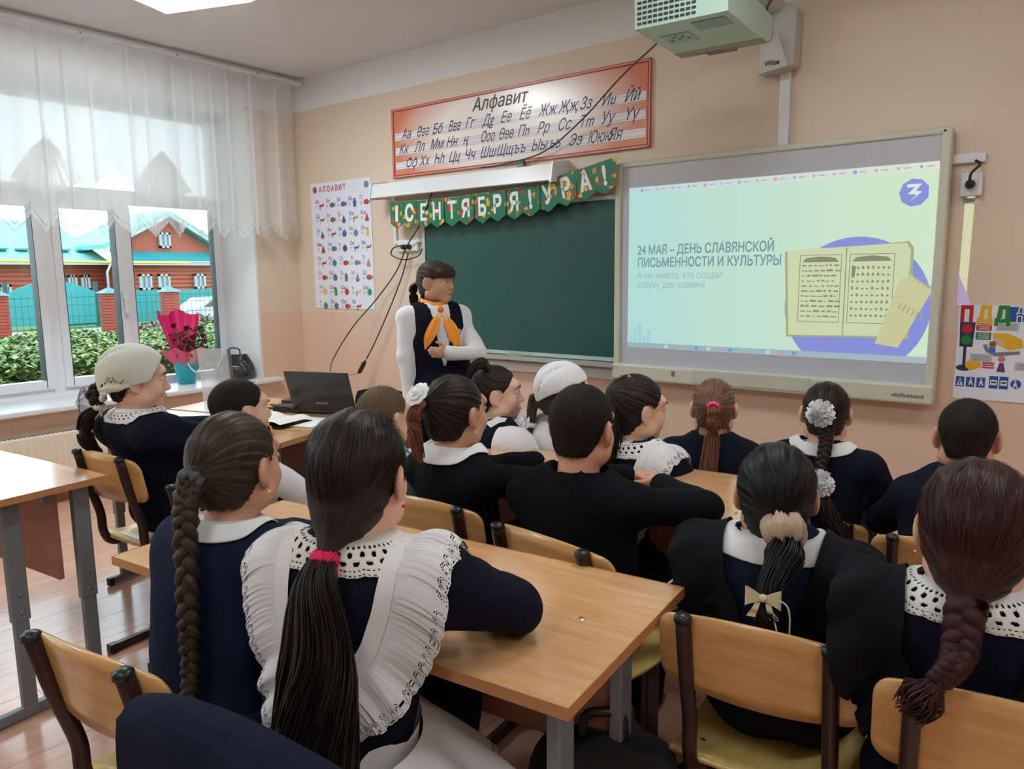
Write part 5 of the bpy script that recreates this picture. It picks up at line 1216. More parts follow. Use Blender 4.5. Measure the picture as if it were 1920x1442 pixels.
class Head:
    def __init__(s, c, Q, k): s.c = V(*c); s.Q = Q; s.k = k
    def w(s, x, y, z): return s.c + s.Q @ V(x, y, z) * s.k
    def loc(s, X, Y, Z):
        x, y, z = X - s.c[0], Y - s.c[1], Z - s.c[2]
        return [(s.Q[0, i] * x + s.Q[1, i] * y + s.Q[2, i] * z) / s.k for i in range(3)]
    def E(s, S, c, r, k=.02, sub=False, rot=None):
        Q = s.Q if rot is None else s.Q @ rot
        S.ell(s.w(*c), [q * s.k for q in r], Q, k * s.k, sub)
    def C(s, S, a, b, ra, rb, k=.02, sub=False): S.cap(s.w(*a), s.w(*b), ra * s.k, rb * s.k, k * s.k, sub)

def build_head(S, H, neck, adult=False):
    H.E(S, (0, -.014, .028), (.073, .092, .084))
    H.E(S, (0, .028, -.030), (.057, .060, .075), k=.03)
    H.E(S, (0, .058, -.084), (.026, .024, .02), k=.03)
    for s in (-1, 1):
        H.E(S, (s * .034, .052, -.030), (.026, .028, .028), k=.02)
        H.E(S, (s * .052, .004, -.062), (.02, .036, .024), k=.03)
    H.E(S, (0, .072, .034), (.052, .018, .02), k=.02)
    for s in (-1, 1): H.E(S, (s * .030, .097, .003), (.017, .013, .011), k=.012, sub=True)
    for s in (-1, 1): H.E(S, (s * .031, .0775, .0095), (.0155, .011, .0065), k=.004); H.E(S, (s * .031, .0765, -.0075), (.0145, .010, .0045), k=.004)
    H.C(S, (0, .084, .010), (0, .099, -.026), .007, .0095, k=.012)
    for s in (-1, 1): H.E(S, (s * .010, .093, -.030), (.008, .008, .007), k=.006)
    H.C(S, (-.014, .0845, -.056), (.014, .0845, -.056), .0085, .0085, k=.010)
    H.E(S, (0, .097, -.0575), (.021, .008, .0016), k=.003, sub=True)
    for s in (-1, 1):
        a = R(22 * s); rz = np.array([[math.cos(a), -math.sin(a), 0], [math.sin(a), math.cos(a), 0], [0, 0, 1]], dtype=np.float32)
        H.E(S, (s * .078, -.010, -.004), (.009, .020, .031), k=.008, rot=rz)
        H.E(S, (s * .088, -.004, -.002), (.006, .011, .019), k=.005, sub=True, rot=rz)
        H.E(S, (s * .075, -.002, -.030), (.006, .009, .010), k=.006, rot=rz)
    H.C(S, (0, -.022, -.045), tuple(H.Q.T @ ((neck - H.c) / H.k)), .046, .050, k=.03)

def hair_cap(H, m, parent, tie=None, off=.0, front=None, nape=-.062, h=.0032, sink=0.0, over_ears=False, part=False, puff=.0, side=0.0, name='hair', fine=1.2, bangs=False):
    zs = [-.2, -.06, -.035, -.005, .03, .06, .10]
    ys = [-.03, -.026, -.018, -.004 + .012, .042, .060, .078]
    if front: ys = [a + b for a, b in zip(ys, front)]
    if over_ears: ys[2] += .02; ys[3] += .02
    tl = V(*tie) if tie is not None else V(0, -.02, .12)
    ra, rb, rc = .0765 + off, .0965 + off, .0875 + off
    def f(X, Y, Z):
        x, y, z = H.loc(X, Y, Z)
        k0 = np.sqrt((x / ra) ** 2 + ((y + .016) / rb) ** 2 + ((z - .029) / rc) ** 2); k1 = np.sqrt((x / ra ** 2) ** 2 + ((y + .016) / rb ** 2) ** 2 + ((z - .029) / rc ** 2) ** 2) + 1e-6
        d = k0 * (k0 - 1) / k1
        # lower back of the head
        q = np.sqrt((x / (.058 + off)) ** 2 + ((y + .045) / (.052 + off)) ** 2 + ((z + .035) / .06) ** 2); q1 = np.sqrt((x / (.058 + off) ** 2) ** 2 + ((y + .045) / (.052 + off) ** 2) ** 2 + ((z + .035) / .06 ** 2) ** 2) + 1e-6
        d2 = q * (q - 1) / q1; kk = .03; hh = np.clip(.5 + .5 * (d - d2) / kk, 0, 1); d = d + (d2 - d) * hh - kk * hh * (1 - hh)
        if bangs:
            e = np.sqrt((x / .066) ** 2 + ((y - .066) / .034) ** 2 + ((z - .048) / .038) ** 2); d3 = (e - 1) * .030; hh = np.clip(.5 + .5 * (d - d3) / .02, 0, 1); d = d + (d3 - d) * hh - .02 * hh * (1 - hh)
        yl = np.interp(z, zs, ys).astype(np.float32)
        if bangs: yl = np.where((z > .022) & (np.abs(x) < .070), .12, yl)
        keep = (y - yl) * .8
        if not over_ears:
            ear = .024 - np.sqrt((y - .004) ** 2 * 1.0 + (z + .004) ** 2 * .6); keep = np.maximum(keep, np.where(np.abs(x) > .045, ear, -1))
        d = np.maximum(d, keep); d = np.maximum(d, (nape - z))
        if sink: d = d + sink * np.clip(.03 - z, 0, 1) * .1
        ux, uy, uz = x - tl[0], y - tl[1], z - tl[2]
        ph = np.arctan2(ux, uz + .35 * uy + 1e-6)
        d = d + (.0011 * np.sin(ph * 26 + 2 * np.sin(ph * 7)) + .0007 * np.sin(ph * 61)) * fine
        if part: d = d + .004 * np.exp(-(x / .006) ** 2) * (z > .02)
        return d * H.k
    S = Sdf(); r = .15 * H.k; S.fn(f, H.c - r, H.c + r)
    if tie is not None:
        t = tl; S.cap(H.w(*(t * .72 + V(0, 0, .012) * .3)), H.w(*t), .034 * H.k, .015 * H.k, k=.035 * H.k)
    def flow(vs):
        q = ((vs - H.c) @ H.Q) / H.k; u = q - tl
        L = np.linalg.norm(u, axis=1) + 1e-6; n_ = u / L[:, None]
        # directions around the tie axis; strands run radially
        axis = -tl / (np.linalg.norm(tl) + 1e-6); pr = n_ - np.outer(n_ @ axis, axis); pl_ = np.linalg.norm(pr, axis=1) + 1e-4; pr = pr / pl_[:, None]
        return np.stack([pr[:, 0] * 11, pr[:, 1] * 11, pr[:, 2] * 11 + L * 3], 1) * 3.4
    V0, Q0 = S.mesh(h)
    # short strands lying on the cap, a few standing off it
    rng = np.random.default_rng(int(abs(H.c[0]) * 1e4) % 9973); n = 5200 if sink else 3000; nrm = np.zeros_like(V0)
    fn_ = np.cross(V0[Q0[:, 2]] - V0[Q0[:, 0]], V0[Q0[:, 3]] - V0[Q0[:, 1]])
    for j in range(4): np.add.at(nrm, Q0[:, j], fn_)
    nrm /= np.linalg.norm(nrm, axis=1)[:, None] + 1e-12
    pick = rng.integers(0, len(V0), n); out = ((V0[pick] - H.c) * nrm[pick]).sum(1) > .03 * H.k; pick = pick[out]; n = len(pick)
    p0 = V0[pick]; n0 = nrm[pick]; tw = H.w(*tl) if not sink else H.w(0, -.03, -.2)
    d = (tw - p0) if not sink else (tw - p0) + rng.normal(0, .06, (n, 3)); d = d - n0 * (d * n0).sum(1)[:, None]; d /= np.linalg.norm(d, axis=1)[:, None] + 1e-9; d = d + rng.normal(0, .05, (n, 3))
    L = (rng.uniform(.020, .045, n) if not sink else rng.uniform(.006, .013, n)) * H.k; lift = np.where(rng.random(n) < .04, rng.uniform(.003, .009, n), rng.uniform(.0004, .0016, n)); wv = np.cross(d, n0) * (.0006 if not sink else .0005)
    R0 = np.linalg.norm(p0 - H.c, axis=1); rows = []
    for j in range(4):
        t = j / 3; q = p0 + d * (L * t)[:, None]; q = H.c + (q - H.c) * ((R0 + lift * math.sin(math.pi * min(1, t * 1.2 + .1))) / np.linalg.norm(q - H.c, axis=1))[:, None]; wj = wv * (1 - .8 * t * t); rows += [q - wj, q + wj]
    SV = np.stack(rows, 1).reshape(-1, 3); b_ = (np.arange(n) * 8)[:, None]; SQ = np.concatenate([b_ + np.array([[2 * j, 2 * j + 1, 2 * j + 3, 2 * j + 2]]) for j in range(3)])
    sd = rng.uniform(0, 60, n); FL = np.concatenate([flow(V0), np.repeat(np.stack([sd, sd * 1.7, sd * .3], 1), 8, axis=0)])
    o = np_mesh(name, [(V0, Q0), (SV, SQ)], m, parent); set_flow(o.data, FL); return o

def strands(name, path, rad, m, parent, n=170, seed=1, wave=.004, thick=.0013, lag=0.0, flare=1.0):
    rng = np.random.default_rng(seed); P = np.array([tuple(p) for p in spline(path, 6)]); N = len(P)
    T = np.gradient(P, axis=0); T /= np.linalg.norm(T, axis=1)[:, None] + 1e-9
    ref = np.array([0, 0, 1.0]) if abs(T[0, 2]) < .8 else np.array([1.0, 0, 0]); X = np.cross(T, ref); X /= np.linalg.norm(X, axis=1)[:, None] + 1e-9; Yv = np.cross(T, X)
    t = np.linspace(0, 1, N); rr = np.interp(t, np.linspace(0, 1, len(rad)), rad)
    vs = []; fs = []; fl = []
    for k in range(n):
        a = rng.uniform(0, 2 * np.pi); q = np.sqrt(rng.uniform(.15, 1)); w1, w2 = rng.uniform(2, 6, 2); p1, p2 = rng.uniform(0, 6.3, 2); end = rng.uniform(.80, 1.0); tt = t * end
        Pi = np.stack([np.interp(tt, t, P[:, i]) for i in range(3)], 1); Xi = np.stack([np.interp(tt, t, X[:, i]) for i in range(3)], 1); Yi = np.stack([np.interp(tt, t, Yv[:, i]) for i in range(3)], 1); ri = np.interp(tt, t, rr) * q
        C = Pi + Xi * (np.cos(a) * ri + wave * tt * np.sin(w1 * tt + p1))[:, None] + Yi * (np.sin(a) * ri * .8 + wave * tt * np.sin(w2 * tt + p2))[:, None]
        th = thick * 1.8 * (1 - .75 * tt ** 3); b0 = len(vs) * 0 + k * N * 3
        for j in range(3):
            an = j * 2.094
            vs.append(C + Xi * (np.cos(an) * th)[:, None] + Yi * (np.sin(an) * th)[:, None])
        idx = [k * N * 3 + j * N for j in range(3)]
        for j in range(3):
            a0, a1 = idx[j], idx[(j + 1) % 3]; r_ = np.arange(N - 1); fs.append(np.stack([a0 + r_, a1 + r_, a1 + r_ + 1, a0 + r_ + 1], 1))
        sd = rng.uniform(0, 50)
        for j in range(3): fl.append(np.stack([np.full(N, sd), np.full(N, sd * 1.3), tt * 4], 1))
    vs = np.concatenate(vs); fs = np.concatenate(fs); FL = np.concatenate(fl)
    # solid core
    cv, cf = tube_geo([tuple(p) for p in P], [float(v) * .72 for v in rr], 14, flat=.8); cq = [f for f in cf if len(f) == 4]
    cv = np.array([tuple(v) for v in cv]); ca = (np.arange(len(cv)) % 14) / 14 * 2 * np.pi
    o = np_mesh(name, [(vs, fs), (cv, np.array(cq))], m, parent); set_flow(o.data, np.concatenate([FL, np.stack([np.cos(ca) * 18, np.sin(ca) * 18, np.repeat(t, 14) * 3], 1)]))
    return o

def braid(name, path, r0, r1, m, parent, cross, flat=.72):
    """three strands crossing over along the path"""
    P = [Vector(p) for p in spline(path, 14)]; N = len(P); vs = []; fs = []; fl = []
    side0 = None; fr_ = []
    for i in range(N):
        T = (P[min(i + 1, N - 1)] - P[max(i - 1, 0)]).normalized(); v = (Vector(cam.location) - P[i]).normalized() if False else BR_VIEW
        X = T.cross(v).normalized(); fr_.append((X, X.cross(T)))
    for k in range(3):
        pts = []; rr = []
        for i in range(N):
            t = i / (N - 1); r = r0 + (r1 - r0) * t; th = 2 * math.pi * (cross * t / 2.0 + k / 3); X, D = fr_[i]
            pts.append(P[i] + X * (r * .62 * math.sin(th)) + D * (r * .42 * math.sin(2 * th))); rr.append(r * .60 * (.86 + .14 * math.cos(2 * th)))
        # even spacing is kept from the path
        v, f = tube_geo(pts, rr, 12, flat=.85); b0 = len(vs); q = [tuple(j + b0 for j in ff) for ff in f if len(ff) == 4]
        vs += [tuple(p) for p in v]; fs += q
        for i in range(N):
            for j in range(12): a = 2 * math.pi * j / 12; fl.append((math.cos(a) * 9 + k * 7, math.sin(a) * 9, i / (N - 1) * cross * .8))
    o = np_mesh(name, [(np.array(vs), np.array(fs))], m, parent); set_flow(o.data, fl); return o
BR_VIEW = Vector((-.35, -.9, .15)).normalized()

def hand_sdf(S, wrist, d, upn, s=1.0, curl=.4, side=1, spread=.12):
    """wrist point, pointing direction d, back-of-hand normal upn; side=1 when the thumb lies on +x = d x up"""
    d = Vector(d).normalized(); n = Vector(upn); n = (n - d * n.dot(d)).normalized(); x = d.cross(n).normalized() * side; W = Vector(wrist)
    pc = W + d * .038 * s
    Q = np.array([[x[i], d[i], n[i]] for i in range(3)], dtype=np.float32)
    S.ell(pc, (.030 * s, .042 * s, .014 * s), Q, k=.010 * s)
    S.cap(W - d * .03 * s, W + d * .01 * s, .021 * s, .020 * s, k=.012 * s)
    for i, (o, L) in enumerate(((.021, .060), (.007, .068), (-.007, .063), (-.020, .050))):
        b = W + d * (.070 - .006 * abs(i - 1)) * s + x * o * s; dir0 = (d + x * (o * 6 * spread)).normalized()
        c1 = curl * .7; c2 = curl * 1.5; r = .0078 * s
        p1 = b + (dir0 * math.cos(c1) - n * math.sin(c1)) * L * .45 * s; p2 = p1 + (dir0 * math.cos(c1 + c2) - n * math.sin(c1 + c2)) * L * .32 * s; p3 = p2 + (dir0 * math.cos(c1 + c2 * 1.7) - n * math.sin(c1 + c2 * 1.7)) * L * .25 * s
        S.cap(b - d * .015 * s, p1, r * 1.08, r, k=.004 * s); S.cap(p1, p2, r, r * .92, k=.003 * s); S.cap(p2, p3, r * .92, r * .8, k=.003 * s)
    b = W + d * .018 * s + x * .022 * s; q1 = b + (d * .6 + x * .8 - n * .15).normalized() * .032 * s; q2 = q1 + (d * .9 + x * .25 - n * .3 * curl).normalized() * .026 * s
    S.cap(b, q1, .012 * s, .0095 * s, k=.010 * s); S.cap(q1, q2, .0095 * s, .0078 * s, k=.003 * s)

def elbow_ik(a, c, L1, L2, hint):
    a, c = Vector(a), Vector(c); d = c - a; D = min(d.length, (L1 + L2) * .999); u = d.normalized(); x = (L1 * L1 - L2 * L2 + D * D) / (2 * D); y = math.sqrt(max(0, L1 * L1 - x * x)); hv = Vector(hint); hv = (hv - u * hv.dot(u)).normalized()
    return a + u * x + hv * y

def folds(seed, amp=.004):
    rng = np.random.default_rng(seed); K = rng.normal(0, 1, (4, 3)); K = K / np.linalg.norm(K, axis=1)[:, None] * rng.uniform(22, 55, 4)[:, None]; ph = rng.uniform(0, 6, 4)
    def f(X, Y, Z):
        o = 0
        w1 = .6 * np.sin(X * 13 + Z * 17 + ph[0]) + .6 * np.sin(Y * 15 - Z * 11 + ph[1])
        for (a, b, c), p in zip(K, ph): o = o + np.sin(a * X + b * Y + c * Z * .5 + p + 1.4 * w1)
        return (amp * .38 * o).astype(np.float32)
    return f

PEOPLE = {}
def person(key, label, head, hyaw, byaw, s=1.0, pitch=0, roll=0, skin=SKIN, top=C_NAVY, legs=C_NAVY, hips=None, seat=.45, lean=.10, shift=0.0, hands=None, elbows=None, sleeve='long', puff=0.0, neckdrop=.128, shw=.128, standing=False, skirt=True, neckr=.070, res=.008, fold=.0065, vneck=0.0, seed=1, body_top=None, group='pupils', eyes=True, bulk=1.0, fist=.45):
    Hc = V(*head) - (0 if standing else 1) * V(0, 0, .012); Q = frame(hyaw, pitch, roll); B = frame(byaw); H = Head(Hc, Q, s)
    rgt, fwd, upv = B[:, 0], B[:, 1], B[:, 2]
    N = Hc + V(0, 0, -1) * neckdrop * s - fwd * .022 * s + Q[:, 1] * -.012 * s
    if hips is None: hp_ = V(N[0], N[1], seat + .08 * s) - fwd * lean + rgt * shift
    else: hp_ = V(*hips)
    root = empty('person', (float(hp_[0]), float(hp_[1]), 0), label=label, cat='person', group=group)
    off = V(float(hp_[0]), float(hp_[1]), 0)
    inv = Matrix.Translation(-root.location)
    sR = N + rgt * shw * s - upv * .052 * s; sL = N - rgt * shw * s - upv * .052 * s
    L1, L2 = .235 * s, .215 * s
    if hands is None:
        c0 = hp_ + fwd * .36 * s; zt = .785
        hands = [V(c0[0], c0[1], zt) + rgt * .03, V(c0[0], c0[1], zt) - rgt * .03 + fwd * .03]
    hands = [V(*q) for q in hands]
    if elbows is None:
        eR = elbow_ik(sR, hands[0], L1, L2, rgt * 1.0 - upv * .5); eL = elbow_ik(sL, hands[1], L1, L2, -rgt - upv * .5)
    else: eR, eL = [Vector(q) for q in elbows]
    eR, eL = V(*eR), V(*eL)
    # ---- skin: one body
    S = Sdf(); build_head(S, H, N - upv * .02)
    S.cap(N - upv * .005, N - upv * .05 * s, .048 * s, .06 * s, k=.03)
    skinp = [S.mesh(.0036)]
    T = Sdf(); mid = (N + hp_) / 2
    T.ell(N * .68 + hp_ * .32, (.105 * s, .072 * s, .15 * s), B, k=.03); T.ell(hp_, (.115 * s, .085 * s, .10 * s), B, k=.05); T.cap(sR, sL, .035 * s, .035 * s, k=.03)
    T.cap(N - upv * .03, mid, .045, .07, k=.04)
    T.cap(sR, eR, .035 * s, .028 * s); T.cap(sL, eL, .035 * s, .028 * s); T.cap(eR, hands[0], .028 * s, .02 * s); T.cap(eL, hands[1], .028 * s, .02 * s)
    kn = []; ft = []
    for sg in (-1, 1):
        if standing: k_ = hp_ + rgt * sg * .085 * s - upv * .38 * s; f_ = V(k_[0], k_[1], .07)
        else: k_ = hp_ + rgt * sg * .085 * s + fwd * .36 * s - upv * .03; f_ = V(k_[0], k_[1], .07) - fwd * .06
        kn.append(k_); ft.append(f_); T.cap(hp_ + rgt * sg * .06 * s, k_, .06 * s, .042 * s); T.cap(k_, f_, .042 * s, .03 * s)
    skinp.append(T.mesh(.013))
    if not standing or True:
        for hnd, e, sg in ((hands[0], eR, 1), (hands[1], eL, -1)):
            S2 = Sdf(); d = Vector(hnd - e).normalized()
            hd = d if not standing else d
            hand_sdf(S2, Vector(hnd), hd, (0, 0, 1) if not standing else tuple(-fwd if sg > 0 else fwd), s * .95, curl=fist, side=-1 if sg > 0 else 1)
            skinp.append(S2.mesh(.0034))
    body = np_mesh('body', [(v - off, q) for v, q in skinp], skin, root)
    # ---- eyes, brows, lips
    if eyes:
        for sg in (-1, 1):
            e = H.w(sg * .030, .0745, .0015); o = np_mesh('eye', [sphere_np(e - off, .0115 * s)], M_EYEW, body); i_ = H.w(sg * .030, .0862, .003); np_mesh('iris', [sphere_np(i_ - off, .0046 * s)], M_IRIS, body) if False else None
            ir = MB().lathe([(.0, .0016), (.0035, .0012), (.0055, 0)], n=12).mesh('iris'); ir.materials.append(M_IRIS); p = H.w(sg * .030, .0848, .0015) - off
            io = bpy.data.objects.new('iris', ir); COL.objects.link(io); io.parent = body; Mx = Matrix([[*Q[i]] for i in range(3)]).to_4x4() @ Matrix.Rotation(R(-90), 4, 'X'); Mx.translation = Vector(p); io.matrix_local = Mx; 
        br = MB()
        for sg in (-1, 1): br.tube([Vector(H.w(sg * (.014 + .034 * t), .0945 - .014 * t * t, .026 + .006 * math.sin(t * 3)) - off) for t in (0, .25, .5, .75, 1)], [.0016, .0028, .003, .0024, .001], 6)
        br.build('eyebrows', H_DARK, body)
        lp_ = MB(); lp_.tube([Vector(H.w(x, .0925 - 20 * x * x, -.0530 + 2 * x * x) - off) for x in (-.018, -.009, 0, .009, .018)], [.0012, .0030, .0026, .0030, .0012], 8); lp_.tube([Vector(H.w(x, .0920 - 20 * x * x, -.0612 + 6 * x * x) - off) for x in (-.016, -.008, 0, .008, .016)], [.0012, .0036, .0042, .0036, .0012], 8)
        lp_.build('lips', M_LIP, body)
    # ---- clothes
    b = bulk; G = Sdf()
    G.cap(sR - rgt * .02 * s, sL + rgt * .02 * s, .050 * s, .050 * s, k=.03)
    G.cap(N - upv * .035 * s, sR, .052 * s, .050 * s, k=.035); G.cap(N - upv * .035 * s, sL, .052 * s, .050 * s, k=.035)
    G.ell(N * .68 + hp_ * .32, (.142 * s * b, .100 * s * b, .175 * s), B, k=.05); G.ell(N * .34 + hp_ * .66, (.132 * s * b, .098 * s * b, .15 * s), B, k=.05)
    G.ell(hp_ + upv * .01, (.155 * s * b, .125 * s * b, .10 * s), B, k=.05)
    for sh_, e, hn in ((sR, eR, hands[0]), (sL, eL, hands[1])):
        G.cap(sh_, e, (.052 + puff * .02) * s, (.043 + puff * .012) * s, k=.028)
        hv = hn - e; G.cap(e, e + hv * .94, (.043 + puff * .012) * s, .034 * s, k=.02)
        if puff: G.ell(sh_ + (e - sh_) * .12 + upv * .02 * puff, (.062 * s, .062 * s, .060 * s), B, k=.025)
    def nclip(X, Y, Z):       # neckline
        cx, cy, cz = N[0] + fwd[0] * .012, N[1] + fwd[1] * .012, N[2]
        r = np.sqrt((X - cx) ** 2 + (Y - cy) ** 2); return np.minimum((neckr * s - r), (Z - cz + .06 * s))
    dsp = folds(seed, fold)
    gm_ = G.mesh(res, disp=dsp, clipf=nclip)
    cl = np_mesh('jacket' if body_top is None else body_top, [(gm_[0] - off, gm_[1])], top, root)
    W = Sdf()
    if standing:
        W.ell(hp_ + upv * .02, (.16 * s * b, .12 * s * b, .12 * s), B, k=.04); W.cap(hp_ - upv * .05, V(hp_[0], hp_[1], hp_[2] - .42 * s), .15 * s, .17 * s, k=.05)
    elif skirt:
        W.ell(hp_ + upv * .0, (.168 * s * b, .135 * s * b, .09 * s), B, k=.04)
        W.cap(hp_ + rgt * .06 * s, kn[1], .088 * s, .078 * s, k=.07); W.cap(hp_ - rgt * .06 * s, kn[0], .088 * s, .078 * s, k=.07)
        W.cap(kn[0], kn[0] - upv * .14, .07 * s, .075 * s, k=.06); W.cap(kn[1], kn[1] - upv * .14, .07 * s, .075 * s, k=.06)
    else:
        W.ell(hp_ + upv * .0, (.15 * s * b, .12 * s * b, .09 * s), B, k=.04)
        for sg in (0, 1): W.cap(hp_ + rgt * (.06 if sg else -.06) * s, kn[sg], .078 * s, .062 * s, k=.03); W.cap(kn[sg], ft[sg] + upv * .03, .062 * s, .05 * s, k=.02)
    wm = W.mesh(.012, disp=folds(seed + 3, .005)); np_mesh('skirt' if (skirt or standing) else 'trousers', [(wm[0] - off, wm[1])], legs, root)
    for f_ in ft:
        SS = Sdf(); SS.cap(f_ - upv * .03, f_ - upv * .035 + fwd * .12 * s, .032, .028, k=.02); SS.cap(f_, f_ - upv * .03, .03, .035)
        SS2 = SS.mesh(.009, clipf=lambda X, Y, Z: (.004 - Z)); np_mesh('shoe', [(SS2[0] - off, SS2[1])], C_SHOE, root)
    d_ = dict(root=root, H=H, N=N, rgt=rgt, fwd=fwd, up=upv, hp=hp_, s=s, off=off, body=body, cloth=cl, sR=sR, sL=sL, eR=eR, eL=eL, hands=hands, B=B)
    bvm = G.mesh(res, disp=dsp); d_['bvh'] = BVHTree.FromPolygons([Vector(v) for v in (bvm[0] - off)], [tuple(q) for q in bvm[1].tolist()])
    PEOPLE[key] = d_; return d_

def sphere_np(c, r, n=14):
    vs = []; fs = []
    for i in range(n + 1):
        for j in range(n): a = math.pi * i / n; b = 2 * math.pi * j / n; vs.append((c[0] + r * math.sin(a) * math.cos(b), c[1] + r * math.sin(a) * math.sin(b), c[2] + r * math.cos(a)))
    for i in range(n):
        for j in range(n): fs.append((i * n + j, i * n + (j + 1) % n, (i + 1) * n + (j + 1) % n, (i + 1) * n + j))
    return np.array(vs), np.array(fs)

def on_cloth(P, q, off=.004):
    """pull point q (root space) onto the clothes"""
    loc, nor, i, d = P['bvh'].find_nearest(Vector(q)); 
    return loc + nor * off
def pw(P, x, y, z):
    """point near the neck base: right, forward, up in metres -> root space"""
    return Vector(P['N'] + P['rgt'] * x * P['s'] + P['fwd'] * y * P['s'] + P['up'] * z * P['s'] - P['off'])
def hw_(P, x, y, z): return Vector(P['H'].w(x, y, z) - P['off'])

def collar(P, m, width=.05, gap=.5, lace=False, stand=.028, name='collar', points=False, rr=.056):
    """turned-down collar following the shoulders; gap = opening at the front in radians"""
    n = 90; nv = 20; s = P['s']; g = MB(); TT = [None] * 0
    def f(u, v):
        a = math.pi / 2 + gap / 2 + (2 * math.pi - gap) * u; c, sn = math.cos(a), math.sin(a)
        sc = 1 + (.10 * abs(math.sin(a * 9)) if lace else 0); w_ = width * sc
        if points: w_ *= 1 + .5 * math.exp(-((min(u, 1 - u)) / .06) ** 2)
        if v < .25:
            t = v / .25; return pw(P, c * (rr - .006 + .004 * t), .012 + sn * (rr - .008 + .004 * t), -.004 + stand * math.sin(t * 1.57) + .012 * (-sn * .5 + .5))
        t = (v - .25) / .75; q = pw(P, c * (rr + .002 + w_ * t), .012 + sn * (rr + w_ * t), -.004 + stand * (1 - t) + .012 * (-sn * .5 + .5) * (1 - t))
        if t > .05:
            p = on_cloth(P, q, .006 + .003 * (1 - t)); return q.lerp(p, min(1, (t - .05) / .3))
        return q
    if lace:
        nu, nv = 520, 44
        cache = {}
        def F(u, v): return f(u, v)
        def keep(u, v):
            if v < .38: return True
            t = (v - .38) / .62
            for (tc, n_, ru, rt) in ((.16, 56, .30, .045), (.36, 28, .22, .085), (.60, 28, .26, .060), (.80, 84, .28, .030), (.95, 84, .24, .025)):
                c = (u * n_ + (.5 if tc in (.60,) else 0)) % 1 - .5
                if (c / ru) ** 2 + ((t - tc) / rt) ** 2 < 1: return False
            return True
        g.grid(F, nu, nv, keep)
    else: g.grid(f, n, nv)
    o = g.build(name, m, P['root']); md = o.modifiers.new('thickness', 'SOLIDIFY'); md.thickness = .0022; md.offset = 1; return o

def earring(P, side, m=None):
    p = hw_(P, side * .083, -.004, -.046); return np_mesh('earring', [sphere_np(p, .0035, 8)], m or mat('pearl', (.8, .75, .68), .2), P['root'])

def pompom(P, c, r, m, name='pompom'):
    rng = random.Random(int(r * 1e5)); g = MB(); C = Vector(c)
    for k in range(420):
        d = Vector((rng.gauss(0, 1), rng.gauss(0, 1), rng.gauss(0, 1))).normalized(); t = d.orthogonal().normalized() * .0035; e = C + d * r * rng.uniform(.75, 1.08); b = d.cross(t).normalized() * .0035; q = d.lerp(t * 60, .12).normalized() * .010
        g.add([C + d * r * .4 - t, C + d * r * .4 + t, e + t + q, e - t + q], [(0, 1, 2, 3)]); g.add([e - t, e + b, e + t, e - b], [(0, 1, 2, 3)])
    g.add(*[x.tolist() for x in sphere_np(C, r * .72, 10)], True)
    return g.build(name, m, P['root'])
# ------------------------------------------------------------------ hair things and trims
def scrunchie(P, c, axis, r, th, m, name='scrunchie', ruff=.25, n=9):
    c = Vector(c); ax = Vector(axis).normalized(); x = ax.orthogonal().normalized(); y = ax.cross(x)
    def f(u, v):
        a = u * 2 * math.pi; b_ = v * 2 * math.pi; rr = th * (1 + ruff * math.sin(a * n) + .12 * math.sin(a * 23 + b_ * 2)); d = x * math.cos(a) + y * math.sin(a)
        return c + d * (r + rr * .8 * math.cos(b_)) + ax * (rr * 1.25 * math.sin(b_) + th * .12 * math.sin(a * 13))
    return MB().grid(f, 73, 15).build(name, m, P['root'])
def bow(P, c, X, Z, size, m, name='bow', tails=.0):
    c = Vector(c); X = Vector(X).normalized(); Z = Vector(Z).normalized(); Yn = X.cross(Z); g = MB()
    for s in (-1, 1):
        g.grid(lambda u, v, s=s: c + X * s * size * (.1 + .9 * math.sin(v * math.pi * .5)) + Z * (u - .5) * size * (.35 + .95 * v) * (1 + .1 * math.sin(u * 12)) - Yn * size * .30 * math.sin(v * math.pi) , 11, 9)
        g.grid(lambda u, v, s=s: c + X * s * size * (.1 + .9 * math.sin(v * math.pi * .5)) + Z * (u - .5) * size * (.35 + .95 * v) + Yn * size * .12 * math.sin(v * math.pi), 11, 9)
        if tails: g.grid(lambda u, v, s=s: c + X * s * size * (.15 + .5 * v) + Z * (-v * tails) + X * (u - .5) * size * .5 * (.4 + .6 * v) - Yn * .004 * math.sin(v * 9), 5, 10)
    g.add(*[q.tolist() for q in sphere_np(c, size * .24, 10)], True)
    return g.build(name, m, P['root'])
def flower_bow(P, c, size, m, nrm, name='bow'):
    """ribbon rosette with petals"""
    c = Vector(c); n_ = Vector(nrm).normalized(); x = n_.orthogonal().normalized(); y = n_.cross(x); g = MB()
    for ring, (k, r, t) in enumerate(((9, 1, .15), (7, .72, .4), (5, .42, .6))):
        for i in range(k):
            a = 2 * math.pi * i / k + ring * .4; d = x * math.cos(a) + y * math.sin(a); e = n_.cross(d)
            g.grid(lambda u, v, d=d, e=e, r=r, t=t: c + d * size * r * v * (1 - .12 * (2 * u - 1) ** 2) + e * size * .42 * (u - .5) * 2 * math.sin(.35 + v * 2.1) * r + n_ * size * (t * v + .18 * math.sin(v * 3.1)), 7, 7)
    g.add(*[q.tolist() for q in sphere_np(c + n_ * size * .25, size * .42, 12)], True)
    return g.build(name, m, P['root'])
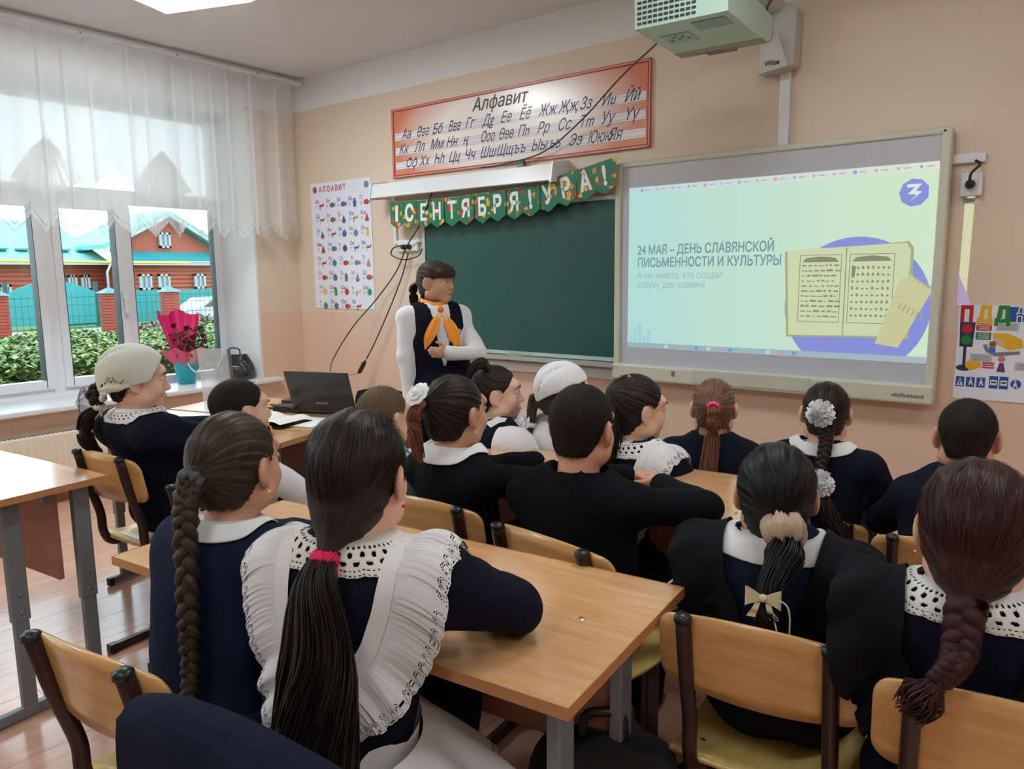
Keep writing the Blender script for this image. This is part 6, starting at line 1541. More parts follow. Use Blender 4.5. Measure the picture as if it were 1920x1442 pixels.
def kerchief(P, m, name='kerchief', off=.012, back=-.075, knot=True):
    H = P['H']; zs = [-.2, -.07, -.03, .02, .06, .12]; ys = [-.04, -.035, .012, .045, .066, .09]
    def f(X, Y, Z):
        x, y, z = H.loc(X, Y, Z); o = off
        k0 = np.sqrt((x / (.080 + o)) ** 2 + ((y + .018) / (.101 + o)) ** 2 + ((z - .026) / (.091 + o)) ** 2); k1 = np.sqrt((x / (.08 + o) ** 2) ** 2 + ((y + .018) / (.101 + o) ** 2) ** 2 + ((z - .026) / (.091 + o) ** 2) ** 2) + 1e-6
        d = k0 * (k0 - 1) / k1
        q = np.sqrt((x / (.063 + o)) ** 2 + ((y + .045) / (.058 + o)) ** 2 + ((z + .035) / .066) ** 2); d2 = (q - 1) * (.060 + o); hh = np.clip(.5 + .5 * (d - d2) / .03, 0, 1); d = d + (d2 - d) * hh - .03 * hh * (1 - hh)
        d = np.abs(d) - .0035
        yl = np.interp(z, zs, ys).astype(np.float32)
        # pleats gathering to the knot at the nape
        ph = np.arctan2(x, z + .06 + .3 * (y + .1)); d = d - .0022 * np.sin(ph * 15 + 2 * np.sin(ph * 5)) * np.clip((.03 - y) / .1, 0, 1)
        zb = back + .55 * np.abs(x) + .35 * np.clip(y + .06, 0, 1); 
        return np.maximum(np.maximum(d, (y - yl) * .8), zb - z) * H.k
    S = Sdf(); r = .16 * H.k; S.fn(f, H.c - r, H.c + r); mm = S.mesh(.0036)
    o = np_mesh(name, [(mm[0] - P['off'], mm[1])], m, P['root'])
    if knot:
        g = MB(); c = hw_(P, 0, -.112, back + .01); g.add(*[q.tolist() for q in sphere_np(c, .014, 10)], True)
        for s in (-1, 1): g.grid(lambda u, v, s=s: c + Vector(P['H'].Q @ V(s * (.01 + .035 * v), -.012 * math.sin(v * 3), -.055 * v)) + Vector(P['H'].Q @ V((u - .5) * .03 * (.5 + v), 0, 0)), 5, 6)
        g.build('knot', m, o)
    return o
def cap_for(P, m, **k):
    H = P['H']; H2 = Head(H.c - P['off'], H.Q, H.k); return hair_cap(H2, m, P['root'], **k)
def wing(P, side, m, width=(.05, .085, .06), z_end=-.36, lace=True, x_top=.105, x_end=.012, name='ruffle', wave=1.0, band=True):
    lo_ = .006 if lace else .015
    """shoulder strap with an outer ruffle, from the chest over the shoulder to the back waist"""
    ctrl = [(x_top * .75, .115, -.20), (x_top * .95, .085, -.09), (x_top, .02, -.012), (x_top * .98, -.06, -.045), (x_top * .82, -.11, -.14), (x_top * .45 + x_end * .5, -.125, z_end * .66), (x_end, -.115, z_end)]
    path = [on_cloth(P, pw(P, side * a, b_, c), .006) for a, b_, c in spline([(q) for q in ctrl], 8)]
    N_ = len(path); ws = np.interp(np.linspace(0, 1, N_), [0, .3, .5, .8, 1], [width[0], width[1], width[1], width[1] * .85, width[2]])
    nv = 44 if lace else 12; nu = 760 if lace else 120; rg = Vector(P['rgt']) * side; upz = Vector((0, 0, 1)); fwd = Vector(P['fwd'])
    def at(u):
        t = u * (N_ - 1); i = min(int(t), N_ - 2); return path[i].lerp(path[i + 1], t - i), (path[i + 1] - path[i]).normalized(), float(np.interp(t, range(N_), ws))
    def f(u, v):
        p, T, w_ = at(u); loc, nor, _, _ = P['bvh'].find_nearest(p)
        o = T.cross(nor).normalized(); o = o if o.dot(rg) > 0 else -o
        sc = 1 + (.05 * abs(math.sin(u * math.pi * 22)) * v if lace else 0)
        fl = .25 + .35 * math.sin(math.pi * min(1, u / .6)) if u < .6 else .25
        q = p + (o * (1 - .12 * v) + nor * fl * (.8 - .55 * v)) * w_ * v * sc + nor * wave * .0075 * v * math.sin(u * 46 + 1.5 * math.sin(u * 17)) + upz * (-.035 * v * v * w_ / .08 * .8)
        loc2, nor2, _, d2 = P['bvh'].find_nearest(q)
        if (q - loc2).dot(nor2) < lo_: q = loc2 + nor2 * lo_
        return q
    def keep(u, v):
        if not lace or v < .74: return True
        t = (v - .74) / .26; c = (u * 44) % 1 - .5
        if .10 < t < .76:
            q_ = c * c * 5 + (t - .75) ** 2 * 2.2
            if abs(q_ - .75) < .09 or abs(q_ - .36) < .07: return False
        c2 = (u * 150) % 1 - .5
        return not (t > .84 and t < .93 and abs(c2) < .22)
    o_ = MB().grid(f, nu, nv, keep).build(name, m, P['root'])
    if band:
        def fb(u, v):
            p, T, w_ = at(u); loc, nor, _, _ = P['bvh'].find_nearest(p); o = T.cross(nor).normalized(); o = o if o.dot(rg) > 0 else -o
            return on_cloth(P, p - o * .030 * v, .0075 if lace else .016)
        MB().grid(fb, 60, 4).build('strap', m, P['root'])
    return o_

# ------------------------------------------------------------------ the class
def rel(P, hand): return hand
M_WCOL = cloth('white_collar_cloth', (.80, .82, .82), .7, fold=.08)
M_LACEW = mat('white_lace', (.78, .80, .78), .8); M_LACEC = mat('cream_lace', (.74, .72, .66), .8)
M_APR = cloth('white_apron_cloth', (.74, .75, .76), .8, fold=.15)

# girl in the light kerchief by the window
P = person('kerchief', 'girl in a pale kerchief and navy dress sitting by the window in profile', (-2.705, 1.296, 1.07), -27, 4, 1.0, pitch=-4, skin=SKIN, top=C_NAVY, legs=C_NAVY, hips=(-2.74, 1.40, .56), hands=[(-2.72, 1.80, .79), (-2.86, 1.80, .79)], elbows=[(-2.52, 1.60, .80), (-2.96, 1.58, .80)], puff=.5, seed=2)
cap_for(P, H_DARK, tie=(0, -.05, -.02), nape=-.075, off=-.006)
kerchief(P, C_KER, off=.014)
collar(P, M_LACEW, width=.055, lace=True, name='lace_collar')
BR_VIEW = Vector((.6, -.7, .2)).normalized()
a, b_, c = hw_(P, -.02, -.105, -.01), hw_(P, -.02, -.145, -.05), hw_(P, -.02, -.125, -.10)
braid('braid', [a, b_, c], .026, .02, H_DARK, P['root'], 3)
strands('ponytail', [c, hw_(P, -.02, -.165, -.14), hw_(P, -.02, -.165, -.22), hw_(P, -.02, -.12, -.27)], [.012, .034, .034, .012], H_DARK, P['root'], n=120, seed=4)
scrunchie(P, c, (0, 0, 1), .016, .008, M_WHITE, 'hair_band')
g = MB(); q0 = hw_(P, -.03, -.14, -.105)
g.grid(lambda u, v: q0 + Vector((-.012 - .075 * v * math.cos(u * 3.1 - 1.55) - .0, -.02 * v, .005 + .075 * v * math.sin(u * 3.1 - 1.55))) + Vector((0, .008 * math.sin(u * 20), 0)) * v, 60, 14, lambda u, v: not (v > .78 and ((u * 20) % 1 - .5) ** 2 * 4 + ((v - .88) / .1) ** 2 < .35))
g.build('lace_bow', mat('blue_white_lace', srgb(206, 214, 232), .8), P['root'])
g.v = []; g.f = []; g.sm = []
g.tube([q0 + Vector((-.012 - .068 * math.cos(u * 3.1 - 1.55), -.022, .005 + .068 * math.sin(u * 3.1 - 1.55))) for u in [k / 40 for k in range(41)]], .0018, 4); g.tube([q0 + Vector((-.012 - .06 * math.cos(u * 3.1 - 1.55) - .006 * math.sin(k * 1.6), -.022, .005 + .06 * math.sin(u * 3.1 - 1.55))) for k, u in enumerate([k / 60 for k in range(61)])], .0015, 4)
g.build('blue_thread', mat('blue_thread', srgb(96, 112, 170), .7), P['root'])

# boy in a white shirt beside her
P = person('whiteshirt', 'boy with cropped dark hair and white shirt behind the girl with the long braid', (-2.266, 1.424, .985), -14, 5, .96, skin=SKIN, top=C_WHITE, legs=C_TROU, hips=(-2.25, 1.42, .53), hands=[(-2.02, 1.78, .60), (-2.2, 1.80, .60)], elbows=[(-2.02, 1.53, .66), (-2.40, 1.52, .68)], skirt=False, seed=5)
cap_for(P, H_CROP, off=-.001, nape=-.060, fine=.4, front=[0, 0, 0, -.004, .0, 0, 0], sink=.8)
collar(P, C_WHITE, width=.03)

# nearest girl left: long brown braid
P = person('longbraid', 'girl in a blue-navy dress with one long brown braid, left of the near desk', (-1.345, .828, 1.055), 16, 16, .97, skin=SKIN2, top=C_NAVYB, legs=C_NAVYB, hips=(-1.37, .74, .52), hands=[(-1.56, 1.10, .785), (-1.48, 1.14, .785)], elbows=[(-1.27, 1.0, .80), (-1.60, .92, .80)], puff=.5, seed=6, bulk=1.06)
cap_for(P, H_BROWN, tie=(-.004, -.116, .004), nape=-.070, off=.001)
collar(P, M_WCOL, width=.030, gap=.3)
t0 = hw_(P, -.004, -.120, .0)
BR_VIEW = Vector((.62, -.75, .2)).normalized()
scrunchie(P, t0, Vector(P['H'].Q @ V(0, -1, -.6)), .020, .009, mat('grey_velvet_tie', srgb(78, 80, 88), .7, bump=.4, bscale=200), 'hair_tie')
e1 = hw_(P, .0, -.145, -.055); e2 = on_cloth(P, pw(P, .025, -.14, -.10), .035); e3 = on_cloth(P, pw(P, .022, -.15, -.24), .03); e4 = on_cloth(P, pw(P, .015, -.15, -.36), .026)
braid('braid', [t0, e1, e2, e3, e4], .028, .015, H_BROWN, P['root'], 15)
strands('braid_end', [e4, e4 + Vector((0, -.005, -.05)), e4 + Vector((0, 0, -.13))], [.008, .018, .006], H_LIGHT, P['root'], n=80, seed=3)
scrunchie(P, e4, (0, 0, 1), .008, .006, M_BLACK, 'hair_band')
earring(P, 1)

# nearest girl middle: white pinafore, long dark ponytail, pink tie
P = person('pinafore', 'girl in a white ruffled pinafore with a long dark ponytail and pink tie', (-1.005, .857, 1.082), 22, 24, 1.03, pitch=-4, skin=SKIN, top=C_NAVY, legs=C_NAVY, hips=(-1.02, .77, .52), hands=[(-1.06, 1.16, .79), (-1.16, 1.12, .79)], elbows=[(-.80, 1.03, .815), (-1.22, .90, .80)], puff=.7, seed=7, neckdrop=.118)
cap_for(P, H_DARK, tie=(.0, -.118, -.098), nape=-.098, off=.003, over_ears=True, front=[0, .004, .006, 0, 0, 0, 0])
collar(P, M_LACEC, width=.068, lace=True, name='lace_collar', gap=.4)
wing(P, 1, M_APR, width=(.05, .095, .030), x_end=-.03, x_top=.10, z_end=-.30); wing(P, -1, M_APR, width=(.05, .075, .05), x_top=.10, x_end=.03, z_end=-.34)
t0 = hw_(P, 0, -.120, -.104); ax = Vector(P['H'].Q @ V(0, -.5, -1))
scrunchie(P, t0 + ax.normalized() * .006, ax, .017, .009, mat('hot_pink_band', srgb(232, 34, 96), .75, bump=.5, bscale=250), 'hair_tie', ruff=.08)
scrunchie(P, t0 + ax.normalized() * .024, ax, .018, .009, MATS['hot_pink_band'], 'hair_tie', ruff=.08)
strands('ponytail', [t0, hw_(P, 0, -.150, -.155), on_cloth(P, pw(P, .0, -.13, -.16), .04), on_cloth(P, pw(P, -.005, -.15, -.28), .05), on_cloth(P, pw(P, -.02, -.15, -.40), .04), pw(P, -.03, -.17, -.52)], [.020, .036, .058, .070, .062, .030], H_DARK, P['root'], n=620, seed=8, wave=.020, thick=.0011)
# sash round the waist, knotted at the back, apron skirt and tails
s = P['s']
def sash(u, v):
    a = u * 2 * math.pi; return on_cloth(P, pw(P, .2 * math.cos(a), .2 * math.sin(a), -.335 + .036 * (v - .5) + .01 * math.sin(a * 5)), .008)
MB().grid(sash, 90, 5).build('sash', M_APR, P['root'])
kn_ = on_cloth(P, pw(P, .015, -.16, -.345), .02)
bow(P, kn_, P['rgt'], (0, 0, 1), .040, M_APR, 'sash_knot')
def tail(nm, pts, w0, w1, m=M_APR):
    pts = spline(pts, 6); n_ = len(pts)
    def f(u, v):
        t = v * (n_ - 1); i = min(int(t), n_ - 2); p = pts[i].lerp(pts[i + 1], t - i); T = (pts[i + 1] - pts[i]).normalized(); X = Vector(P['rgt']); X = (X - T * X.dot(T)).normalized()
        return p + X * (u - .5) * (w0 + (w1 - w0) * v) + T.cross(X) * (.006 * math.sin(u * 7 + v * 4) * (.3 + v))
    return MB().grid(f, 9, 26).build(nm, m, P['root'])
tail('sash_tail', [kn_, kn_ + Vector((.06, -.03, -.02)), kn_ + Vector((.12, .0, -.09)), kn_ + Vector((.14, -.01, -.20))], .03, .07)
tail('sash_tail', [kn_, kn_ + Vector((-.05, -.04, .02)), kn_ + Vector((-.10, -.04, -.06)), kn_ + Vector((-.08, -.05, -.20)), kn_ + Vector((-.06, -.05, -.28))], .03, .08)
# apron lying over the right side of her lap
hp0 = Vector(P['hp'] - P['off'])
def apron(u, v):
    a = -.9 + 2.2 * u; r = .17 + .17 * v
    d = Vector(P['rgt']) * math.cos(a) + Vector(P['fwd']) * math.sin(a)
    return hp0 + d * (r + .012 * math.sin(u * 34) * v) + Vector((0, 0, .10 - .10 * v - .05 * v * v + .012 * math.sin(u * 22) * v))
MB().grid(apron, 240, 24, lambda u, v: not (v > .9 and ((u * 60) % 1 - .5) ** 2 * 4 + ((v - .95) / .04) ** 2 < .4)).build('apron', M_APR, P['root'])
earring(P, 1, MATS['hot_pink_band'])

# boy with cropped fair hair
P = person('fairboy', 'boy with cropped fair hair and pale shirt, left end of the second desk', (-1.92, 1.76, .945), -4, 8, .98, skin=SKIN, top=cloth('pale_blue_shirt', srgb(176, 204, 220), .8), legs=C_TROU, hips=(-1.92, 1.72, .50), hands=[(-1.80, 2.02, .785), (-1.90, 2.02, .785)], skirt=False, seed=9)
cap_for(P, H_BUZZ, off=-.001, nape=-.062, fine=.1, sink=.9)
collar(P, C_WHITE, width=.03)
P['root']['label'] = 'boy with cropped fair hair and pale shirt behind the girl in the pinafore'

# girl with dark hair, white bow and a side ponytail, black jacket
P = person('whitebow', 'girl with pulled-back dark hair, white ribbon bow and white collar in black jacket', (-1.46, 1.62, 1.03), -4, -8, 1.0, skin=SKIN2, top=C_BLK, legs=C_BLK, hips=(-1.48, 1.70, .52), hands=[(-1.30, 2.03, .785), (-1.46, 2.03, .785)], elbows=[(-1.24, 1.82, .80), (-1.62, 1.84, .79)], seed=10, bulk=1.04)
cap_for(P, H_DARK, tie=(-.01, -.105, .045), nape=-.068, off=.0)
collar(P, M_WCOL, width=.030, gap=.5, points=True, stand=.036)
t0 = hw_(P, -.01, -.112, .048)
flower_bow(P, hw_(P, -.012, -.135, .070), .040, mat('white_satin', (.85, .87, .88), .45), Vector(P['H'].Q @ V(0, -.8, .7)), 'ribbon_bow')
strands('ponytail', [t0, hw_(P, -.014, -.150, .02), hw_(P, -.012, -.152, -.05), hw_(P, -.008, -.138, -.12)], [.012, .022, .024, .014], H_GING, P['root'], n=130, seed=11)
earring(P, 1)

# boy in the middle
P = person('midboy', 'boy with short black hair in a black jacket leaning on the second desk', (-1.047, 1.66, 1.026), 4, 10, 1.03, pitch=-6, skin=SKIN2, top=C_BLK, legs=C_TROU, hips=(-1.05, 1.67, .52), hands=[(-1.0, 2.02, .79), (-1.12, 2.05, .79)], elbows=[(-.77, 1.84, .80), (-1.27, 1.86, .80)], skirt=False, seed=12, bulk=1.08, shw=.138)
cap_for(P, H_CROP, off=.0, nape=-.072, fine=.5, front=[0, 0, 0, .0, .002, 0, 0], sink=.7)

# front-row girl in profile
P = person('profile', 'front row girl seen in profile, dark hair in two tails, white puffed sleeves', (-1.86, 2.307, .960), -52, -14, 1.0, pitch=2, skin=SKIN, top=C_WHITE, legs=C_NAVY, hips=(-1.84, 2.30, .48), hands=[(-1.68, 2.60, .60), (-1.82, 2.62, .60)], elbows=[(-1.64, 2.40, .68), (-1.99, 2.44, .68)], puff=1.0, seed=13)
cap_for(P, H_DARK, tie=(0.03, -.03, .10), nape=-.062, off=.002, part=True)
for sg in (-1, 1): strands('hair_tail', [hw_(P, sg * .045, -.03, .098), hw_(P, sg * .062, -.055, .128), hw_(P, sg * .072, -.095, .105), hw_(P, sg * .07, -.115, .05)], [.012, .02, .018, .008], H_DARK, P['root'], n=80, seed=14 + sg)
collar(P, M_WCOL, width=.03, stand=.03)
def vest_for(P, m, infl=.010, vdepth=None, armhole=.085, zlo=-.5):
    s, N, rg, fw_ = P['s'], P['N'], P['rgt'], P['fwd']; G = Sdf(); B = P['B']; hp_ = P['hp']
    b = P.get('bulk', 1.0); up_ = P['up']
    G.cap(P['sR'] * .8 + N * .2, P['sL'] * .8 + N * .2, .056 * s, .056 * s, k=.03); G.cap(N - up_ * .035 * s, P['sR'], .054 * s, .052 * s, k=.035); G.cap(N - up_ * .035 * s, P['sL'], .054 * s, .052 * s, k=.035)
    G.ell(N * .68 + hp_ * .32, ((.142 * b) * s + infl, .100 * s * b + infl, .175 * s), B, k=.05); G.ell(N * .34 + hp_ * .66, (.132 * s * b + infl, .098 * s * b + infl, .15 * s + infl), B, k=.05); G.ell(hp_ + up_ * .01, (.155 * s * b + infl, .125 * s * b + infl, .10 * s), B, k=.05)
    def cl(X, Y, Z):
        x = (X - N[0]) * rg[0] + (Y - N[1]) * rg[1]; y = (X - N[0]) * fw_[0] + (Y - N[1]) * fw_[1]; z = Z - N[2]
        d = .07 * s - np.sqrt(x * x + (y - .012) ** 2)                              # neck
        d = np.maximum(d, np.abs(x) - (.128 * s + np.clip(-z - .12, 0, 1) * .35))   # arm holes
        if vdepth: d = np.maximum(d, np.where(y > 0, (.050 * s * np.clip((z + vdepth) / vdepth, 0, 1) ** .6 + .0 - np.abs(x)) * 1.0 + np.where(z + vdepth < 0, -1, 0), -1))
        return d
    v, q = G.mesh(.008, clipf=cl)
    return np_mesh('vest', [(v - P['off'], q)], m, P['root'])
vest_for(P, C_VEST)

# girl in the white kerchief, front row
P = person('whitekerchief', 'front row girl in a white kerchief with a long brown braid and white apron', (-1.61, 2.42, .968), -22, -6, 1.0, skin=SKIN, top=C_WHITE, legs=C_NAVY, hips=(-1.60, 2.42, .50), hands=[(-1.50, 2.72, .60), (-1.62, 2.72, .60)], puff=1.0, seed=16)
cap_for(P, H_BROWN, tie=(-.02, -.12, -.03), nape=-.075)
kerchief(P, cloth('white_kerchief_cloth', (.82, .84, .85), .8), back=-.02, knot=False)
BR_VIEW = Vector((.4, -.9, .1)).normalized()
c0 = hw_(P, -.03, -.118, .0); c1 = hw_(P, -.04, -.128, -.06); c2 = hw_(P, -.045, -.13, -.115)
braid('braid', [c0, c1, c2], .024, .018, H_BROWN, P['root'], 6)
flower_bow(P, c2 + Vector((-.03, 0, .01)), .045, MATS['white_satin'], (-.3, -.9, .1), 'ribbon_bow')
scrunchie(P, c2, (0, 0, 1), .012, .008, M_WHITE, 'hair_band')
strands('braid_end', [c2, c2 + Vector((-.01, -.01, -.06)), c2 + Vector((-.04, -.02, -.13))], [.012, .026, .010], H_BROWN, P['root'], n=100, seed=17, wave=.012)
wing(P, 1, M_APR, width=(.05, .08, .05), lace=False); wing(P, -1, M_APR, width=(.05, .08, .05), lace=False)
g = scrunchie(P, hw_(P, -.055, -.06, .035), (1, 0, 0), .01, .005, M_WHITE, 'pin')

# girl with half-up hair and pink bow
P = person('halfup', 'front row girl with long half-tied dark hair, small pink bow and lace collar', (-1.222, 2.289, .965), -34, -8, 1.03, pitch=-4, skin=SKIN, top=C_NAVY, legs=C_NAVY, hips=(-1.22, 2.28, .49), hands=[(-1.12, 2.60, .60), (-1.26, 2.60, .60)], puff=.6, seed=18)
cap_for(P, H_DARK, tie=(0, -.09, .06), nape=-.085, off=.004, over_ears=False)
collar(P, M_LACEW, width=.075, lace=True, name='lace_collar', gap=.4)
wing(P, 1, M_APR, width=(.06, .09, .05)); wing(P, -1, M_APR, width=(.06, .09, .05))
bow(P, hw_(P, .005, -.055, .108), Vector(P['H'].Q @ V(1, .3, .2)), Vector(P['H'].Q @ V(0, -.7, .7)), .022, mat('pale_pink_ribbon', srgb(238, 176, 176), .5), 'ribbon_bow', tails=.03)
strands('long_hair', [hw_(P, .0, -.085, .05), hw_(P, .015, -.118, -.01), hw_(P, .030, -.122, -.08), hw_(P, .035, -.125, -.15), hw_(P, .035, -.13, -.22)], [.02, .045, .055, .045, .016], H_DARK, P['root'], n=260, seed=19, wave=.014)

# girl with the ginger ponytail and pink tie
P = person('gingerpony', 'front row girl with protruding ears, straight ginger ponytail and pink hair tie', (-1.072, 2.592, .94), 22, 18, .97, skin=SKIN, top=C_NAVY, legs=C_NAVY, hips=(-1.08, 2.53, .48), hands=[(-1.12, 2.84, .59), (-1.24, 2.82, .59)], puff=.5, seed=20, neckr=.068)
cap_for(P, H_LIGHT, tie=(0, -.108, .02), nape=-.060, off=-.001)
t0 = hw_(P, 0, -.112, .022)
scrunchie(P, t0, Vector(P['H'].Q @ V(0, -1, -.3)), .018, .007, mat('bright_pink_tie', srgb(250, 70, 150), .6), 'hair_tie', ruff=.1)
bow(P, hw_(P, .005, -.098, .062), Vector(P['H'].Q @ V(1, 0, 0)), Vector(P['H'].Q @ V(0, -.5, .8)), .024, mat('pink_white_ribbon', srgb(236, 160, 170), .5), 'ribbon_bow', tails=.02)
strands('ponytail', [t0, hw_(P, 0, -.140, .0), hw_(P, 0, -.135, -.08), on_cloth(P, pw(P, 0, -.13, -.07), .03), on_cloth(P, pw(P, 0, -.13, -.22), .03)], [.014, .022, .026, .03, .022], H_GING, P['root'], n=220, seed=21, wave=.004)
for sg in (-1, 1): strands('loose_strand', [hw_(P, sg * .05, -.06, -.05), hw_(P, sg * .06, -.065, -.10), hw_(P, sg * .055, -.07, -.13)], [.006, .008, .003], H_LIGHT, P['root'], n=14, seed=22 + sg, thick=.0008)

# girl with pompoms
P = person('pompoms', 'girl with a dark braid held by two white pompoms near the right wall poster', (-.704, 2.685, .945), 13, 8, .97, skin=SKIN, top=C_NAVY, legs=C_NAVY, hips=(-.70, 2.62, .48), hands=[(-.68, 2.93, .59), (-.80, 2.93, .59)], puff=.6, seed=24, bulk=1.05)
cap_for(P, H_DARK, tie=(.005, -.110, -.03), nape=-.064)
collar(P, M_WCOL, width=.045, gap=.3, points=True)
M_POM = mat('white_pompom_yarn', (.84, .85, .86), .8)
pompom(P, hw_(P, -.012, -.120, .020), .037, M_POM)
BR_VIEW = Vector((-.1, -1, .1)).normalized()
t0 = hw_(P, .008, -.114, -.03); q1 = hw_(P, .008, -.135, -.085); q2 = on_cloth(P, pw(P, .012, -.12, -.035), .03); q3 = on_cloth(P, pw(P, .018, -.13, -.10), .028)
braid('braid', [t0, q1, q2, q3], .026, .018, H_DARK, P['root'], 8)
pompom(P, on_cloth(P, pw(P, .014, -.13, -.085), .048), .036, M_POM)
strands('braid_end', [q3, on_cloth(P, pw(P, .04, -.13, -.18), .025), on_cloth(P, pw(P, .085, -.13, -.27), .02)], [.012, .026, .008], H_BROWN, P['root'], n=110, seed=25, wave=.02)
earring(P, 1); earring(P, -1)

# short-haired boy by the right wall
P = person('rightboy', 'boy with short dark hair and protruding ears at the right, below the road poster', (-.263, 2.518, .945), 6, 6, 1.0, pitch=-10, skin=SKIN2, top=C_NAVY, legs=C_TROU, hips=(-.27, 2.46, .48), hands=[(-.22, 2.78, .60), (-.36, 2.78, .60)], skirt=False, seed=26, bulk=1.1)
cap_for(P, H_CROP, off=-.001, nape=-.066, fine=.4, sink=.7)

# black-haired girl with the scrunchie
P = person('scrunchie', 'girl with glossy black hair in a beige scrunchie and wide white collar points', (-.498, 1.549, .966), 19, 12, .96, skin=SKIN2, top=C_NAVYB, legs=C_NAVY, hips=(-.475, 1.56, .52), hands=[(-.46, 1.84, .64), (-.58, 1.84, .64)], elbows=[(-.30, 1.66, .70), (-.69, 1.62, .70)], puff=.6, seed=27, bulk=1.02, shw=.138, neckdrop=.104)
cap_for(P, H_BLACK, tie=(.015, -.112, -.028), nape=-.084, off=.005, over_ears=True, front=[0, .0, -.012, -.012, 0, 0, 0])
collar(P, M_WCOL, width=.07, gap=.3, points=False, name='collar'); 
wing(P, 1, C_CHAR, width=(.06, .10, .06), lace=False, x_top=.115, x_end=.05, z_end=-.28, wave=2.6); wing(P, -1, C_CHAR, width=(.06, .10, .06), lace=False, x_top=.115, x_end=.05, z_end=-.28, wave=2.6)
t0 = hw_(P, .015, -.120, -.030); ax = Vector(P['H'].Q @ V(.1, -.8, -1))
scrunchie(P, t0 + ax * .006, ax, .025, .021, cloth('beige_scrunchie_cloth', srgb(186, 164, 142), .8, fold=.9), ruff=.16, n=6)
d0 = pw(P, .015, -.185, -.030)
strands('ponytail', [t0, hw_(P, .018, -.165, -.075), d0, pw(P, .02, -.185, -.08), pw(P, .022, -.17, -.15)], [.018, .036, .018, .030, .014], H_BLACK, P['root'], n=260, seed=28, wave=.01)
M_CRM = cloth('cream_ribbon', srgb(216, 206, 170), .6, fold=.1)
bow(P, d0 + Vector((0, -.030, .0)), P['rgt'], (0, 0, 1), .032, M_CRM, 'ribbon_bow', tails=.04)
MB().tube(spline([d0 + Vector((.0, -.02, 0)), d0 + Vector((.045, -.03, -.005)), d0 + Vector((.05, -.03, -.07)), d0 + Vector((.045, -.03, -.11))], 6), .0016, 5).build('ribbon_end', M_CRM, P['root'])
MB().tube(spline([d0 + Vector((.01, -.02, -.01)), d0 + Vector((.03, -.03, -.07)), d0 + Vector((.035, -.025, -.15))], 6), .0016, 5).build('ribbon_end', M_CRM, P['root'])
earring(P, -1)
MB().tube(spline([pw(P, -.20, -.0, -.10), pw(P, -.235, -.02, -.14), pw(P, -.215, -.03, -.19), pw(P, -.175, -.06, -.22), pw(P, -.17, -.06, -.27)], 6), .003, 6).build('white_cord', M_WHITE, P['root'])

# auburn-haired girl at the right edge
P = person('auburn', 'girl with auburn hair in a low braid and white eyelet collar, right edge', (-.122, 1.388, 1.008), 5, 4, 1.0, pitch=-8, skin=SKIN, top=C_NAVY, legs=C_NAVY, hips=(-.10, 1.44, .52), hands=[(-.05, 1.74, .64), (-.17, 1.74, .64)], elbows=[(.11, 1.54, .72), (-.31, 1.53, .72)], puff=.6, seed=29, bulk=1.02, shw=.138, neckdrop=.106)
cap_for(P, H_AUB, tie=(-.005, -.112, -.10), nape=-.100, off=.008, over_ears=True, front=[0, 0, -.016, -.016, 0, 0, 0])
collar(P, M_LACEW, width=.066, lace=True, name='eyelet_collar', gap=.3)
wing(P, 1, C_CHAR, width=(.06, .10, .06), lace=False, x_top=.115, x_end=.05, z_end=-.26, wave=2.6); wing(P, -1, C_CHAR, width=(.06, .10, .06), lace=False, x_top=.115, x_end=.05, z_end=-.26, wave=2.6)
BR_VIEW = Vector((.05, -1, .1)).normalized()
t0 = hw_(P, -.005, -.118, -.09); a1 = hw_(P, -.008, -.150, -.15); a2 = pw(P, -.012, -.155, -.045); a3 = pw(P, -.030, -.165, -.070)
braid('braid', [t0, a1, a2, a3], .030, .018, H_AUB, P['root'], 6)
strands('braid_end', [a3, pw(P, -.045, -.172, -.095), pw(P, -.065, -.172, -.125)], [.014, .032, .012], H_AUB, P['root'], n=160, seed=30, wave=.016)
earring(P, -1, mat('gold', (.7, .5, .2), .25, metal=1)); earring(P, 1, MATS['gold'])

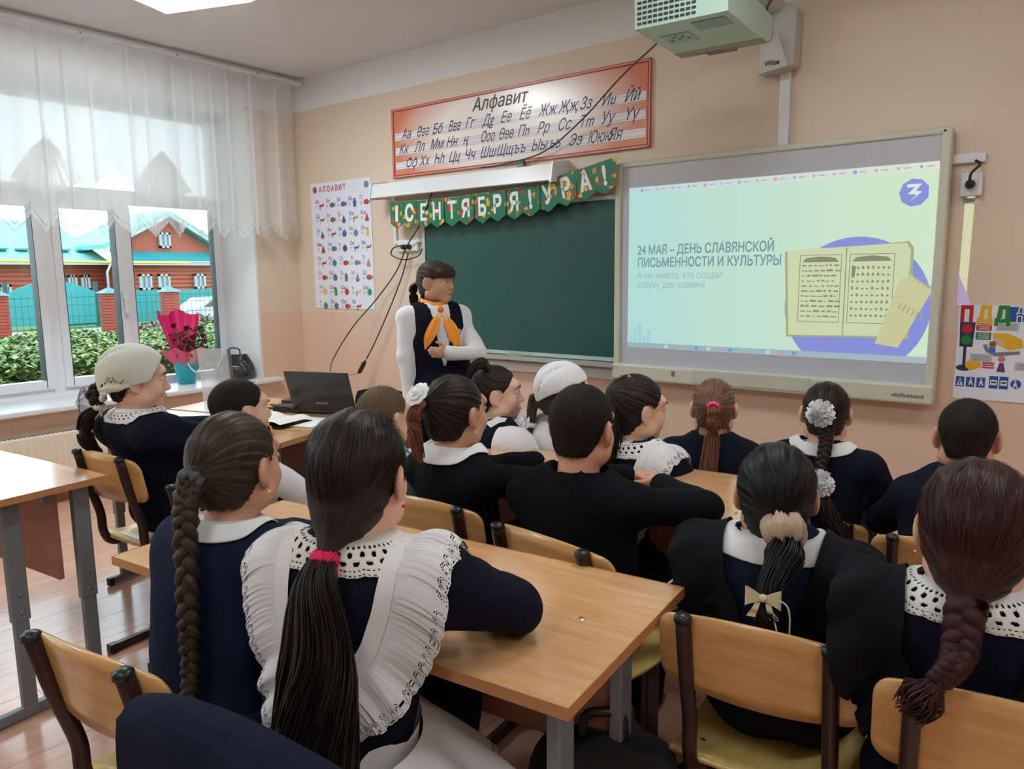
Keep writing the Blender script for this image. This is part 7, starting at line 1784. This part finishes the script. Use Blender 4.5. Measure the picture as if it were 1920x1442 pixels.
# ---- the teacher
P = person('teacher', 'teacher standing by the chalkboard, orange neckerchief, navy vest over white blouse', (-2.645, 2.803, 1.385), -82, -118, .96, pitch=0, fist=.85, skin=mat('skin_adult', srgb(206, 158, 130), .5, sss=.1, noise=.06, nscale=14), top=C_WHITE, legs=C_VEST, hips=(-2.60, 2.80, .86), standing=True, hands=[(-2.68, 2.62, .80), (-2.46, 2.67, 1.05)], elbows=[(-2.715, 2.645, 1.02), (-2.415, 2.85, 1.035)], shw=.150, bulk=1.12, seed=31, group='adults', neckdrop=.130)
P['bulk'] = 1.12
cap_for(P, H_BROWN, tie=(0, -.115, .0), nape=-.066, off=.001, bangs=True)
strands('ponytail', [hw_(P, 0, -.112, .0), hw_(P, 0, -.150, -.03), hw_(P, 0, -.150, -.10), hw_(P, 0, -.12, -.16)], [.014, .026, .026, .012], H_DARK, P['root'], n=150, seed=32)
vest_for(P, C_VEST, infl=.012, vdepth=.30)
M_ORG = mat('orange_satin', srgb(255, 160, 20), .4, sheen=.3); rg = Vector(P['rgt']); fd = Vector(P['fwd'])
g = MB(); g.grid(lambda u, v: pw(P, (.070 + .012 * math.sin(v * 3.14) + .004 * math.sin(u * 40)) * math.cos(u * 6.283), .010 + (.074 + .014 * math.sin(v * 3.14)) * math.sin(u * 6.283), .022 + .062 * (v - .5) - .024 * math.sin(u * 6.283)), 72, 8)
sc = g.build('neckerchief', M_ORG, P['root'])
kq = pw(P, 0, .106, -.012); MB().add(*[q.tolist() for q in sphere_np(kq, .018, 12)], True).build('knot', mat('deep_orange_satin', srgb(250, 120, 10), .4), sc)
for sg, L, dx in ((1, .18, .105), (-1, .23, .075)):
    a0, a1_, a2_ = kq, pw(P, sg * dx * .6, .158, -.11), pw(P, sg * dx, .158, -.03 - L)
    pts = spline([a0, a1_, a2_], 8)
    MB().grid(lambda u, v, pts=pts: pts[min(int(v * (len(pts) - 1)), len(pts) - 1)] + rg * (u - .5) * (.020 + .052 * math.sin(2.2 * v)) * (1 - v ** 4) ** 1.0 + fd * (.006 * math.sin(u * 12)), 9, 17).build('scarf_tail', M_ORG, sc)
bd = pw(P, -.092, .132, -.125)
Mx = Matrix((rg, Vector((0, 0, 1)), fd)).transposed().to_4x4(); bdg = MB().lathe([(0, .004), (.012, .004), (.014, 0), (0, 0)], n=20); bdg.build('badge', mat('lilac_badge', srgb(200, 170, 220), .3), P['root']).matrix_local = Matrix.Translation(bd) @ Mx
for k in range(4):
    b0 = pw(P, 0, .118, -.10 - k * .05); np_mesh('button', [sphere_np(b0, .0035, 8)], M_WHITE, P['root'])
earring(P, 1)
